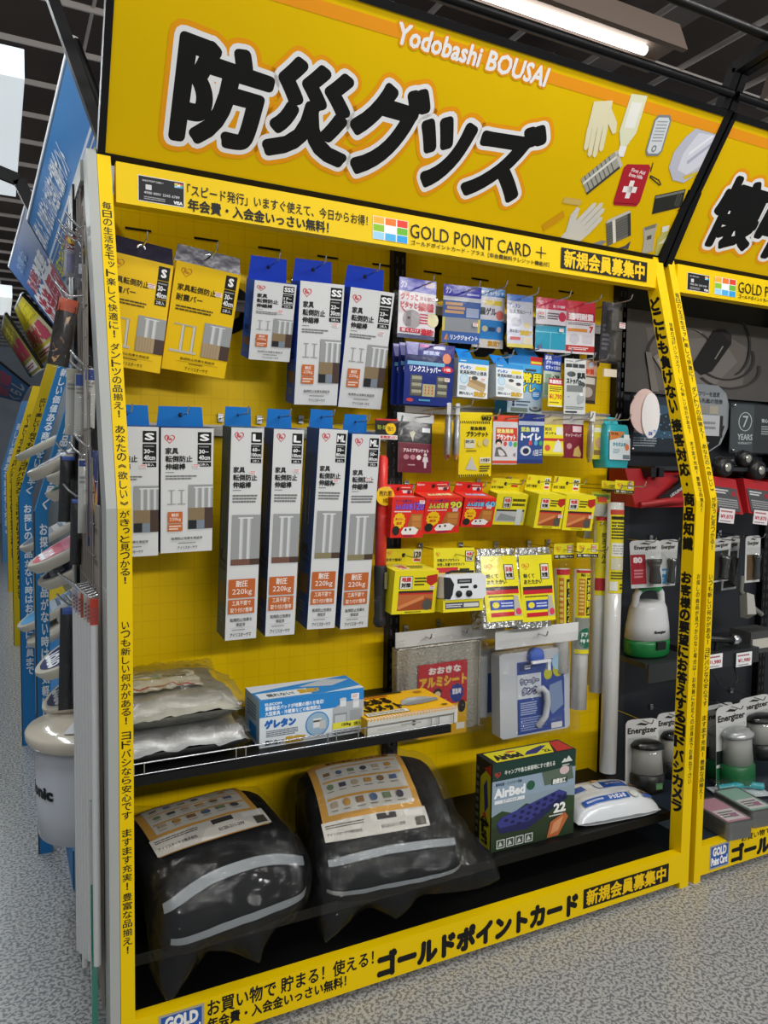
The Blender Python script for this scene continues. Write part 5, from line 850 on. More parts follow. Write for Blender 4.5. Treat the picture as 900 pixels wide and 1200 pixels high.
# ---- silver blanket packs
for k, lab in (('G3', 'silver foil blanket roll with yellow label, beside the crank radio'), ('G4', 'silver foil blanket roll with yellow label, beside the film tubes')):
    r, w, h = place(k, 'foil_blanket', lab, 'blanket', 'silver blanket rolls with yellow labels')
    mb = MB()
    def bl(u, v, w=w, h=h):
        a = 2*math.pi*u; z = -h*(1.08*v-.02); k = 1+.03*noise.noise(Vector((u*9, v*7, w*50)))
        return Vector((.515*w*k*max(-1, min(1, 1.25*math.cos(a)))-.012, .040+.040*k*max(-1, min(1, 1.25*math.sin(a))), z))
    mb.grid(bl, 32, 16, mat('crinkled_silver', 'b4b4b0', .25, .8, bump=.9, bscale=60)); mb.build('foil_roll', r)
    mb = MB(); y0 = lambda u, v, l: ((u-.5)*w, -.0015-l*.0001-.006*math.sin(math.pi*u), -v*h)
    art(mb, [('R', .0, 0, 1, .97, 'ecdf1e'), ('H', .17, .16, .11, .055, 'd87820'), ('T', '軽くて', .1, .27, .40, .33, '3a3410', .04), ('T', 'あたたかい', .1, .36, .62, .42, '3a3410', .04), ('R', .58, .13, .86, .36, '3a3420'), ('R', .61, .14, .84, .35, 'e8e4dc'), ('T', '災害', .63, .17, .82, .24, 'c83c38', .06), ('T', '対策', .63, .26, .82, .33, '2a2620', .06), ('R', .06, .46, .95, .51, '3a2c2a'), ('R', .06, .51, .95, .57, 'c8202c'), ('B', .1, .59, .9, .62, 1, '4a4410'), ('R', .12, .66, .78, .80, '3048a0'), ('E', .26, .73, .09, .045, 'e8d840'), ('B', .4, .69, .74, .77, 2, 'c8d0f0'), ('R', .12, .84, .76, .90, 'c8202c'), ('P', [(.78, .6), (.9, .6), (.98, .9), (.74, .9)], 'b8b4a8'), ('E', .88, .84, .09, .05, 'd8405a')], y0, 6, True)
    mb.build('yellow_label', r)
    mb = MB(); mb.grid(lambda u, v: ((u-.5)*w*1.02, .01+.004*noise.noise(Vector((u*14, v*4, 1))), .026-.03*v), 14, 3, mat('crinkled_silver')); mb.build('foil_top', r)
    p = world(r, (0, .01, .014)); hook_at(p.x, p.y, p.z, 'silver blanket roll '+('near the radio' if k == 'G3' else 'near the film tubes'))
# ---- rolls of film in clear sleeves
TUBE = mat('silver_film_roll', 'e0e0dc', .22, .12, bump=.25, bscale=10, coat=.5)
def roll(k, name, label, short, hdr, lab, tx, tr, ops, hdr_ops, tube_end=1.0, tube_start=.10, hk=True, tilt=None):
    x, y, z, rx, ry, rz, w, h = P[k]; rx = max(-.06, min(.06, rx)); ry = max(-.05, min(.05, ry)); rz = 0
    r = thing(name, label, 'film roll', (x, y, z), (rx, ry, rz), 'film rolls in clear sleeves')
    if hdr:
        mb = MB(); mb.box(-w/2, w/2, 0, .0015, -hdr*h, 0, pc('e6d81e')); art(mb, hdr_ops, lambda u, v, l: ((u-.5)*w, -.0003-l*.00006, -v*hdr*h)); mb.build('header_card', r)
    cx = (tx-.5)*w; R = tr*w
    mb = MB(); mb.lathe([(R, -tube_start*h), (R, -tube_end*h)], TUBE, 28, o=(cx, R+.004, 0)); mb.lathe([(R*.55, -tube_end*h-.0005), (R*.5, -tube_end*h-.002)], pc('b0a890'), 20, o=(cx, R+.004, 0)); mb.build('roll', r)
    mb = MB(); fn = lambda u, v, l: (cx+(R+.0012+l*.0001)*math.sin((u-.5)*2.7), R+.004-(R+.0012+l*.0001)*math.cos((u-.5)*2.7), -h*(lab[0]+(lab[1]-lab[0])*v))
    art(mb, ops, fn, 10, True); mb.build('paper_label', r)
    mb = MB(); mb.grid(lambda u, v: (cx+(u-.5)*R*2.5, .002-.005*math.sin(math.pi*u)+.0015*noise.noise(Vector((u*6, v*9, x*7))), -h*(hdr*.8+(tube_end+.02-hdr*.8)*v)), 10, 20, FILM); mb.build('clear_sleeve', r)
    if hk:
        p = world(r, (0, 0, -hdr*h*.4)); hook_at(p.x, p.y, p.z, short)
    return r
hd = [('H', .22, .35, .13, .22, 'd87820'), ('R', .66, .12, .92, .62, '3a3420'), ('R', .69, .15, .90, .59, 'e8e4dc'), ('T', '防災', .71, .2, .88, .38, 'c83c38', .05), ('R', 0, .72, 1, .98, '1c1a10'), ('T', '防犯・飛散防止フィルム', .06, .77, .94, .92, 'e8e4d0', .03)]
def flab(big): return [('R', 0, 0, 1, 1, 'e8da1c'), ('R', 0, 0, 1, .08, 'c82c34'), ('R', .12, .12, .36, .88, 'c87c20'), ('B', .15, .15, .33, .85, 9, 'e8d060'), ('R', .48, .14, .88, .86, '1c1a12'), ('V', big, .54, .17, .82, .83, 'ecdc20', .04), ('R', 0, .94, 1, 1, 'c8b818')]
roll('G5', 'window_film_roll', 'short silver film roll with yellow label behind the water tank strip', 'short film roll', .13, (.22, .82), .68, .30, flab('貼ってガラス'), hd, 1.10, .215)
roll('G6', 'window_film_roll', 'silver film roll with yellow label and round green sticker', 'film roll with the green sticker', .09, (.165, .45), .58, .30, [('R', 0, 0, 1, 1, 'e8da1c'), ('R', 0, 0, 1, .06, 'c82c34'), ('T', '貼って', .2, .07, .8, .13, '2a2410', .04), ('R', .12, .18, .40, .95, 'c87c20'), ('B', .15, .2, .36, .9, 9, 'e8d060'), ('R', .46, .16, .9, .95, '1c1a12'), ('V', '窓飛散防止', .5, .18, .86, .93, 'ecdc20', .04)], hd, 1.0, .16)
g6 = [o for o in C.objects if o.name.startswith('window_film_roll') and o.parent is None][-1]
x, y, z, rx, ry, rz, w, h = P['G6']; R = .30*w; cx = .08*w
mb = MB(); fn = lambda u, v, l: (cx+(R+.0018+l*.0001)*math.sin((u-.5)*2.7), R+.004-(R+.0018+l*.0001)*math.cos((u-.5)*2.7), -h*(.45+.22*v)); art(mb, [('R', 0, 0, 1, 1, '8c9088'), ('E', .5, .55, .36, .28, '1c6c4c'), ('T', 'ドア・', .3, .4, .7, .52, 'e8f0e8', .04), ('T', '手摺・階段', .25, .58, .75, .66, 'e8f0e8', .04), ('R', 0, .86, 1, .97, 'e8da1c')], fn, 10, True); mb.build('green_sticker', g6)
roll('G9', 'window_film_roll', 'silver film roll with a red label between the yellow labelled rolls', 'film roll with the red label', .0, (.0, .42), .45, .36, [('R', 0, 0, 1, 1, 'c02c38'), ('T', 'ガラス', .25, .06, .85, .14, '4858a8', .05), ('R', .35, .5, .9, .82, '6ab4dc'), ('R', .42, .55, .82, .78, 'a8d8f0'), ('B', .3, .2, .8, .42, 3, 'e8c8c8'), ('R', 0, .9, 1, 1, '8c1c28')], [], 1.0, .0, False)
roll('G8', 'long_film_roll', 'long silver film roll with narrow yellow label behind the longest one', 'long film roll behind', .05, (.17, .54), .42, .36, [('R', 0, 0, 1, 1, 'e2d41c'), ('R', 0, 0, 1, .05, 'c82c34'), ('T', 'スベリ止め', .15, .06, .85, .12, '2a2410', .03), ('V', '防災フィルム', .3, .2, .55, .6, '3a3410', .03), ('R', .6, .35, .9, .6, '1c1a12'), ('R', 0, .78, 1, .94, 'b02c34')], hd[:1]+[hd[4]], 1.0, .12)
roll('G7', 'long_film_roll', 'longest silver film roll with a big yellow label, reaching nearly to the deck', 'longest film roll', .045, (.10, .385), .42, .33, [('R', 0, 0, 1, 1, 'e6d81e'), ('R', 0, 0, 1, .06, 'c84838'), ('R', .05, .08, .95, .12, '2a2818'), ('B', .08, .14, .9, .36, 6, '3a3818'), ('R', .1, .40, .9, .56, 'e8e8e0'), ('B', .14, .42, .86, .54, 4, 'a8a8a0'), ('R', .1, .58, .9, .72, 'd4d0b8'), ('B', .1, .74, .9, .84, 3, '4a4618'), ('R', .06, .86, .4, .97, 'e8e8e0'), ('B', .5, .88, .9, .96, 2, '3a3818')], hd, 1.0, .075)
mb = None
# ---- aluminium sheet in its bag
r, w, h = place('H1', 'aluminium_sheet_pack', 'folded aluminium sheet with red and yellow label in a clear bag', 'blanket')
mb = MB(); FO = mat('quilted_aluminium', 'bdb9ac', .38, .55, bump=.4, bscale=120)
mb.grid(lambda u, v: ((u-.5)*w*.94, .0+.012*abs(2*u-1)**6+.002*math.sin(u*40), -h*(.03+.93*v)), 40, 4, FO); mb.grid(lambda u, v: ((.5-u)*w*.94, .05-.03*abs(2*u-1)**6, -h*(.03+.93*v)), 20, 4, FO)
for i in range(4): mb.tube([(-w*.47, .012+.010*i, -h*.03), (-w*.47, .012+.010*i, -h*.96)], .006, FO, 8); mb.tube([(w*.47, .012+.010*i, -h*.03), (w*.47, .012+.010*i, -h*.96)], .006, FO, 8)
mb.tube([(-w*.46, .02, -h*.035), (w*.46, .02, -h*.035)], .010, FO, 8); mb.build('folded_sheet', r)
mb = MB(); lf = flat(w, h, -.004); art(mb, [('R', .24, .2, .80, .66, 'c42a34'), ('T', 'おおきな', .36, .245, .72, .315, 'f0ece4', .05), ('T', 'アルミシート', .26, .35, .79, .45, 'e8b830', .07), ('R', .24, .66, .80, 1.0, 'e0aa10'), ('P', [(.68+.085*math.cos(i*math.pi/10)*(1 if i % 2 else .85), .55+.085*math.sin(i*math.pi/10)*(1.3 if i % 2 else 1.1)) for i in range(20)], '2a408c'), ('T', '緊急時', .63, .50, .73, .56, 'e8e4f0', .05), ('E', .46, .52, .05, .05, '3a2a20'), ('E', .46, .54, .035, .035, 'e8c8a8'), ('R', .36, .60, .56, .66, 'b8b4ac'), ('E', .74, .70, .045, .07, '2c2420'), ('R', .68, .88, .78, .95, 'e8e4d8'), ('B', .3, .72, .62, .86, 4, '6a5008')], lf); mb.build('printed_label', r)
mb = MB(); mb.grid(lambda u, v: ((u-.5)*w*1.06, -.008-.004*noise.noise(Vector((u*7, v*7, 3))), .03-h*1.1*v), 24, 24, FILM2); mb.build('clear_bag', r)
white_header(r, w, .055, .05, -.005, .01)
p = world(r, (-.06, 0, .03)); hook_at(p.x, p.y, p.z, 'aluminium sheet (inner hook)', reach=.03); p = world(r, (.07, 0, .035)); hook_at(p.x, p.y, p.z, 'aluminium sheet (outer hook)', reach=.03)
# ---- folding water tank in its bag
def tank(k, name, label, full):
    r, w, h = place(k, name, label, 'water tank', 'bagged folding water tanks')
    TK = mat('milky_polyethylene', 'c3c7cc', .35)
    mb = MB(); pts = [(-.5, -.02), (-.46, .0), (.46, .0), (.5, -.03), (.5, -.97), (.46, -1), (-.46, -1), (-.5, -.97)]
    mb.prism([(a*w, b*h) for a, b in pts], lambda a, b, t: (a, t, b), .0, .05, TK); mb.build('tank_body', r)
    mb = MB(); fn = flat(w, h, -.0006)
    art(mb, [('R', .24, .12, .92, .98, '2f4a96'), ('R', .27, .14, .45, .23, '24386e'), ('B', .35, .16, .44, .22, 2, 'd8dcea'), ('R', .24, .27, .58, .56, 'c9d0d8'), ('T', 'ウォーター', .285, .325, .545, .39, '1c2468', .2), ('T', 'ウォーター', .285, .325, .545, .39, 'eef0f4'), ('T', 'タンク', .31, .435, .52, .51, '1c2468', .2), ('T', 'タンク', .31, .435, .52, .51, 'eef0f4'), ('E', .68, .30, .06, .07, 'b8b82c'), ('E', .83, .26, .08, .09, 'b8b82c'), ('E', .83, .17, .09, .1, '9cc4dc'), ('P', [(.7, .44), (.88, .4), (.9, .7), (.74, .8), (.68, .68)], '7c90b4'), ('B', .28, .60, .52, .76, 6, 'a8b8dc'), ('B', .28, .78, .6, .95, 6, '8c9ccc'), ('R', .72, .9, .88, .97, 'd8d8dc')], fn); mb.build('blue_label', r)
    if full:
        mb = MB(); mb.tube([(.02*w, -.003, -.48*h), (.06*w, -.018, -.45*h), (.10*w, -.022, -.5*h), (.115*w, -.022, -.62*h), (.09*w, -.02, -.78*h), (.04*w, -.014, -.86*h), (.02*w, -.004, -.90*h)], .011, TK, 10); mb.build('handle', r)
        mb = MB(); mb.lathe([(.03, 0), (.03, .02), (.026, .024)], pc('2c5ac0'), 20, mx=Matrix.Translation((-.02*w, .0, -.06*h)) @ Matrix.Rotation(math.pi/2, 4, 'X')); mb.build('cap', r)
        mb = MB(); mb.box(-.15*w, .12*w, -.045, -.035, -.12*h, -.09*h, pc('e4e6e8')); mb.box(.08*w, .12*w, -.04, -.03, -.22*h, -.11*h, pc('e4e6e8')); mb.build('tap', r)
        mb = MB(); mb.grid(lambda u, v: ((u-.5)*w*(1.16-.04*v), -.03-.022*math.sin(math.pi*u)*math.sin(math.pi*min(1, v*1.3))-.006*noise.noise(Vector((u*9, v*9, 5))), .055-h*1.2*v), 30, 30, FILM2); mb.build('clear_bag', r)
        white_header(r, w, .085, .062, -.02, .06); p = world(r, (0, -.02, .06)); hook_at(p.x, p.y, p.z, 'bagged water tank', reach=.035)
    return r
tank('H2', 'folding_water_tank', 'milky folding water tank with blue label and handle in a clear bag', True)
r, w, h = place('H3', 'folding_water_tank', 'second bagged water tank showing only its edge behind the front one', 'water tank', 'bagged folding water tanks')
mb = MB(); mb.box(-w/2, w*.9, .02, .06, -h*.9, -.05*h, mat('milky_polyethylene')); mb.build('tank_body', r)
mb = MB(); mb.box(w*.1, w*.6, .0195, .02, -h*.85, -h*.35, pc('2f4a96')); mb.build('blue_label', r)
mb = MB(); mb.grid(lambda u, v: ((u-.5)*w*1.4, .015-.006*noise.noise(Vector((u*5, v*9, 8))), .06-h*1.2*v), 10, 20, FILM2); mb.build('clear_bag', r)
white_header(r, w, .075, .05, .012, .06)
# ---- hook rails along the panel
for x0, x1, z, lab in ((-.02, .87, 1.872, 'pale hook rail behind the top row of rod boxes'), (-.02, .87, 1.505, 'pale hook rail behind the tall rod boxes'), (.94, 1.83, 1.93, 'pale hook rail behind the top row of packets'), (.94, 1.83, 1.60, 'pale hook rail behind the third row of packets')):
    mb = MB(); mb.box(x0, x1, .482, .494, z-.016, z+.016, mat('pale_rail', 'b9b6b2', .35, .3)); mb.box(x0, x1, .478, .484, z+.010, z+.016, mat('pale_rail')); tag(mb.build('hook_rail'), lab, 'rail', 'hook rails')
mb = MB(); mb.box(1.655, 1.715, .33, .336, 1.735, 1.762, pc('e8dcc4')); tag(mb.build('price_holder'), 'blank cream price holder sticking out below the black brackets', 'price holder')
# ================================================================ goods on the wire guard shelf
SZ = .664
r = thing('quake_pad_box', 'blue and white box of quake pads standing on the wire guard shelf', 'box', (.337, .140, SZ))
w, d, h = .302, .13, .127
mb = MB(); vs = [(0, 0, h), (w, 0, h), (w, d, h), (0, d, h), (0, 0, 0), (w, 0, 0), (w, d, 0), (0, d, 0)]
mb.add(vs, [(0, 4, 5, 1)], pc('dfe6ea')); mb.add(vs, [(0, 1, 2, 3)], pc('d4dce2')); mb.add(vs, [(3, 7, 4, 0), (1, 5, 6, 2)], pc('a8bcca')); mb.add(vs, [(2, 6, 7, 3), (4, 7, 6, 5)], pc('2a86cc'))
F = lambda u, v, l: (u*w, -.0003-l*.00006, h*(1-v))
art(mb, [('R', 0, 0, 1, .36, '2a86cc'), ('T', 'ELECOM', .05, .07, .2, .12, 'e8f2fa', .04), ('T', '衝撃吸収パッドが地震の揺れを吸収!', .05, .14, .60, .23, 'eef4fa', .03), ('T', '大型家具・冷蔵庫などの転倒防止', .05, .25, .57, .34, 'eef4fa', .03), ('T', 'ゲレタン', .05, .44, .33, .60, '2468b8', .1), ('B', .06, .65, .36, .80, 4, '6a7680'), ('T', '倒れない!', .05, .86, .22, .96, '2c343c', .05), ('T', '震度7', .24, .84, .42, .97, 'c8a030', .1), ('E', .54, .66, .115, .27, '2a86cc'), ('E', .54, .66, .105, .245, '9cb8cc'), ('R', .50, .54, .58, .74, 'e4e4e0'), ('R', .5, .58, .58, .62, '4a5058'), ('R', .56, .6, .62, .78, 'c8c8c4'),
         ('P', [(.69, .38), (.80, .26), (1, .26), (1, .92), (.69, .92)], 'b3b7ba'), ('R', .70, .5, .83, .9, '8f9498'), ('R', .71, .54, .82, .88, 'c4c8ca'), ('R', .86, .46, .98, .9, '9da1a5'), ('R', .76, .2, .82, .36, 'e4e6e8'), ('E', .79, .20, .035, .035, 'd0d4d8'), ('R', .89, .24, .95, .42, 'e4e6e8'), ('E', .92, .25, .035, .035, 'd0d4d8'), ('R', .69, .70, .98, .84, 'e8e040'), ('T', '150kg', .78, .73, .87, .81, '2c2c20', .04), ('T', '2枚入', .90, .73, .97, .81, '2c2c20', .04), ('R', .69, .84, .98, .98, 'd8dcde'), ('B', .7, .86, .97, .97, 2, '6a7278'), ('R', .87, .1, .95, .22, 'f0eeee'), ('B', .88, .12, .94, .2, 2, 'd09a98')], F)
art(mb, [('P', [(0, 1), (0, .45), (.3, .3), (1, 0), (1, .8), (.6, 1)], '2a86cc'), ('R', .02, .55, .5, .95, 'd8e0e6'), ('T', '倒れない!', .1, .65, .35, .85, '3c444c', .04), ('T', '震度7', .40, .6, .6, .85, 'c8a030', .08), ('P', [(.45, .42), (.75, .1), (.98, .3), (.75, .6)], 'b8c0c6')], lambda u, v, l: (u*w, d*(1-v), h+.0003+l*.00006))
art(mb, [('B', .15, .15, .8, .5, 5, '5c7486'), ('R', .3, .6, .8, .9, '2a86cc')], lambda u, v, l: (-.0003-l*.00006, d*(1-u), h*(1-v)))
mb.build('carton', r)
r = thing('folding_helmet_box', 'flat yellow topped folding helmet box at the end of the shelf', 'box', (.632, .098, SZ))
w, d, h = .292, .20, .046
mb = MB(); vs = [(0, 0, h), (w, 0, h), (w, d, h), (0, d, h), (0, 0, 0), (w, 0, 0), (w, d, 0), (0, d, 0)]
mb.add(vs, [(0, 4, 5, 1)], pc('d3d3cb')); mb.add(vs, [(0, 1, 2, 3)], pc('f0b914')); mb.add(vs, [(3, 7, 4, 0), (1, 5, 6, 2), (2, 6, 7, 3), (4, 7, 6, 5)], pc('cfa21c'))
art(mb, [('R', .1, .6, .42, .75, 'c3c3b8'), ('E', .5, .6, .025, .16, '5a5a58'), ('B', .36, .5, .62, .7, 1, 'a8a8a0')]+[('P', [(i*.0333, 0), (i*.0333+.016, 0), (i*.0333+.010, .1), (i*.0333-.006, .1)], 'e8a818') for i in range(30)], lambda u, v, l: (u*w, -.0003-l*.00006, h*(1-v)))
art(mb, [('R', 0, .92, 1, 1, 'f2ede0')]+[('P', [(i*.0333, .92), (i*.0333+.016, .92), (i*.0333+.022, 1), (i*.0333+.006, 1)], 'f0a818') for i in range(30)]+[('T', 'たためる', .05, .22, .46, .45, '1c1810', .08), ('T', 'ヘルメット', .02, .50, .50, .73, '1c1810', .08), ('R', .04, .76, .5, .9, '2a2418'), ('R', .045, .77, .495, .89, 'ece8d8'), ('B', .06, .79, .48, .87, 2, '6a6450'), ('R', .05, .03, .7, .09, '3a3014'), ('R', .18, .13, .5, .17, 'd06828'),
          ('P', [(.5, .62), (.56, .45), (.68, .36), (.82, .38), (.95, .52), (.93, .60), (.75, .66), (.56, .68)], 'a9adae'), ('P', [(.5, .62), (.6, .56), (.8, .52), (.95, .52), (.93, .62), (.72, .68), (.56, .68)], '8a8e90'), ('P', [(.58, .46), (.68, .39), (.8, .41), (.7, .48)], 'c8cccc'), ('R', .88, .82, .94, .87, '6a5010'), ('E', .86, .16, .05, .05, 'b88414')], lambda u, v, l: (u*w, d*(1-v), h+.0003+l*.00006))
mb.build('carton', r)
# two bagged folded sheets, one on the other
def soft_bag(name, label, cat, loc, rz, w, d, h, body_mat, film_mat, label_ops=None, group=None, seed=1, over=1.05):
    r = thing(name, label, cat, loc, (0, 0, rz), group)
    def S(u, v, k=1.0, dz=0.0, nz=0.0):
        a = 2*u-1; b = 2*v-1; e = (max(0, 1-abs(a)**5)*max(0, 1-abs(b)**5))**.35
        n = nz*noise.noise(Vector((a*3.1+seed, b*3.3, seed*1.7)))+nz*.6*noise.noise(Vector((a*8+seed, b*8, 4)))
        return Vector((a*w/2*k+n*.4, b*d/2*k+n*.3, h*.5+(h*.5)*e*k+n+dz))
    def B(u, v, k=1.0): p = S(u, v, k); return Vector((p.x, p.y, h*.5-(p.z-h*.5)*.98+.001))
    mb = MB(); mb.grid(lambda u, v: S(u, v, 1, 0, .010), 26, 20, body_mat); mb.grid(lambda u, v: B(1-u, v), 14, 10, body_mat); mb.build('folded_sheet', r)
    if label_ops:
        mb = MB(); art(mb, label_ops, lambda u, v, l: S(u, 1-v, 1, .008+l*.0003, .010), 20); mb.build('printed_label', r)
    mb = MB(); mb.grid(lambda u, v: S(u, v, over, .018, .016), 36, 28, film_mat); mb.grid(lambda u, v: Vector((B(1-u, v, over).x, B(1-u, v, over).y, max(.001, B(1-u, v, over).z))), 14, 10, film_mat); mb.build('clear_bag', r)
    return r
SILV = mat('silvered_sheet', 'b3b5b4', .32, .5, bump=.6, bscale=9); FILM3 = film('shiny_bag_film', 'f8f8f8', .02, .1, 14, 1.0, .12)
soft_bag('folded_sheet_bag', 'silvery folded sheet in a clear bag, bottom one of two on the shelf', 'bag', (.135, .30, SZ), 0, .34, .36, .075, SILV, FILM3, None, 'bagged silvery sheets', 3)
soft_bag('folded_sheet_bag', 'silvery folded sheet in a clear bag with printed label, on top of the other', 'bag', (.125, .31, SZ+.080), .03, .32, .35, .075, mat('greyish_sheet', 'a3a294', .4, .35, bump=.5, bscale=8), FILM3, [('R', .1, .28, .78, .72, 'd8d4c0'), ('R', .1, .62, .78, .64, 'b83030'), ('R', .13, .64, .42, .70, 'e8e6e0'), ('R', .45, .64, .75, .70, 'e8e6e0'), ('R', .1, .45, .78, .47, 'c8b830'), ('R', .2, .32, .5, .42, '8a9a80'), ('B', .52, .32, .74, .42, 3, '6a6a50')], 'bagged silvery sheets', 8)
# ================================================================ goods on the lower deck
DZ = .225
def backpack(name, label, loc, rz, W, prof, stripes, lab, lops, seed, film_corner):
    r = thing(name, label, 'backpack', loc, (0, 0, rz), 'bagged black emergency backpacks')
    # profile: list of (y, z) from the bottom front edge over the top to the bottom back edge
    n = len(prof)-1; cy = sum(p[0] for p in prof)/len(prof); cz = sum(p[1] for p in prof)/len(prof)*.8
    def pr(t):
        x = max(0, min(.99999, t))*n; i = int(x); f = x-i; q = [Vector(prof[max(0, min(n, j))]) for j in (i-1, i, i+1, i+2)]
        return .5*((2*q[1])+(-q[0]+q[2])*f+(2*q[0]-5*q[1]+4*q[2]-q[3])*f*f+(-q[0]+3*q[1]-3*q[2]+q[3])*f**3)
    def S(u, t, off=0.0, nz=0.0, ridge=False):
        a = 2*u-1; k = (max(0, 1-abs(a)**4.5))**.30; k = .55+.45*k; p = pr(t)
        v = Vector((a*W/2, cy+(p.x-cy)*k, cz+(p.y-cz)*k))
        if abs(a) > .995: v = Vector((a*W/2, cy+(p.x-cy)*.5, cz+(p.y-cz)*.5))
        c = Vector((0, cy, cz)); d = (v-c).normalized()
        m = nz*(noise.noise(Vector((v.x*9+seed, v.y*9, v.z*9)))+.5*noise.noise(Vector((v.x*24+seed, v.y*24, v.z*24)))) if not ridge else nz*(.9-1.9*abs(noise.noise(Vector((v.x*7+seed, v.y*7+v.z*2, v.z*6))))-.7*abs(noise.noise(Vector((v.x*17+seed, v.y*15, v.z*13)))))
        v = v+d*(off+m); v.z = max(.002, v.z) if film_corner is None or t > .12 else v.z
        return v
    mb = MB(); BK = mat('black_nylon', '08090b', .65, bump=.5, bscale=14, spec=.2)
    mb.grid(lambda u, v: S(u, v, 0, .004), 30, 40, BK)
    for s in (0, 1): mb.add([S(s, i/30, 0, .004) for i in range(31)], [tuple(range(31)) if s else tuple(range(30, -1, -1))], BK)
    mb.build('backpack_body', r)
    for t0, t1, u0, u1, sag in stripes:
        mb = MB(); mb.grid(lambda u, v: S(u0+(u1-u0)*u, t0+(t1-t0)*v-sag*(abs(2*u-1)**2.5), .0045, .004), 40, 2, mat('reflective_tape', '8d9396', .35, .2)); mb.build('reflective_stripe', r)
    mb = MB(); u0, u1, t0, t1 = lab; art(mb, lops, lambda u, v, l: S(u0+(u1-u0)*u, t1+(t0-t1)*v, .010+l*.00015, .003), 12); mb.build('contents_label', r)
    mb = MB()
    def FS(u, v):
        a = 2*u-1; p = S(u, v, .012, .016, True)
        for (cu, ct, vec, rad) in (film_corner or []):
            dd = math.hypot((u-cu)*1.3, v-ct)/rad
            if dd < 1: p = p+Vector(vec)*(1-dd)**1.6
        return p
    mb.grid(FS, 96, 110, film('bag_film', 'f8f8f8', .008, .08, 12, .8, .034)); mb.build('clear_bag', r)
    return r
lab_ops = [('R', 0, 0, 1, 1, 'd9a24a'), ('T', '基本の防災リュック', .2, .03, .72, .10, '5a3a10', .04), ('T', '17点', .76, .03, .86, .10, '3a2a10', .04), ('R', .88, .02, .96, .11, 'd8d0c0'), ('R', .07, .13, .94, .70, 'd3cfc4')]
for rr in range(3):
    lab_ops.append(('R', .1+.12*(rr == 0), .20+.19*rr-.02, .92, .21+.19*rr-.01, 'd09a3c'))
    for cc in range(6):
        x = .16+.13*cc; y = .27+.175*rr; col = ['8a6a4a', '5a6a8a', '7a8a6a', '4a4a58', 'b8a890', 'c0904a'][(cc+rr*2) % 6]
        lab_ops.append(('E', x, y, .035, .032, col) if (cc+rr) % 2 else ('R', x-.035, y-.025, x+.035, y+.025, col)); lab_ops.append(('B', x-.04, y+.045, x+.04, y+.06, 1, '7a7468'))
lab_ops += [('R', 0, .76, 1, 1, 'd0ccc2'), ('R', .52, .77, .7, .83, '3a3834'), ('T', 'アイリスオーヤマ株式会社', .03, .885, .36, .925, '3a3834', .02), ('B', .03, .79, .4, .84, 2, '6a665c'), ('T', '0120-211-299', .54, .89, .76, .93, '4a463c', .02), ('R', .86, .86, .97, .97, '4a463c'), ('R', .78, .78, .96, .84, 'e4e0d8')]
p1 = [(-.02, .01), (-.045, .06), (-.03, .13), (.02, .185), (.09, .215), (.20, .235), (.29, .235), (.36, .19), (.39, .10), (.385, .01)]
backpack('emergency_backpack', 'black emergency backpack in a clear bag, nearer the lettered post', (.255, .055, DZ+.002), .17, .40, p1, [(.285, .325, .03, .97, .07), (.105, .14, .05, .97, .02)], (.10, .82, .44, .70), lab_ops, 2.0, [(.03, .02, (.0, -.045, -.085), .35), (.5, .04, (.02, -.03, -.05), .3), (.03, .85, (-.02, .02, .06), .4)])
p2 = [(-.02, .01), (-.04, .05), (-.03, .10), (.01, .14), (.07, .185), (.17, .25), (.26, .275), (.34, .23), (.37, .12), (.365, .01)]
backpack('emergency_backpack', 'black emergency backpack in a clear bag, with its label facing forward', (.70, .05, DZ+.002), -.10, .42, p2, [(.285, .325, .05, .93, .03), (.10, .13, .03, .97, .02)], (.08, .75, .385, .68), lab_ops, 5.0, [(.97, .06, (.10, -.035, -.03), .45), (.06, .02, (-.02, -.05, -.07), .35), (.45, .03, (.0, -.03, -.04), .3), (.6, .7, (.0, .03, .04), .35)])
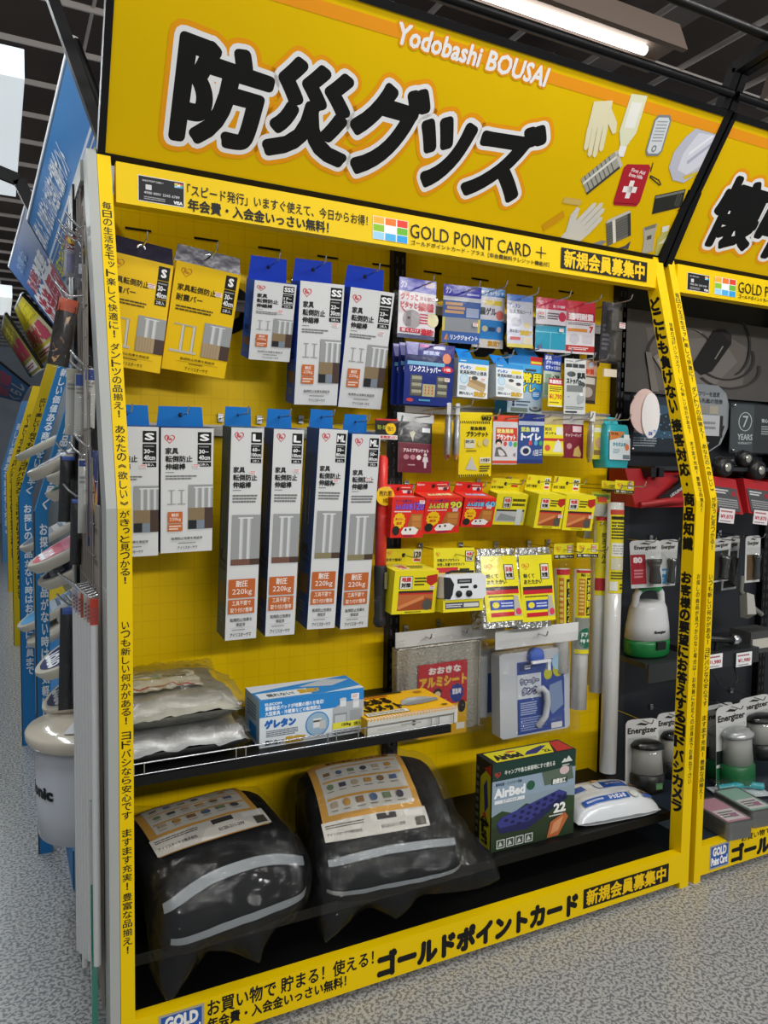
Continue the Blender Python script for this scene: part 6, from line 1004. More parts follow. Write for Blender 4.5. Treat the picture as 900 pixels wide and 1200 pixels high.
# air bed box
x, y, z, rx, ry, rz, w, h = P['J3']; h = .279; d = .092
r = thing('air_bed_box', 'dark air bed box with yellow top picturing a blue mattress, on the deck', 'box', (x-w/2, y, DZ), (0, 0, -.02))
mb = MB(); vs = [(0, 0, h), (w, 0, h), (w, d, h), (0, d, h), (0, 0, 0), (w, 0, 0), (w, d, 0), (0, d, 0)]
mb.add(vs, [(0, 4, 5, 1)], pc('26443a')); mb.add(vs, [(0, 1, 2, 3)], pc('1d2420')); mb.add(vs, [(3, 7, 4, 0), (1, 5, 6, 2)], pc('20241e')); mb.add(vs, [(2, 6, 7, 3), (4, 7, 6, 5)], pc('26443a'))
O = [('R', 0, 0, 1, .20, '1f3c34'), ('R', 0, .20, 1, .80, '8ea0ac'), ('R', 0, .20, 1, .42, '93a6b8'), ('R', 0, .60, 1, 1, '2c3c26'), ('P', [(0, .6), (.12, .55), (.25, .6), (.4, .52), (.6, .58), (.8, .5), (1, .55), (1, .72), (0, .72)], '33482c'), ('H', .06, .13, .035, .04, 'c04038'), ('T', 'キャンプや急な来客時にすぐ使える', .14, .09, .74, .145, 'd8dcd4', .03), ('P', [(.82, .13), (.86, .08), (.88, .1), (.91, .06), (.96, .13)], 'd8dcd4'), ('B', .83, .15, .95, .175, 1, 'c0c8c0'),
     ('T', '簡単設置・コンパクト収納', .04, .225, .34, .26, '2c4050', .02), ('T', 'AirBed', .03, .29, .38, .39, 'f0f2f4', .05), ('R', .03, .42, .38, .46, 'e4e8ec'), ('T', 'エアーベッド', .12, .425, .3, .455, '3a4c5c', .02), ('E', .45, .32, .05, .055, '2c5c44'), ('P', [(.58, .2), (.95, .18), (.98, .34), (.62, .36)], '5c6c5c'), ('R', .70, .30, .9, .37, '3a4438'), ('T', '絶縁加工', .72, .305, .88, .365, 'e8ece4', .05), ('E', .86, .22, .06, .05, 'd4bcbc')]
O += [('P', [(.06, .70), (.10, .64), (.80, .45), (.90, .50), (.88, .57), (.42, .82), (.10, .80)], '262858'), ('P', [(.06, .68), (.12, .62), (.80, .44), (.90, .49), (.44, .73), (.10, .74)], '3c3f86')]
for i in range(7):
    for j in range(3): cx = .17+i*.093+j*.075; cy = .665-i*.030+j*.033; O.append(('E', cx, cy, .026, .019, '23254e'))
O += [('T', '22', .74, .60, .88, .70, 'f0f0ee', .05), ('B', .68, .72, .9, .745, 1, 'd8d8d4'), ('P', [(.66, .98), (.70, .80), (.88, .72), (.92, .78), (.80, .98)], 'b8683c'), ('P', [(.70, .95), (.74, .82), (.86, .76), (.80, .92)], 'd89468')]
for i in range(4): O += [('R', .06+i*.11, .87, .155+i*.11, .97, 'd0d4cc'), ('R', .07+i*.11, .88, .145+i*.11, .96, '4a5448'), ('P', [(.08+i*.11, .95), (.10+i*.11, .89), (.13+i*.11, .94)], 'c8ccc0')]
art(mb, O, lambda u, v, l: (u*w, -.0003-l*.00006, h*(1-v)))
art(mb, [('P', [(.06, .1), (.86, .1), (.74, .92), (.06, .92)], 'd8d022'), ('T', 'AirBed', .1, .42, .4, .78, '1c1c18', .08), ('P', [(.42, .75), (.5, .5), (.72, .25), (.78, .3), (.56, .78)], '33366e'), ('T', '22', .66, .60, .74, .78, '2a2a1a', .05), ('P', [(.86, .1), (.98, .1), (.98, .92), (.78, .92)], 'b8341f'), ('E', .34, .3, .06, .06, 'c84030')], lambda u, v, l: (u*w, d*(1-v), h+.0003+l*.00006))
art(mb, [('P', [(.30, .22), (.9, .02), (.95, .98), (.30, .98)], 'b8b020'), ('P', [(.5, .1), (.95, .02), (.95, .16)], 'a83020'), ('V', 'AirBed', .45, .62, .75, .95, '1c1c18', .05), ('P', [(.5, .3), (.7, .2), (.8, .5), (.6, .6)], '33366e'), ('E', .6, .62, .1, .03, 'c84030'), ('B', .05, .1, .22, .9, 9, '6a6a60')], lambda u, v, l: (-.0003-l*.00006, d*(1-u), h*(1-v)))
mb.build('carton', r)
# pack of body wipes
r = thing('body_wipe_pack', 'white and blue pack of body wipes lying on the deck by the air bed box', 'wipes', (1.60, .205, DZ+.001), (0, 0, -.10))
w, d, h = .34, .20, .06
def WS(u, v, l=0):
    a, b = 2*u-1, 2*v-1; e = (max(0, 1-abs(a)**3.2))**.5*(max(0, 1-abs(b)**5))**.5
    return Vector((a*w/2, b*d/2, .012+h*e+l*.0002+.003*noise.noise(Vector((a*4, b*4, 2)))))
mb = MB(); WP = pc('d9dde0', True); mb.grid(WS, 30, 20, WP); mb.grid(lambda u, v: Vector(((1-2*u)*w/2, (2*v-1)*d/2, .001+.011*(abs(1-2*u)**6))), 12, 8, WP)
art(mb, [('R', .04, .02, .46, .10, '2c58ac'), ('R', .44, .3, .80, .52, '2c58ac'), ('P', [(.42, .32), (.52, .3), (.5, .52), (.44, .5)], 'd9dde0'), ('T', 'からだふき', .58, .36, .76, .43, 'e4e8f0', .06), ('R', .05, .34, .3, .5, '2c58ac'), ('E', .50, .24, .05, .07, '8a6a50'), ('E', .50, .27, .035, .05, 'e4c8b0'), ('R', .62, .06, .78, .2, '6a5040'), ('R', .82, .45, .96, .55, '6a5040'), ('R', .12, .78, .66, .90, '2c58ac'), ('T', 'からだふき', .42, .80, .62, .88, 'e4e8f0', .06), ('B', .16, .81, .38, .88, 1, 'c0cce4'), ('E', .73, .83, .05, .08, 'b0b8b0'), ('E', .73, .83, .045, .07, 'd4dad4'), ('R', .82, .74, .93, .84, '6a4c34'), ('R', .82, .86, .93, .91, '3c60b0')], lambda u, v, l: WS(u, 1-v, l*2+9), 12, True)
mb.build('pack_body', r)
# ================================================================ the torch stand next door
# large poster of a torch among cables
r = thing('torch_poster', 'dark grey poster of a black torch and coiled cables above the headlamps', 'poster', (2.36, .47, 2.02))
W_, H_ = .98, .315
mb = MB(); mb.box(-W_/2, W_/2, 0, .02, -H_, 0, mat('poster_board', '54504c', .35, var=.2)); fn = flat(W_, H_)
def ringop(cx, cy, rx, ry, a0, a1, wd, c, n=18):
    o = []; p = [(cx+rx*math.cos(a0+(a1-a0)*i/n), cy+ry*math.sin(a0+(a1-a0)*i/n)) for i in range(n+1)]
    for i in range(n): o.append(('L', p[i][0], p[i][1], p[i+1][0], p[i+1][1], wd, c))
    return o
art(mb, [('P', [(.12, .2), (.5, .1), (.72, .3), (.70, .8), (.45, .95), (.2, .95)], '6c6660'), ('P', [(.3, .3), (.55, .2), (.66, .5), (.52, .85), (.35, .8)], '7c7670')]
    + ringop(.33, .55, .20, .42, 2.6, 5.6, .018, '3a3633') + ringop(.36, .5, .16, .36, 2.4, 5.2, .012, '8a837c') + ringop(.58, .45, .18, .3, -.4, 2.4, .02, '35312e') + ringop(.60, .58, .2, .28, -.2, 2.5, .02, '3c3835') + ringop(.6, .3, .13, .4, -1, 1.2, .014, '35312e')
    + [('P', [(.38, .62), (.50, .14), (.56, .10), (.61, .16), (.61, .28), (.50, .66), (.44, .72)], '1d1b1a'), ('P', [(.53, .12), (.57, .10), (.61, .18), (.60, .26)], '2e2b29'), ('L', .515, .50, .56, .32, .008, '8a8580'), ('P', [(.16, .55), (.19, .5), (.34, .95), (.30, 1.0)], '8a847c'), ('P', [(.18, .58), (.195, .56), (.32, .93), (.30, .96)], 'a9a39a'), ('P', [(.12, .5), (.15, .5), (.2, .98), (.16, .98)], '7c766f'), ('E', .955, .42, .02, .06, 'b02430')], fn)
mb.build('printed_board', r)
# acrylic plates
def plate(name, lab, x0, x1, z0, z1, y, ops, backc):
    r = thing(name, lab, 'sign plate', ((x0+x1)/2, y, z1)); w, h = x1-x0, z1-z0
    mb = MB(); mb.box(-w/2, w/2, .004, .008, -h, 0, mat('plate_'+backc, backc, .25)); art(mb, ops, flat(w, h, .0038)); mb.build('printed_sheet', r)
    mb = MB(); mb.box(-w/2-.006, w/2+.006, -.004, -.001, -h-.006, .006, ACRYL); mb.build('acrylic_front', r)
    for u, v in ((-w/2+.006, -.008), (w/2-.006, -.008), (-w/2+.006, -h+.008), (w/2-.006, -h+.008)):
        mb = MB(); mb.lathe([(.006, 0), (.006, .008), (.004, .010)], STEEL, 12, mx=Matrix.Translation((u, -.004, v)) @ Matrix.Rotation(math.pi/2, 4, 'X')); mb.build('standoff_bolt', r)
plate('sign_plate', 'acrylic plate with blue city lights picture beside the yellow post', 1.90, 2.22, 1.477, 1.69, .44, [('R', 0, 0, 1, .5, '2c3440'), ('R', .1, .15, 1, .75, '3c5a74'), ('P', [(.45, .35), (.7, .25), (1, .1), (1, .6), (.5, .62)], '26323c')]+[('E', .1+.85*((i*37) % 53)/53, .3+.5*((i*23) % 41)/41, .012, .014, ['6ca0c4', '9cc4d8', '4a7898'][i % 3]) for i in range(50)]+[('T', '明るいだけでは', .05, .52, .38, .58, 'd8dce0', .02), ('T', '選ばない明るさを', .05, .61, .42, .67, 'd8dce0', .02), ('B', .05, .74, .45, .92, 4, 'a8b0b8')], '222a33')
plate('sign_plate', 'acrylic plate reading 7 YEARS next to the photo edge', 2.46, 2.80, 1.483, 1.685, .44, [('R', 0, 0, .5, 1, '4c5052'), ('R', .42, 0, 1, 1, '39393a')]+ringop(.26, .36, .115, .19, 0, 6.2832, .014, 'd8d8d8', 28)+[('T', '7', .21, .24, .31, .48, 'd8d8d8', .0), ('T', 'YEARS', .13, .62, .40, .74, 'd8d8d8', .02), ('T', 'WARRANTY*', .14, .78, .39, .83, 'c8c8c8', .02), ('T', '安心の7年保証', .56, .28, .95, .36, 'e8e8e8', .02), ('B', .56, .42, .95, .62, 4, 'b0b0b0')], '3c3e40')
r = thing('rounded_sign', 'black and silver rounded sign picturing boxed torches between the acrylic plates', 'sign plate', (2.31, .455, 1.755))
mb = MB(); pts = [(-.16, 0), (.08, 0), (.13, -.03), (.15, -.08), (.15, -.17), (.11, -.24), (.03, -.28), (-.08, -.28), (-.16, -.24)]
mb.prism(pts, lambda a, b, t: (a, t, b), 0, .012, mat('silver_sign', '9a9ea0', .25, .3)); fn = flat(.32, .28, -.001)
art(mb, [('P', [(.0, .62), (.5, .66), (.9, .58), (.8, .86), (.58, .98), (.26, .98), (0, .85)], '1a1a1c'), ('T', 'ハンズフリーを追求', .2, .10, .78, .17, '3c4044', .02), ('T', 'する先進の技術', .3, .20, .84, .27, '3c4044', .02), ('R', .42, .30, .56, .42, '8a8478'), ('R', .60, .30, .76, .42, 'a09888'), ('R', .28, .44, .84, .74, 'b4b6b6'), ('R', .80, .44, .86, .76, '2a2a2c'), ('B', .36, .52, .74, .66, 2, '7c7e80'), ('T', 'Since Germany', .3, .82, .62, .87, 'c8c8c8', .02), ('B', .3, .9, .55, .94, 1, 'a8a8a8')], fn)
mb.build('printed_board', r)
r = thing('shelf_tag', 'white and pink rounded shelf tag with blue print above the teal wipes', 'tag', (1.915, .385, 1.71))
mb = MB(); mb.prism([(.075*math.cos(t*math.pi/12)*(1 if math.sin(t*math.pi/12) < .3 else .9), -.085+.085*math.sin(t*math.pi/12)) for t in range(24)], lambda a, b, t: (a, t, b), 0, .003, pc('e0c4bc')); mb.build('pink_card', r)
mb = MB(); mb.prism([(.025+.046*math.cos(t*math.pi/12), -.10+.085*math.sin(t*math.pi/12)) for t in range(24)], lambda a, b, t: (a, t-.006, b), 0, .003, pc('eeeae8')); fn = lambda u, v, l: (u*.1-.025, -.0068-l*.0001, -v*.2); art(mb, [('T', '日本', .42, .80, .60, .87, '2c58a8', .06), ('T', 'ブランド', .64, .76, .86, .82, '4a90c8', .05)], fn); mb.build('white_card', r)
# red headlamp displays
RP = mat('red_display_plastic', 'a81c22', .35, var=.08); BP = mat('black_headlamp_plastic', '121213', .35)
r = thing('headlamp_tray', 'red tray of a headlamp with black strap beside the lettered post', 'display tray', (1.90, .30, 1.30))
mb = MB(); mb.hexa([(-.12, -.02, -.03), (.20, -.02, -.03), (.20, .12, -.02), (-.12, .12, -.02), (-.12, .04, .11), (.20, .04, .11), (.20, .12, .11), (-.12, .12, .11)], RP)
mb.tube([(-.11, -.03, -.02), (.0, -.055, -.005), (.12, -.05, -.002), (.19, -.03, .012)], .012, RP, 8); mb.build('red_tray', r)
mb = MB(); mb.hexa([(-.03, -.045, .005), (-.01, -.045, -.01), (.0, -.02, -.01), (-.02, -.02, .005), (.09, -.045, .07), (.11, -.045, .045), (.12, -.02, .05), (.10, -.02, .075)], BP)
d = Vector((.12, 0, .06)).normalized(); o = Vector((-.012, -.0462, -.001)); q = Vector((-d.z, 0, d.x))
art(mb, [('T', 'LEDLENSER', .3, .3, .95, .7, 'c8c8c8', .04)], lambda u, v, l: tuple(o+d*(u*.125)-q*(v*.024-.008)+Vector((0, -l*.0002, 0)))); mb.build('strap', r)
mb = MB(); mb.lathe([(.026, -.02), (.03, 0), (.026, .018), (.015, .022)], BP, 18, mx=Matrix.Translation((.135, -.02, .075)) @ Matrix.Rotation(math.pi/2, 4, 'X')); mb.build('lamp_head', r)
for x in (-.04, .0): mb = MB(); mb.box(x, x+.025, -.01, .06, .0+.08, .115, BP); mb.build('clip', r)
for i, (x, z, lab) in enumerate(((2.245, 1.335, 'red headlamp stand with grey card, first one past the yellow posts'), (2.44, 1.325, 'red headlamp stand with grey card, second one past the yellow posts'), (2.62, 1.32, 'red headlamp stand with grey card, cut by the photo edge'))):
    r = thing('headlamp_stand', lab, 'display stand', (x, .27, z), (0, .10, 0), 'red headlamp stands')
    mb = MB(); mb.hexa([(-.085, -.02, -.09), (.08, -.02, -.09), (.08, .12, -.09), (-.085, .12, -.09), (-.075, .03, .045), (.075, .03, .045), (.075, .14, .045), (-.075, .14, .045)], RP); mb.build('red_block', r)
    mb = MB(); art(mb, [('R', .02, .08, .92, .98, '4c4c4e'), ('B', .1, .15, .6, .35, 2, 'c8c8c8'), ('E', .78, .3, .08, .1, 'a02430'), ('B', .1, .5, .88, .85, 4, '98989a')], lambda u, v, l: (-.075+u*.15, -.0195+.037*(1-v)-l*.0003-.0012, -.085+.10*(1-v))); mb.build('spec_card', r)
    mb = MB(); mb.lathe([(.04, -.02), (.045, 0), (.036, .03), (.028, .034)], BP, 20, mx=Matrix.Translation((.0, .045, .085)) @ Matrix.Rotation(math.pi/2, 4, 'X')); mb.build('lamp_head', r)
    mb = MB(); mb.lathe([(.018, 0), (.016, .003)], mat('lamp_lens', 'b8b8ac', .1, .6), 16, mx=Matrix.Translation((.0, .010, .085)) @ Matrix.Rotation(math.pi/2, 4, 'X')); mb.build('lens', r)
    mb = MB(); mb.tube([(-.03, .06, .08), (-.07, .09, .07), (-.05, .13, .06), (.05, .13, .06), (.07, .09, .07), (.03, .06, .08)], .011, BP, 8); mb.build('strap', r)
    mb = MB(); art(mb, [('R', 0, 0, 1, 1, 'e4dcdc'), ('B', .08, .1, .92, .3, 1, 'b06068'), ('T', '¥9,870', .1, .42, .9, .72, 'b03040', .03), ('B', .1, .8, .9, .94, 1, '8a8486')], lambda u, v, l: (-.06+u*.085, -.024-l*.0001, -.075-v*.055)); mb.box(-.06, .025, -.023, -.0225, -.13, -.075, WHITE); mb.build('price_tag', r)
r = thing('headlamp', 'black headlamp with round lens and strap on the dark ledge above the red stands', 'headlamp', (2.37, .33, 1.455))
mb = MB(); mb.lathe([(.032, -.015), (.036, 0), (.030, .02), (.02, .024)], BP, 20, mx=Matrix.Translation((.02, -.01, -.0)) @ Matrix.Rotation(math.pi/2, 4, 'X')); mb.build('lamp_head', r)
mb = MB(); mb.lathe([(.017, .024), (.015, .026)], mat('lamp_lens'), 16, mx=Matrix.Translation((.02, -.01, 0)) @ Matrix.Rotation(math.pi/2, 4, 'X')); mb.build('lens', r)
mb = MB(); mb.tube([(.05, 0, 0), (.09, .03, -.015), (.13, .06, -.03), (.05, .1, -.035), (-.08, .08, -.035), (-.10, .03, -.03), (-.03, 0, -.01)], .012, BP, 8); mb.build('strap', r)
mb = MB(); mb.box(1.90, 3.4, .31, .498, 1.405, 1.42, mat('dark_ledge', '26282b', .35)); tag(mb.build('ledge_shelf'), 'dark ledge shelf under the acrylic plates', 'shelf')
# blister packs
def blister(k, name, lab, kind, grp='carded torches in clear blisters'):
    x, y, z, rx, ry, rz, w, h = P[k]; r = thing(name, lab, 'blister pack', (x, y, z), (max(-.12, min(.12, rx)), max(-.08, min(.08, ry)), 0), grp)
    pts = [(-.5, -.06), (-.44, -.015), (-.3, .0), (.3, .0), (.44, -.015), (.5, -.06), (.5, -1), (-.5, -1)]
    mb = MB(); mb.prism([(a*w, b*h) for a, b in pts], lambda a, b, t: (a, t, b), 0, .002, pc('cfcfcc')); fn = flat(w, h)
    o = [('P', [(.30, .075), (.45, .05), (.62, .07), (.74, .06), (.60, .095), (.48, .085)], '26221f'), ('T', 'Energizer', .06 if kind in ('lantern', 'green') else .14, .115, .94 if kind in ('lantern', 'green') else .86, .215, '26221f', .04)]
    o += {'red': [('R', 0, .30, .48, .92, 'a82430'), ('T', '80', .1, .36, .36, .47, 'f0e0e0', .06), ('B', .1, .6, .4, .8, 3, 'd89098')], 'blue': [('R', .1, .62, .52, .95, '2a80b4'), ('T', '1000', .16, .66, .46, .74, 'e0eef4', .04), ('B', .15, .8, .4, .9, 2, 'b0d4e8')], 'dark': [('R', .1, .28, .9, .96, '3a3836')], 'green': [('R', 0, .55, 1, .72, '1c2622'), ('R', 0, .76, 1, 1, '1a6a3c'), ('T', '1200', .34, .56, .62, .61, 'd0d4cc', .04)], 'lantern': [('R', .05, .25, .95, .98, 'bdbdb8')], 'brown': [('R', .1, .4, .9, .95, '6a5238')]}[kind]
    art(mb, o, fn); mb.build('backing_card', r)
    if kind in ('lantern', 'green'):
        Rr = w*.42; g = kind == 'green'; cx = 0
        mb = MB(); mb.lathe([(Rr*.8, -h*.96), (Rr*1.02, -h*.93), (Rr*1.0, -h*.72), (Rr*.9, -h*.70)], mat('green_lantern_base', '1c6a3a', .35) if g else BP, 22, o=(cx, -Rr*.35, 0), sy=.8); mb.build('lantern_base', r)
        mb = MB(); mb.lathe([(Rr*.9, -h*.70), (Rr*.82, -h*.38), (Rr*.7, -h*.30)], mat('smoky_lantern_shade', 'b4b2ac', .25), 22, o=(cx, -Rr*.35, 0), sy=.8); mb.build('lantern_shade', r)
        mb = MB(); mb.lathe([(Rr*.95, -h*.37), (Rr*.95, -h*.33), (Rr*.7, -h*.28), (Rr*.3, -h*.26)], BP if not g else mat('grey_lantern_top', 'b4b6b6', .2, .3), 22, o=(cx, -Rr*.35, 0), sy=.8); mb.build('lantern_top', r)
        if not g: mb = MB(); mb.box(-Rr*.2, Rr*.25, -Rr*1.18, -Rr*1.1, -h*.88, -h*.80, pc('5c8a5c')); mb.build('switch', r)
    else:
        mb = MB(); R2 = w*.13; mb.lathe([(R2, -h*.92), (R2*1.1, -h*.86), (R2*.85, -h*.6), (R2*1.35, -h*.46), (R2*1.35, -h*.40)], mat('torch_body', '5a5a58', .25, .6), 16, o=(w*.12, -R2*1.1, 0)); mb.build('torch_body', r)
    dep = w*.32 if kind in ('lantern', 'green') else w*.30
    mb = MB(); mb.grid(lambda u, v: ((u-.5)*w*.86, -.003-dep*1.7*max(0, math.sin(math.pi*u))**.35*max(0, math.sin(math.pi*v))**.25, -h*(.24+.74*v)), 16, 16, ACRYL); mb.build('clear_blister', r)
    hook_at(x, y-.0, z-.02*h, lab.split(',')[0][:60], 'steel hooks on the dark panel', .04)
blister('R2', 'torch_pack', 'white torch card with red panel marked 80, next to the longest roll', 'red')
blister('R3', 'torch_pack', 'white torch card with blue panel marked 1000, by the lettered post', 'blue')
blister('R4', 'torch_pack', 'white carded pen torches under the red headlamp stands', 'dark')
blister('R11', 'torch_pack', 'white torch card half covered by the pen torches', 'dark')
blister('R5', 'torch_pack', 'white torch card with brown print near the photo edge', 'brown')
blister('R6', 'lantern_pack', 'white lantern card with smoky lantern beside the body wipes', 'lantern')
blister('R7', 'lantern_pack', 'white lantern card half behind the lettered post', 'lantern')
blister('R8', 'lantern_pack', 'green lantern card behind the one marked 1200', 'green')
blister('R9', 'lantern_pack', 'green and grey lantern card marked 1200 in full view', 'green')
blister('R10', 'lantern_pack', 'white carded grey lantern at the photo edge', 'lantern')
# camping lantern with green handle
r = thing('camping_lantern', 'white camping lantern with green base and handle on a dark bracket shelf', 'lantern', (1.955, .37, .695))
GR = mat('green_lantern_plastic', '157a3a', .35); WL = mat('white_lantern_shade', 'd4d6d8', .3)
mb = MB(); mb.lathe([(.085, 0), (.097, .01), (.099, .05), (.096, .066)], GR, 28, sy=.7); mb.build('base', r)
mb = MB(); mb.box(-.022, .022, -.075, -.066, .035, .065, BP); mb.build('switch', r)
mb = MB(); mb.lathe([(.097, .068), (.092, .12), (.080, .185), (.070, .205), (.055, .21)], WL, 28, sy=.7); art(mb, [('T', 'Energizer', .3, .3, .7, .7, '1c1c1c', .06)], lambda u, v, l: (-.07+u*.14, -.0685-l*.0001+.02*abs(u-.5)**2*4, .085+.03*(1-v))); mb.build('shade', r)
mb = MB(); mb.tube([(-.070, 0, .19), (-.064, 0, .235), (-.05, 0, .252)], .014, WL, 10); mb.tube([(.070, 0, .19), (.064, 0, .235), (.05, 0, .252)], .014, WL, 10); mb.build('handle_arm', r)
mb = MB(); mb.tube([(-.055, 0, .250), (-.02, 0, .262), (.02, 0, .262), (.055, 0, .250)], .014, GR, 10); mb.build('handle', r)
BR = mat('dark_bracket_shelf', '2b2d2f', .4)
mb = MB(); mb.box(1.85, 2.10, .27, .495, .675, .694, BR); mb.box(1.86, 2.09, .265, .275, .62, .69, BR); tag(mb.build('bracket_shelf'), 'dark bracket shelf carrying the camping lantern', 'shelf')
mb = MB(); mb.box(2.16, 2.46, .26, .495, .64, .70, BR); tag(mb.build('bracket_shelf'), 'dark bracket shelf with two price tags carrying the chrome tipped torch', 'shelf')
for x, z, lab in ((2.19, .70, 'white price tag half behind the yellow posts'), (2.36, .69, 'white price tag reading 1,980 under the chrome tipped torch')):
    r = thing('shelf_price_tag', lab, 'price tag', (x, .25, z)); mb = MB(); mb.box(-.045, .045, 0, .002, -.055, 0, WHITE); art(mb, [('B', .08, .1, .9, .3, 1, 'b06068'), ('T', '¥1,980', .12, .42, .9, .72, 'b03040', .03), ('B', .1, .82, .9, .94, 1, '8a8486')], flat(.09, .055)); mb.build('card', r)
r = thing('display_torch', 'black torch with chrome head lying on the bracket shelf', 'torch', (2.25, .29, .745), (0, .12, 0))
mb = MB(); mb.lathe([(.014, -.10), (.014, .06), (.020, .08)], BP, 16, mx=Matrix.Rotation(math.pi/2, 4, 'Y')); mb.build('barrel', r)
mb = MB(); mb.lathe([(.020, .08), (.024, .10), (.022, .115), (.014, .112)], STEEL, 18, mx=Matrix.Rotation(math.pi/2, 4, 'Y')); mb.build('head', r)
mb = MB(); mb.tube([(0, 0, -.012), (0, 0, -.045)], .008, BP, 8); mb.build('stand_pin', r)
mb = MB(); mb.tube([(2.20, .28, .64), (2.22, .25, .58), (2.28, .24, .55), (2.33, .25, .585), (2.34, .28, .63)], .003, BP, 6); tag(mb.build('tether_cable'), 'thin black cable looping under the bracket shelf', 'cable')
r = thing('work_light', 'curved grey clamp lamp hanging above the bracket shelf', 'lamp', (2.46, .33, .86))
mb = MB(); mb.tube([(-.03, 0, .12), (-.035, 0, .06), (0, -.02, .0), (.06, -.03, -.04)], .010, mat('grey_lamp_arm', '8a8882', .3, .5), 8); mb.build('arm', r)
mb = MB(); mb.hexa([(-.04, -.04, -.03), (.0, -.05, -.03), (.02, 0, -.06), (-.03, 0, -.05), (-.05, -.04, .06), (-.02, -.05, .05), (.0, 0, .03), (-.04, 0, .04)], pc('b4b2aa')); mb.build('lamp_head', r)
r = thing('boxed_lamp', 'small white and grey boxed lamp beside the chrome tipped torch', 'box', (2.53, .30, .66)); mb = MB(); mb.box(-.07, .09, 0, .1, 0, .09, pc('4a4a4a')); mb.box(-.06, .08, -.002, 0, .02, .06, pc('c4c0b4')); mb.build('carton', r)
# tins on the tray
for i, (x, y, rz, top, lab) in enumerate(((2.045, .075, -.12, 'c490a0', 'grey tin with pink label on the yellow kick panel, nearer the posts'), (2.20, .10, -.12, '90b8a8', 'grey tin with mint label beside the pink labelled one'))):
    r = thing('tin_box', lab, 'tin', (x, y, .124), (0, 0, rz), 'grey tins on the slate tray'); TN = mat('brushed_tin', '7f817f', .35, .6)
    def rr_(w, d, n=5, q=.02):
        p = []
        for cx, cy, a in ((w/2-q, -d/2+q, -math.pi/2), (w/2-q, d/2-q, 0), (-w/2+q, d/2-q, math.pi/2), (-w/2+q, -d/2+q, math.pi)):
            for k in range(n+1): t = a+math.pi/2*k/n; p.append((cx+q*math.cos(t), cy+q*math.sin(t)))
        return p
    mb = MB(); mb.prism(rr_(.115, .19), lambda a, b, t: (a, b, t), 0, .045, TN); mb.build('tin_body', r)
    mb = MB(); mb.prism(rr_(.120, .195), lambda a, b, t: (a, b, t), .043, .062, TN); art(mb, [('R', .08, .06, .92, .94, top), ('R', .14, .5, .86, .88, 'd8d4d4'), ('B', .2, .56, .8, .8, 3, '6a6468'), ('R', .5, .66, .75, .8, 'a87890')], lambda u, v, l: (-.06+u*.12, .0975-v*.195, .0625+l*.0001)); mb.build('lid', r)
    mb = MB(); mb.grid(lambda u, v: ((u-.5)*.128, (v-.5)*.205, .067+.003*noise.noise(Vector((u*4, v*5, i)))), 10, 12, FILM2); mb.build('shrink_film', r)
r = thing('tool_card', 'teal and white tool in clear film behind the tins', 'packet', (2.34, .24, .13), (0, 0, -.3)); mb = MB(); mb.box(-.10, .12, -.05, .05, 0, .004, pc('d4dcde')); mb.build('card', r)
mb = MB(); mb.tube([(-.08, 0, .02), (-.02, -.01, .03), (.05, .01, .025), (.11, -.01, .02)], .014, pc('2aa0ac', True), 10); mb.build('teal_handle', r)
mb = MB(); mb.grid(lambda u, v: ((u-.45)*.25, (v-.5)*.13, .05*math.sin(math.pi*v)+.006+.006*noise.noise(Vector((u*6, v*6, 2)))), 14, 10, FILM2); mb.build('clear_film', r)
# ================================================================ the washroom side of the row
# wire grid on the end of the stand with hooks
mb = MB(); ZW = mat('zinc_wire', '9a938c', .4, .5)
for i in range(12):
    y = .15+i*.042; zt = min(2.10, 1.31+max(0, (y-.12))/.225*.83) if y < .36 else 2.10; mb.tube([(-.068, y, .12), (-.068, y, zt)], .0022, ZW, 5, caps=False)
for i in range(27): z = .14+i*.075; mb.tube([(-.066, upY(z)+.13, z), (-.066, .64, z)], .0022, ZW, 5, caps=False)
mb.box(-.072, -.062, .62, .66, .0, 2.16, GREYM); mb.box(-.072, -.062, .31, .64, 2.10, 2.15, GREYM)
mb.box(-.060, -.056, .10, .62, .1, 1.31, mat('panel_back', '9a8f84', .6)); mb.box(-.060, -.056, .32, .62, 1.31, 2.12, mat('panel_back'))
tag(mb.build('wire_grid_panel'), 'grey wire grid panel on the end of the yellow stand', 'wire panel')
def side_hook(y, z, L, lab):
    mb = MB(); mb.tube([(-.066, y, z), (-.066-L, y, z-.005), (-.066-L-.02, y, z+.012), (-.066-L-.032, y, z+.028)], .003, STEEL, 6); return tag(mb.build('peg_hook'), lab, 'hook', 'hooks on the wire grid')
for (x, y, z), w_ in zip(HK, ('topmost', 'second from the top', 'third from the top', 'fourth from the top', 'lowest, beside the hose packet')): side_hook(y, z-.025, -.066-x-.03, 'bare steel hook on the wire grid, '+w_)
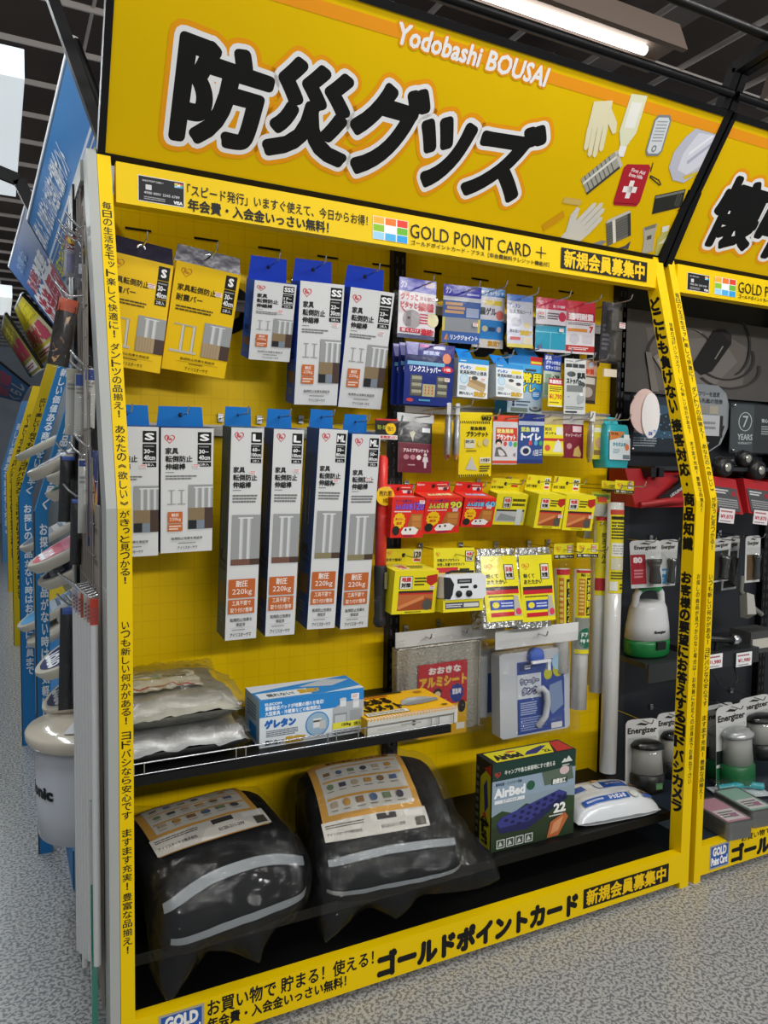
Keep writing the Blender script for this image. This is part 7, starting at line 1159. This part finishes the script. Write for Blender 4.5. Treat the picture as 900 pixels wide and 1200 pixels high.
def side_pack(name, lab, cat, y, x, z0, z1, wd, th, body, ops=(), hookl=None, grp=None, clear=True, lean=0.0):
    """A packet hung from the wire grid, its face towards the shopper (-Y)."""
    r = thing(name, lab, cat, (x, y, z1), (0, lean, 0), grp); h = z1-z0
    mb = MB(); n = 8
    mb.grid(lambda u, v: ((u-.5)*wd, -th*max(0, math.sin(math.pi*u))**.6*max(0, math.sin(math.pi*v))**.3, -v*h), 8, 10, body); mb.grid(lambda u, v: ((.5-u)*wd, .001, -v*h), 2, 2, body)
    if ops: art(mb, ops, lambda u, v, l: ((u-.5)*wd, -th*max(0, math.sin(math.pi*u))**.6*max(0, math.sin(math.pi*v))**.3-.0006-l*.0001, -v*h), 4)
    mb.build('packet_body', r)
    if clear:
        mb = MB(); mb.grid(lambda u, v: ((u-.5)*wd*1.12, -th*1.3*max(0, math.sin(math.pi*u))**.5-.002-.004*noise.noise(Vector((u*5, v*9, y*9))), .05-v*(h*1.06+.05)), 8, 14, FILM2); mb.build('clear_bag', r)
    side_hook(y+.0, z1+.012, abs(x+.066)+.0, hookl or 'steel hook holding the '+' '.join(lab.split(',')[0].split()[:6])+', '+' '.join(lab.split(',')[-1].split()[:5]))
    return r
GLW = pc('cfcfc8', True); RUB = mat('black_rubber', '101011', .4)
fl = [('R', .0, .0, 1, .22, '24386c'), ('P', [(.1, .9), (.1, .3), (.3, .45), (.5, .25), (.7, .5), (.9, .3), (.9, .9)], 'd88a2c'), ('P', [(.2, .9), (.3, .55), (.5, .4), (.6, .6), (.8, .5), (.8, .9)], 'f4c860')]
def sp(k, name, lab, cat, th, body, ops, grp=None):
    x, y, z0, z1, wd, tilt = LP[k]; side_pack(name, lab, cat, y, x, z0, z1, wd, th, body, ops, grp=grp, lean=max(-.25, min(.25, tilt*.6)))
sp('tag', 'adhesive_packet', 'small packet with red and yellow top card, highest on the wire grid', 'packet', .010, pc('b4b4bc', True), [('R', 0, 0, 1, .34, '8c2a24'), ('T', '強力', .2, .05, .8, .2, 'e8c838', .06), ('R', .2, .45, .8, .9, '8c8cb0')])
sp('tool', 'tool_packet', 'dark tool packet with a gold fitting near the grid top', 'packet', .016, pc('5c5c64', True), [('E', .6, .25, .2, .1, 'a8883c'), ('R', .2, .5, .7, .7, 'c8ccd8'), ('R', .5, .7, .9, .95, '4a4a88')])
sp('hose', 'hose_packet', 'dark bagged hose packet with orange glints and a red header', 'packet', .02, pc('2a221e', True), [('R', .05, .0, .95, .2, 'b85030'), ('P', [(.1, .7), (.4, .6), (.6, .65), (.3, .8)], 'b87a3c'), ('P', [(.5, .3), (.7, .26), (.6, .4)], 'd8b080'), ('P', [(.15, .9), (.5, .85), (.3, .97)], 'c89458')])  # orange patches and a red header drawn on the dark packet
for k, c, lab in (('w1', 'c8c4b0', 'white sheet packet in clear film, outermost under the dark hose packet'), ('w2', '3858a8', 'white sheet packet in clear film, middle one under the dark hose packet'), ('w3', '28408c', 'white and blue sheet packet in clear film, innermost under the dark hose packet')):
    sp(k, 'sheet_packet', lab, 'packet', .010, GLW, [('R', .05, .02, .95, .2, c), ('B', .1, .22, .9, .34, 2, '9a9a94')], 'white sheet packets')
for k, lab in (('r1', 'long black rubber strip in a clear bag, outermost of the upper pair'), ('r2', 'long black rubber strip in a clear bag, inner one of the upper pair'), ('r3', 'thick black rubber strip in a clear bag, outer one of the lower pair'), ('r4', 'thick black rubber strip in a clear bag, inner one of the lower pair')):
    sp(k, 'rubber_packet', lab, 'packet', .018, RUB, [('R', .1, .0, .9, .06, '3858a8')], 'bagged black rubber strips')
sp('cream', 'sheet_packet', 'cream sheet packet in clear film beside the flame printed one', 'packet', .010, GLW, [('R', .05, .02, .95, .1, '28408c'), ('B', .1, .22, .9, .34, 2, '9a9a94')])
sp('flame', 'flame_tape_packet', 'navy packet printed with orange flames on the wire grid', 'packet', .010, pc('24386c', True), fl)
PO = mat('ivory_plastic_profile', 'ecebea', .35)
for i in range(7):
    x = -.096+i*.0036; y = .27-i*.032; nth = ['outermost', 'second', 'third', 'middle', 'fifth', 'sixth', 'innermost'][i]
    r = thing('plastic_profile', 'ivory plastic profile in a clear sleeve, '+nth+' of the seven on the grid', 'profile', (x, y, 1.10), (0, 0, 0), 'ivory plastic profiles')
    L = .94-.012*i+.03*(i % 3 == 2)
    mb = MB(); mb.tube([(0, 0, -.06), (0, 0, -L)], .0088, PO, 10); mb.build('profile_bar', r)
    mb = MB(); mb.box(-.009, .009, -.001, .001, -.06, .0, pc(['d8d4cc', 'b0b8d0', 'd8d4cc', 'c86050', 'd8d4cc', 'c8a8a0', 'c84838'][i])); art(mb, [('B', .1, .3, .9, .9, 4, 'b05048')], lambda u, v, l: (-.009+u*.018, -.0012-l*.0001, -.06*v)); mb.build('header_card', r)
    mb = MB(); mb.grid(lambda u, v: (.0105*math.sin((u-.5)*3), -.0105*math.cos((u-.5)*3), -.02-v*(L+.0)), 6, 20, FILM2); mb.build('clear_sleeve', r)
    side_hook(y+.004, 1.108, abs(x+.066)+.008, 'steel hook of the ivory profile, '+nth+' of seven')
r = thing('printed_packet', 'flat teal printed packet hanging next to the steel edge of the stand', 'packet', (-.078, .10, .62)); mb = MB(); mb.box(-.008, .006, -.004, .004, -.57, 0, pc('2c8c74', True)); mb.box(-.008, .006, -.0045, -.004, -.2, 0, pc('c8ccc8', True)); mb.build('packet_body', r); mb = MB(); mb.tube([(0, 0, -.0), (0, .0, .015), (.012, 0, .02)], .002, STEEL, 5); mb.build('hanger', r)
# leaning posts of the washroom bays
def aisle_post(y, x0, wd, c, tcol, text, lab, ztop=2.14, lean=True, second=''):
    m = pc(c); r = thing('aisle_post', lab, 'post', (x0, y, 0), (0, 0, 0), 'lettered posts along the aisle')
    mb = MB(); mb.box(0, wd, 0, .05, 0, 1.23, m); dx = .26
    mb.hexa([(0, 0, 1.23), (wd, 0, 1.23), (wd, .05, 1.23), (0, .05, 1.23), (dx, 0, ztop), (dx+wd, 0, ztop), (dx+wd, .05, ztop), (dx, .05, ztop)], m)
    def fx(z): return 0 if z < 1.23 else (z-1.23)/(ztop-1.23)*dx
    za = 1.85; n = len(text); st = (za-.35)/n
    for i, ch in enumerate(text):
        art(mb, [('V', ch, 0, 0, 1, 1, tcol, .03)], lambda u, v, l, i=i: (fx(za-(i+v)*st)+wd*(.36+.56*u), -.0006-l*.0001, za-(i+v)*st))
    mb.build('post_face', r)
    mb = MB(); mb.box(-.004, 0, 0, .05, 0, 1.23, pc('3a4450')); mb.build('dark_edge', r)
aisle_post(1.15, -.151, .042, '2a7cb8', 'e8eef4', '新しい価値ある商品をいち早く　お探しの商品がない時はお気軽に店員まで', 'first blue aisle post with white lettering beside the bidet seats')
aisle_post(2.30, -.173, .058, '2a7cb8', 'e8eef4', '新しい価値ある商品をいち早く　お探しの商品がない時はお気軽に店員まで', 'second blue aisle post with white lettering, thinner in view')
aisle_post(4.5, -.169, .075, 'e0c010', '14130f', '広い！楽しい！何でも揃う！ヨドバシカメラ　ご不明な点は何なりと店員へご相談ください', 'first yellow aisle post with black lettering beyond the blue ones')
aisle_post(7.0, -.178, .085, 'd8b810', '14130f', '広い！楽しい！何でも揃う！ヨドバシカメラ　ご不明な点は何なりと店員へご相談ください', 'second yellow aisle post with black lettering further down the aisle')
aisle_post(9.5, -.215, .09, '5a94d0', 'e8eef4', '新しい価値ある商品をいち早く', 'pale blue aisle post at the far end of the aisle')
BLU = pc('2a78b4')
for i, (y0, y1, c, lab) in enumerate(((.86, 2.26, '2a78b4', 'blue kick panel at the foot of the nearer washroom bay'), (2.38, 4.4, '2a78b4', 'blue kick panel at the foot of the second washroom bay'), (4.6, 9.4, 'c8b020', 'yellow kick panel along the far bays'))):
    mb = MB(); mb.box(-.13+(.0 if i else .065), .30, y0, y1, .0, .13, pc(c)); mb.box(.30, .33, y0, y1, .0, 2.05, mat('bay_back', '6f7780', .6, var=.2)); tag(mb.build('aisle_bay'), lab, 'display bay')
# bidet seats on slanted holders
SEAT = mat('ivory_seat_plastic', 'cfc9ba', .28)
def seat(tx, ty, tz, lab, cols, L=.40, pitch=.52, txt='TOTO', roll=0.0):
    r = thing('bidet_seat', lab, 'bidet seat', (tx, ty, tz), (roll, -pitch, 0), 'bidet seats on slanted holders'); Wd = .29
    out = [(L, -Wd*.42), (L*.45, -Wd*.5)]+[(L*.30-L*.30*math.cos(a), -Wd*.5*math.sin(math.pi/2+0*a)*math.sqrt(max(0, 1-((math.cos(a)))**2.0)) ) for a in [math.pi/2*.9*(1-k/7) for k in range(8)]]
    out = [(L, -Wd*.42), (L*.5, -Wd*.5)]+[(L*.35*(1-math.cos(a)), -Wd*.5*math.sin(a)) for a in [math.pi/2-math.pi*k/16 for k in range(17)]]+[(L*.5, Wd*.5), (L, Wd*.42)]
    out = [(a, b) for a, b in out]
    mb = MB(); n = len(out); A = [(a+.012*(1-a/L), b*.93, -.033) for a, b in out]; Bm = [(a, b, -.009) for a, b in out]; T = [(a+.004*(1-a/L), b*.97, 0) for a, b in out]
    mb.add(A+Bm+T, [(i, (i+1) % n, (i+1) % n+n, i+n) for i in range(n)]+[(i+n, (i+1) % n+n, (i+1) % n+2*n, i+2*n) for i in range(n)], SEAT, True); mb.add(T, [tuple(range(n))], SEAT); mb.add(A, [tuple(range(n-1, -1, -1))], SEAT); mb.build('seat_shell', r)
    mb = MB(); u_ = [(a+.02*(1-a/L), b*.84) for a, b in out]
    def clip(a0, a1):     # slice of the outline between two lengths
        p = [(a, b) for a, b in u_ if a0 <= a <= a1]
        def wd(a): return max([abs(b)*(1 if True else 0) for aa, b in u_ if aa >= a-.02][:1]+[.0])
        def half(a):
            q = sorted((aa, abs(b)) for aa, b in u_)
            for (x0, y0), (x1, y1) in zip(q, q[1:]):
                if x0 <= a <= x1 and x1 > x0: return y0+(y1-y0)*(a-x0)/(x1-x0)
            return q[-1][1]
        k = 8; s = [a0+(a1-a0)*i/k for i in range(k+1)]; return [(a, -half(a)) for a in s]+[(a, half(a)) for a in reversed(s)]
    cuts = [.022, L*.30, L*.42, L*.95]
    for (a0, a1), c in zip(zip(cuts, cuts[1:]), cols): q = clip(a0, a1); mb.add([(a, b, .0012) for a, b in q], [tuple(range(len(q)))], pc(c))
    art(mb, [('T', txt, 0, 0, 1, 1, 'eef0f4', .08)] if txt else [], lambda u, v, l: (L*.12+v*L*.10, .075-u*.15, .0018))
    art(mb, [('B', 0, 0, 1, 1, 5, '5a6a80'), ('R', .1, .1, .4, .5, '6aa0d0')], lambda u, v, l: (L*.48+v*L*.4, .10-u*.2, .0018+l*.0001))
    mb.build('top_label', r)
    mb = MB(); mb.box(L*.80, L*1.0, -.03, .03, -.05, -.033, mat('seat_holder', '8c8f92', .5)); mb.build('holder', r)
def sc(px, dep): return -.267+(px+4)*dep/1123.0
for px, pz, dep, lab, cols, t in ((30, 555, 2.62, 'ivory bidet seat with dark label, highest of the near ones', ('46485c', '8a8c98', 'c4c8d0'), ''), (53, 560, 2.50, 'ivory bidet seat with grey label, just under the highest one', ('5a5c60', 'b0b4bc', 'c4c8d0'), ''),
        (52, 580, 2.58, 'ivory bidet seat with mint green label in the upper rows', ('3aa88c', '58c0a4', 'd8e4e0'), ''), (29, 665, 2.62, 'ivory bidet seat with pink label at mid height', ('c85068', 'd87890', 'a8c8e8'), 'TOTO'), (41, 685, 2.62, 'ivory bidet seat with navy and bright blue label', ('34365c', '3880d0', 'd0d4dc'), 'TOTO'),
        (17, 535, 3.9, 'ivory bidet seat beyond the first blue post, uppermost there', ('b0b0ac', 'b8b8b4', 'c4c4c0'), ''), (20, 643, 3.9, 'ivory bidet seat beyond the first blue post, at mid height', ('606878', '8890a0', 'c4c4c0'), ''), (16, 737, 3.9, 'ivory bidet seat beyond the first blue post with pale blue label', ('5aa0d0', '8cc0e0', 'c8d8e4'), ''), (27, 757, 3.8, 'ivory bidet seat beyond the first blue post, lowest there', ('c0bcae', 'c8c4b8', 'c8c4b8'), ''),
        (64, 731, 2.62, 'ivory bidet seat with light blue curved label behind the rubber strips', ('78b4e0', 'c0d8ec', 'd8e4ec'), ''), (36, 793, 2.62, 'ivory bidet seat with navy label and teal stripe, second from the bottom', ('2c3060', '48a8a8', 'd4d8dc'), 'TOTO'), (44, 838, 2.62, 'ivory bidet seat with navy label and green stripe, lowest of the column', ('2c3060', '4cb060', 'e0e0e0'), 'TOTO')):
    z = 1.424-(pz-533-.016*(px-0))*dep/1001.0
    seat(sc(px, dep), dep-1.747-.03, z, lab, cols, txt=t)
# display toilet with its lid
r = thing('display_toilet', 'white display bidet with beige lid and a paper notice, mounted beside the hanging profiles', 'toilet', (-.03, .64, .335))
mb = MB(); mb.lathe([(.12, -.03), (.144, -.02), (.148, .05), (.152, .25)], mat('white_glazed_body', 'c9cdd4', .25), 36); art(mb, [('T', 'Panasonic', 0, 0, 1, 1, '16181c', .06)], lambda u, v, l: (-.1515*math.cos(-.80+1.54*u), -.1515*math.sin(-.80+1.54*u), .145-.032*v)); mb.build('body', r)
mb = MB(); LID = mat('beige_lid', 'd2c8b6', .15, coat=.4)
mb.lathe([(.10, .252), (.166, .254), (.176, .266), (.178, .286), (.172, .294), (.09, .299), (.001, .300)], LID, 40); mb.build('lid', r)
mb = MB(); mb.hexa([(-.08, -.10, .301), (.04, -.14, .300), (.08, -.03, .302), (-.03, .03, .303), (-.08, -.10, .3025), (.04, -.14, .3015), (.08, -.03, .3035), (-.03, .03, .3045)], pc('d8dade')); mb.build('paper_notice', r)
mb = MB(); mb.box(-.03, .06, .05, .30, -.335, -.03, mat('seat_holder')); mb.build('stand_foot', r)
# leaning signs above the washroom bays
def quad_sign(name, lab, q, fc, ops, th=.02, edge='e0e4e8'):
    q = [Vector(p) for p in q]; n = (q[1]-q[0]).cross(q[3]-q[0]).normalized(); c = sum(q, Vector())/4
    if n.x > 0: n = -n
    r = thing(name, lab, 'sign', tuple(c)); q = [p-c for p in q]
    mb = MB(); bi = lambda u, v, l: tuple((q[1]*(1-u)+q[0]*u)*(1-v)+(q[2]*(1-u)+q[3]*u)*v+n*(.001+l*.001)); mb.grid(lambda u, v: bi(u, v, 0), 8, 8, pc(fc)); mb.grid(lambda u, v: bi(u, v, -th*1000), 8, 8, pc(fc)); art(mb, ops, bi, 8); mb.build('printed_panel', r)
    mb = MB()
    for a, b in ((0, 1), (1, 2), (2, 3), (3, 0)): mb.tube([q[a]-n*.012, q[b]-n*.012], .016, BLACKM if (a, b) in ((1, 2), (3, 0)) else pc(edge), 6)
    mb.build('frame', r)
# corners: near top, far top, far bottom, near bottom; u runs away from the viewer, v downwards
def sq(c): return c
SG = [((-.055, .75, 2.639), (-.115, 2.40, 2.557), (.092, 2.40, 2.198), (.10, .75, 2.25)),
      ((-.105, 2.45, 2.70), (-.155, 5.2, 2.93), (.25, 5.2, 2.40), (.13, 2.45, 2.23)),
      ((-.06, 5.3, 2.74), (-.05, 8.3, 3.12), (.22, 8.3, 2.50), (.28, 5.3, 2.36)),
      ((-.17, 6.8, 2.82), (-.18, 10.0, 3.1), (.17, 10.0, 2.5), (.16, 6.8, 2.30)),
      ((-.23, 9.2, 2.6), (-.25, 14.0, 2.5), (.16, 14.0, 2.4), (.13, 9.2, 2.30))]
quad_sign('aisle_sign', 'pale blue leaning sign with white and yellow lettering, nearest in the washroom aisle', SG[0], '3c86c8', [('R', 0, .46, 1, 1, 'd8dde6'), ('R', .02, .49, 1, .52, '3c78bc'), ('T', '故障した、取り替えたい方は当店のご相談ポイント', .02, .12, .66, .40, 'eef2f6', .03), ('R', .36, .55, .96, .78, '3470b4'), ('T', 'トイレにウォシュレットが付いてるととってもお得！', .38, .58, .92, .75, 'e8d838', .03), ('R', .02, .55, .33, .78, '3470b4'), ('T', '当店にお任せ下さい', .04, .58, .31, .75, 'e8d838', .03), ('B', .05, .82, .95, .94, 2, '5a6068')])
quad_sign('aisle_sign', 'deep blue leaning sign with big red and white lettering', SG[1], '2c62a8', [('T', '温水洗浄便座', .15, .30, .75, .46, 'f0f0f2', .05), ('T', '温水洗浄便座', .15, .30, .45, .46, 'c03048', .02), ('T', 'トイレ', .1, .5, .9, .92, 'f4f4f6', .12), ('T', '洗浄便座', .1, .52, .9, .9, 'f4f4f6', .16), ('T', '洗浄便座', .1, .52, .9, .9, 'c02c44', .03), ('T', 'お得な', .2, .1, .5, .22, '8ab0d8', .02)], edge='c8d0da')
quad_sign('aisle_sign', 'yellow leaning sign with pink lettering, third along the aisle', SG[2], 'd8c83c', [('R', 0, .4, 1, .75, 'd8d0a8'), ('T', '換気扇', .1, .08, .9, .32, 'f0e020', .04), ('T', '浄水器', .1, .42, .9, .72, 'c84860', .06), ('R', .1, .80, .9, .95, 'ece8e4'), ('B', .15, .83, .85, .92, 2, 'a02840')])
quad_sign('aisle_sign', 'dark yellow leaning sign with crimson lettering, fourth along the aisle', SG[3], 'a89c38', [('T', '住まい', .1, .08, .9, .32, 'f0e020', .04), ('T', '設備', .1, .38, .9, .70, 'c03050', .06), ('R', .1, .78, .9, .94, 'ece8e4'), ('B', .15, .82, .85, .9, 2, 'a02840')])
quad_sign('aisle_sign', 'blue leaning sign with pink lettering at the far end of the aisle', SG[4], '3c80c0', [('T', '家電', .1, .1, .9, .45, 'd86080', .05), ('T', 'くらし', .1, .5, .9, .9, 'e0e8f0', .05)])
# black arm and beams above the aisle
mb = MB(); a, b = [Vector(p) for p in ((.05, .70, 2.30), (-.115, .70, 2.76))]
for p, q in ((a, b), (b, Vector((-.62, .70, 2.80)))):
    d = (q-p).normalized(); o = Vector((-d.z, 0, d.x))*.016; e = Vector((0, .03, 0)); mb.hexa([p-o, p+o, p+o+e, p-o+e, q-o, q+o, q+o+e, q-o+e], BLACKM)
tag(mb.build('sign_bracket'), 'black sign bracket bending out over the aisle beside the big yellow sign', 'bracket')
mb = MB(); a, b = [Vector(p) for p in ((.12, 2.42, 2.2), (-.15, 2.42, 2.75))]
for p, q in ((a, b), (b, Vector((-.7, 2.42, 2.9)))):
    d = (q-p).normalized(); o = Vector((-d.z, 0, d.x))*.028; e = Vector((0, .03, 0)); mb.hexa([p-o, p+o, p+o+e, p-o+e, q-o, q+o, q+o+e, q-o+e], BLACKM)
tag(mb.build('sign_bracket'), 'black sign bracket between the pale blue and the deep blue signs', 'bracket')
# ---------------------------------------------------------------- ceiling lights
def trough(loc, L, lab):
    r = thing('ceiling_light', lab, 'ceiling light', loc)
    mb = MB(); HB = mat('beige_light_housing', '9c8a7e', .5)
    prof = [(-.10, .0), (-.075, .0), (-.06, .03), (.06, .03), (.075, .0), (.10, .0), (.055, .115), (-.055, .115)]
    mb.prism(prof, lambda a, b, t: (t, a, b), 0, L, HB); mb.build('housing', r)
    mb = MB(); mb.tube([(.03, 0, .012), (L-.12, 0, .012)], .017, mat('lit_tube', 'ffffff', .5, emit=5.0), 12); mb.build('lit_tube', r)
    mb = MB()
    for x in (L*.3, L*.7): mb.tube([(x, 0, .115), (x, 0, .65)], .004, GRID, 6)
    mb.build('hanger', r)
trough((.60, .52, 3.0), 1.50, 'beige trough light with a lit white tube above the big yellow sign')
trough((2.75, .52, 3.0), 1.5, 'beige trough light further along above the second yellow sign')
def boxlight(x0, x1, y0, y1, z, lab):
    r = thing('box_light', lab, 'ceiling light', ((x0+x1)/2, (y0+y1)/2, z)); w, d = (x1-x0)/2, (y1-y0)/2
    mb = MB(); mb.box(-w, w, -d, d, 0, .12, mat('white_light_diffuser', 'eef6fa', .4, emit=.8)); mb.build('diffuser', r)
    mb = MB(); mb.box(-w*.5, w*.5, -d*.95, d*.95, .12, .17, pc('8c8684')); mb.tube([(0, -d*.6, .17), (0, -d*.6, .66)], .005, GRID, 6); mb.tube([(0, d*.6, .17), (0, d*.6, .66)], .005, GRID, 6); mb.build('housing', r)
boxlight(-.50, -.137, 1.86, 3.48, 2.98, 'long white box light hanging over the aisle beside the blue sign')
boxlight(-.50, -.10, 6.8, 7.9, 2.98, 'white box light hanging further down the aisle')
# sub-parts: pieces that belong to a part of their thing
for o in list(C.objects):
    if o.parent is None or o.parent.parent is not None: continue
    stem = o.name.split('.')[0]; want = {'knob': 'radio_body', 'aerial': 'radio_body', 'lens': 'lamp_head', 'switch': ('lantern_base', 'base'), 'lantern_top': 'lantern_shade', 'tap': 'cap', 'standoff_bolt': 'acrylic_front', 'eyelet': 'hanging_tab', 'lid_label': 'lid', 'handle': 'shade', 'handle_arm': 'shade', 'price_tag': 'red_block', 'spec_card': 'red_block', 'round_sticker': 'clear_bag', 'green_sticker': 'roll', 'paper_label': 'roll', 'paper_notice': 'lid', 'reflective_stripe': 'backpack_body', 'contents_label': 'backpack_body'}.get(stem)
    if not want: continue
    for s in o.parent.children:
        if s is not o and s.name.split('.')[0] in ((want,) if isinstance(want, str) else want): o.parent = s; break
for k in list(_gpool.values()):
    bpy.data.objects.remove(k[1]); bpy.data.curves.remove(k[0])
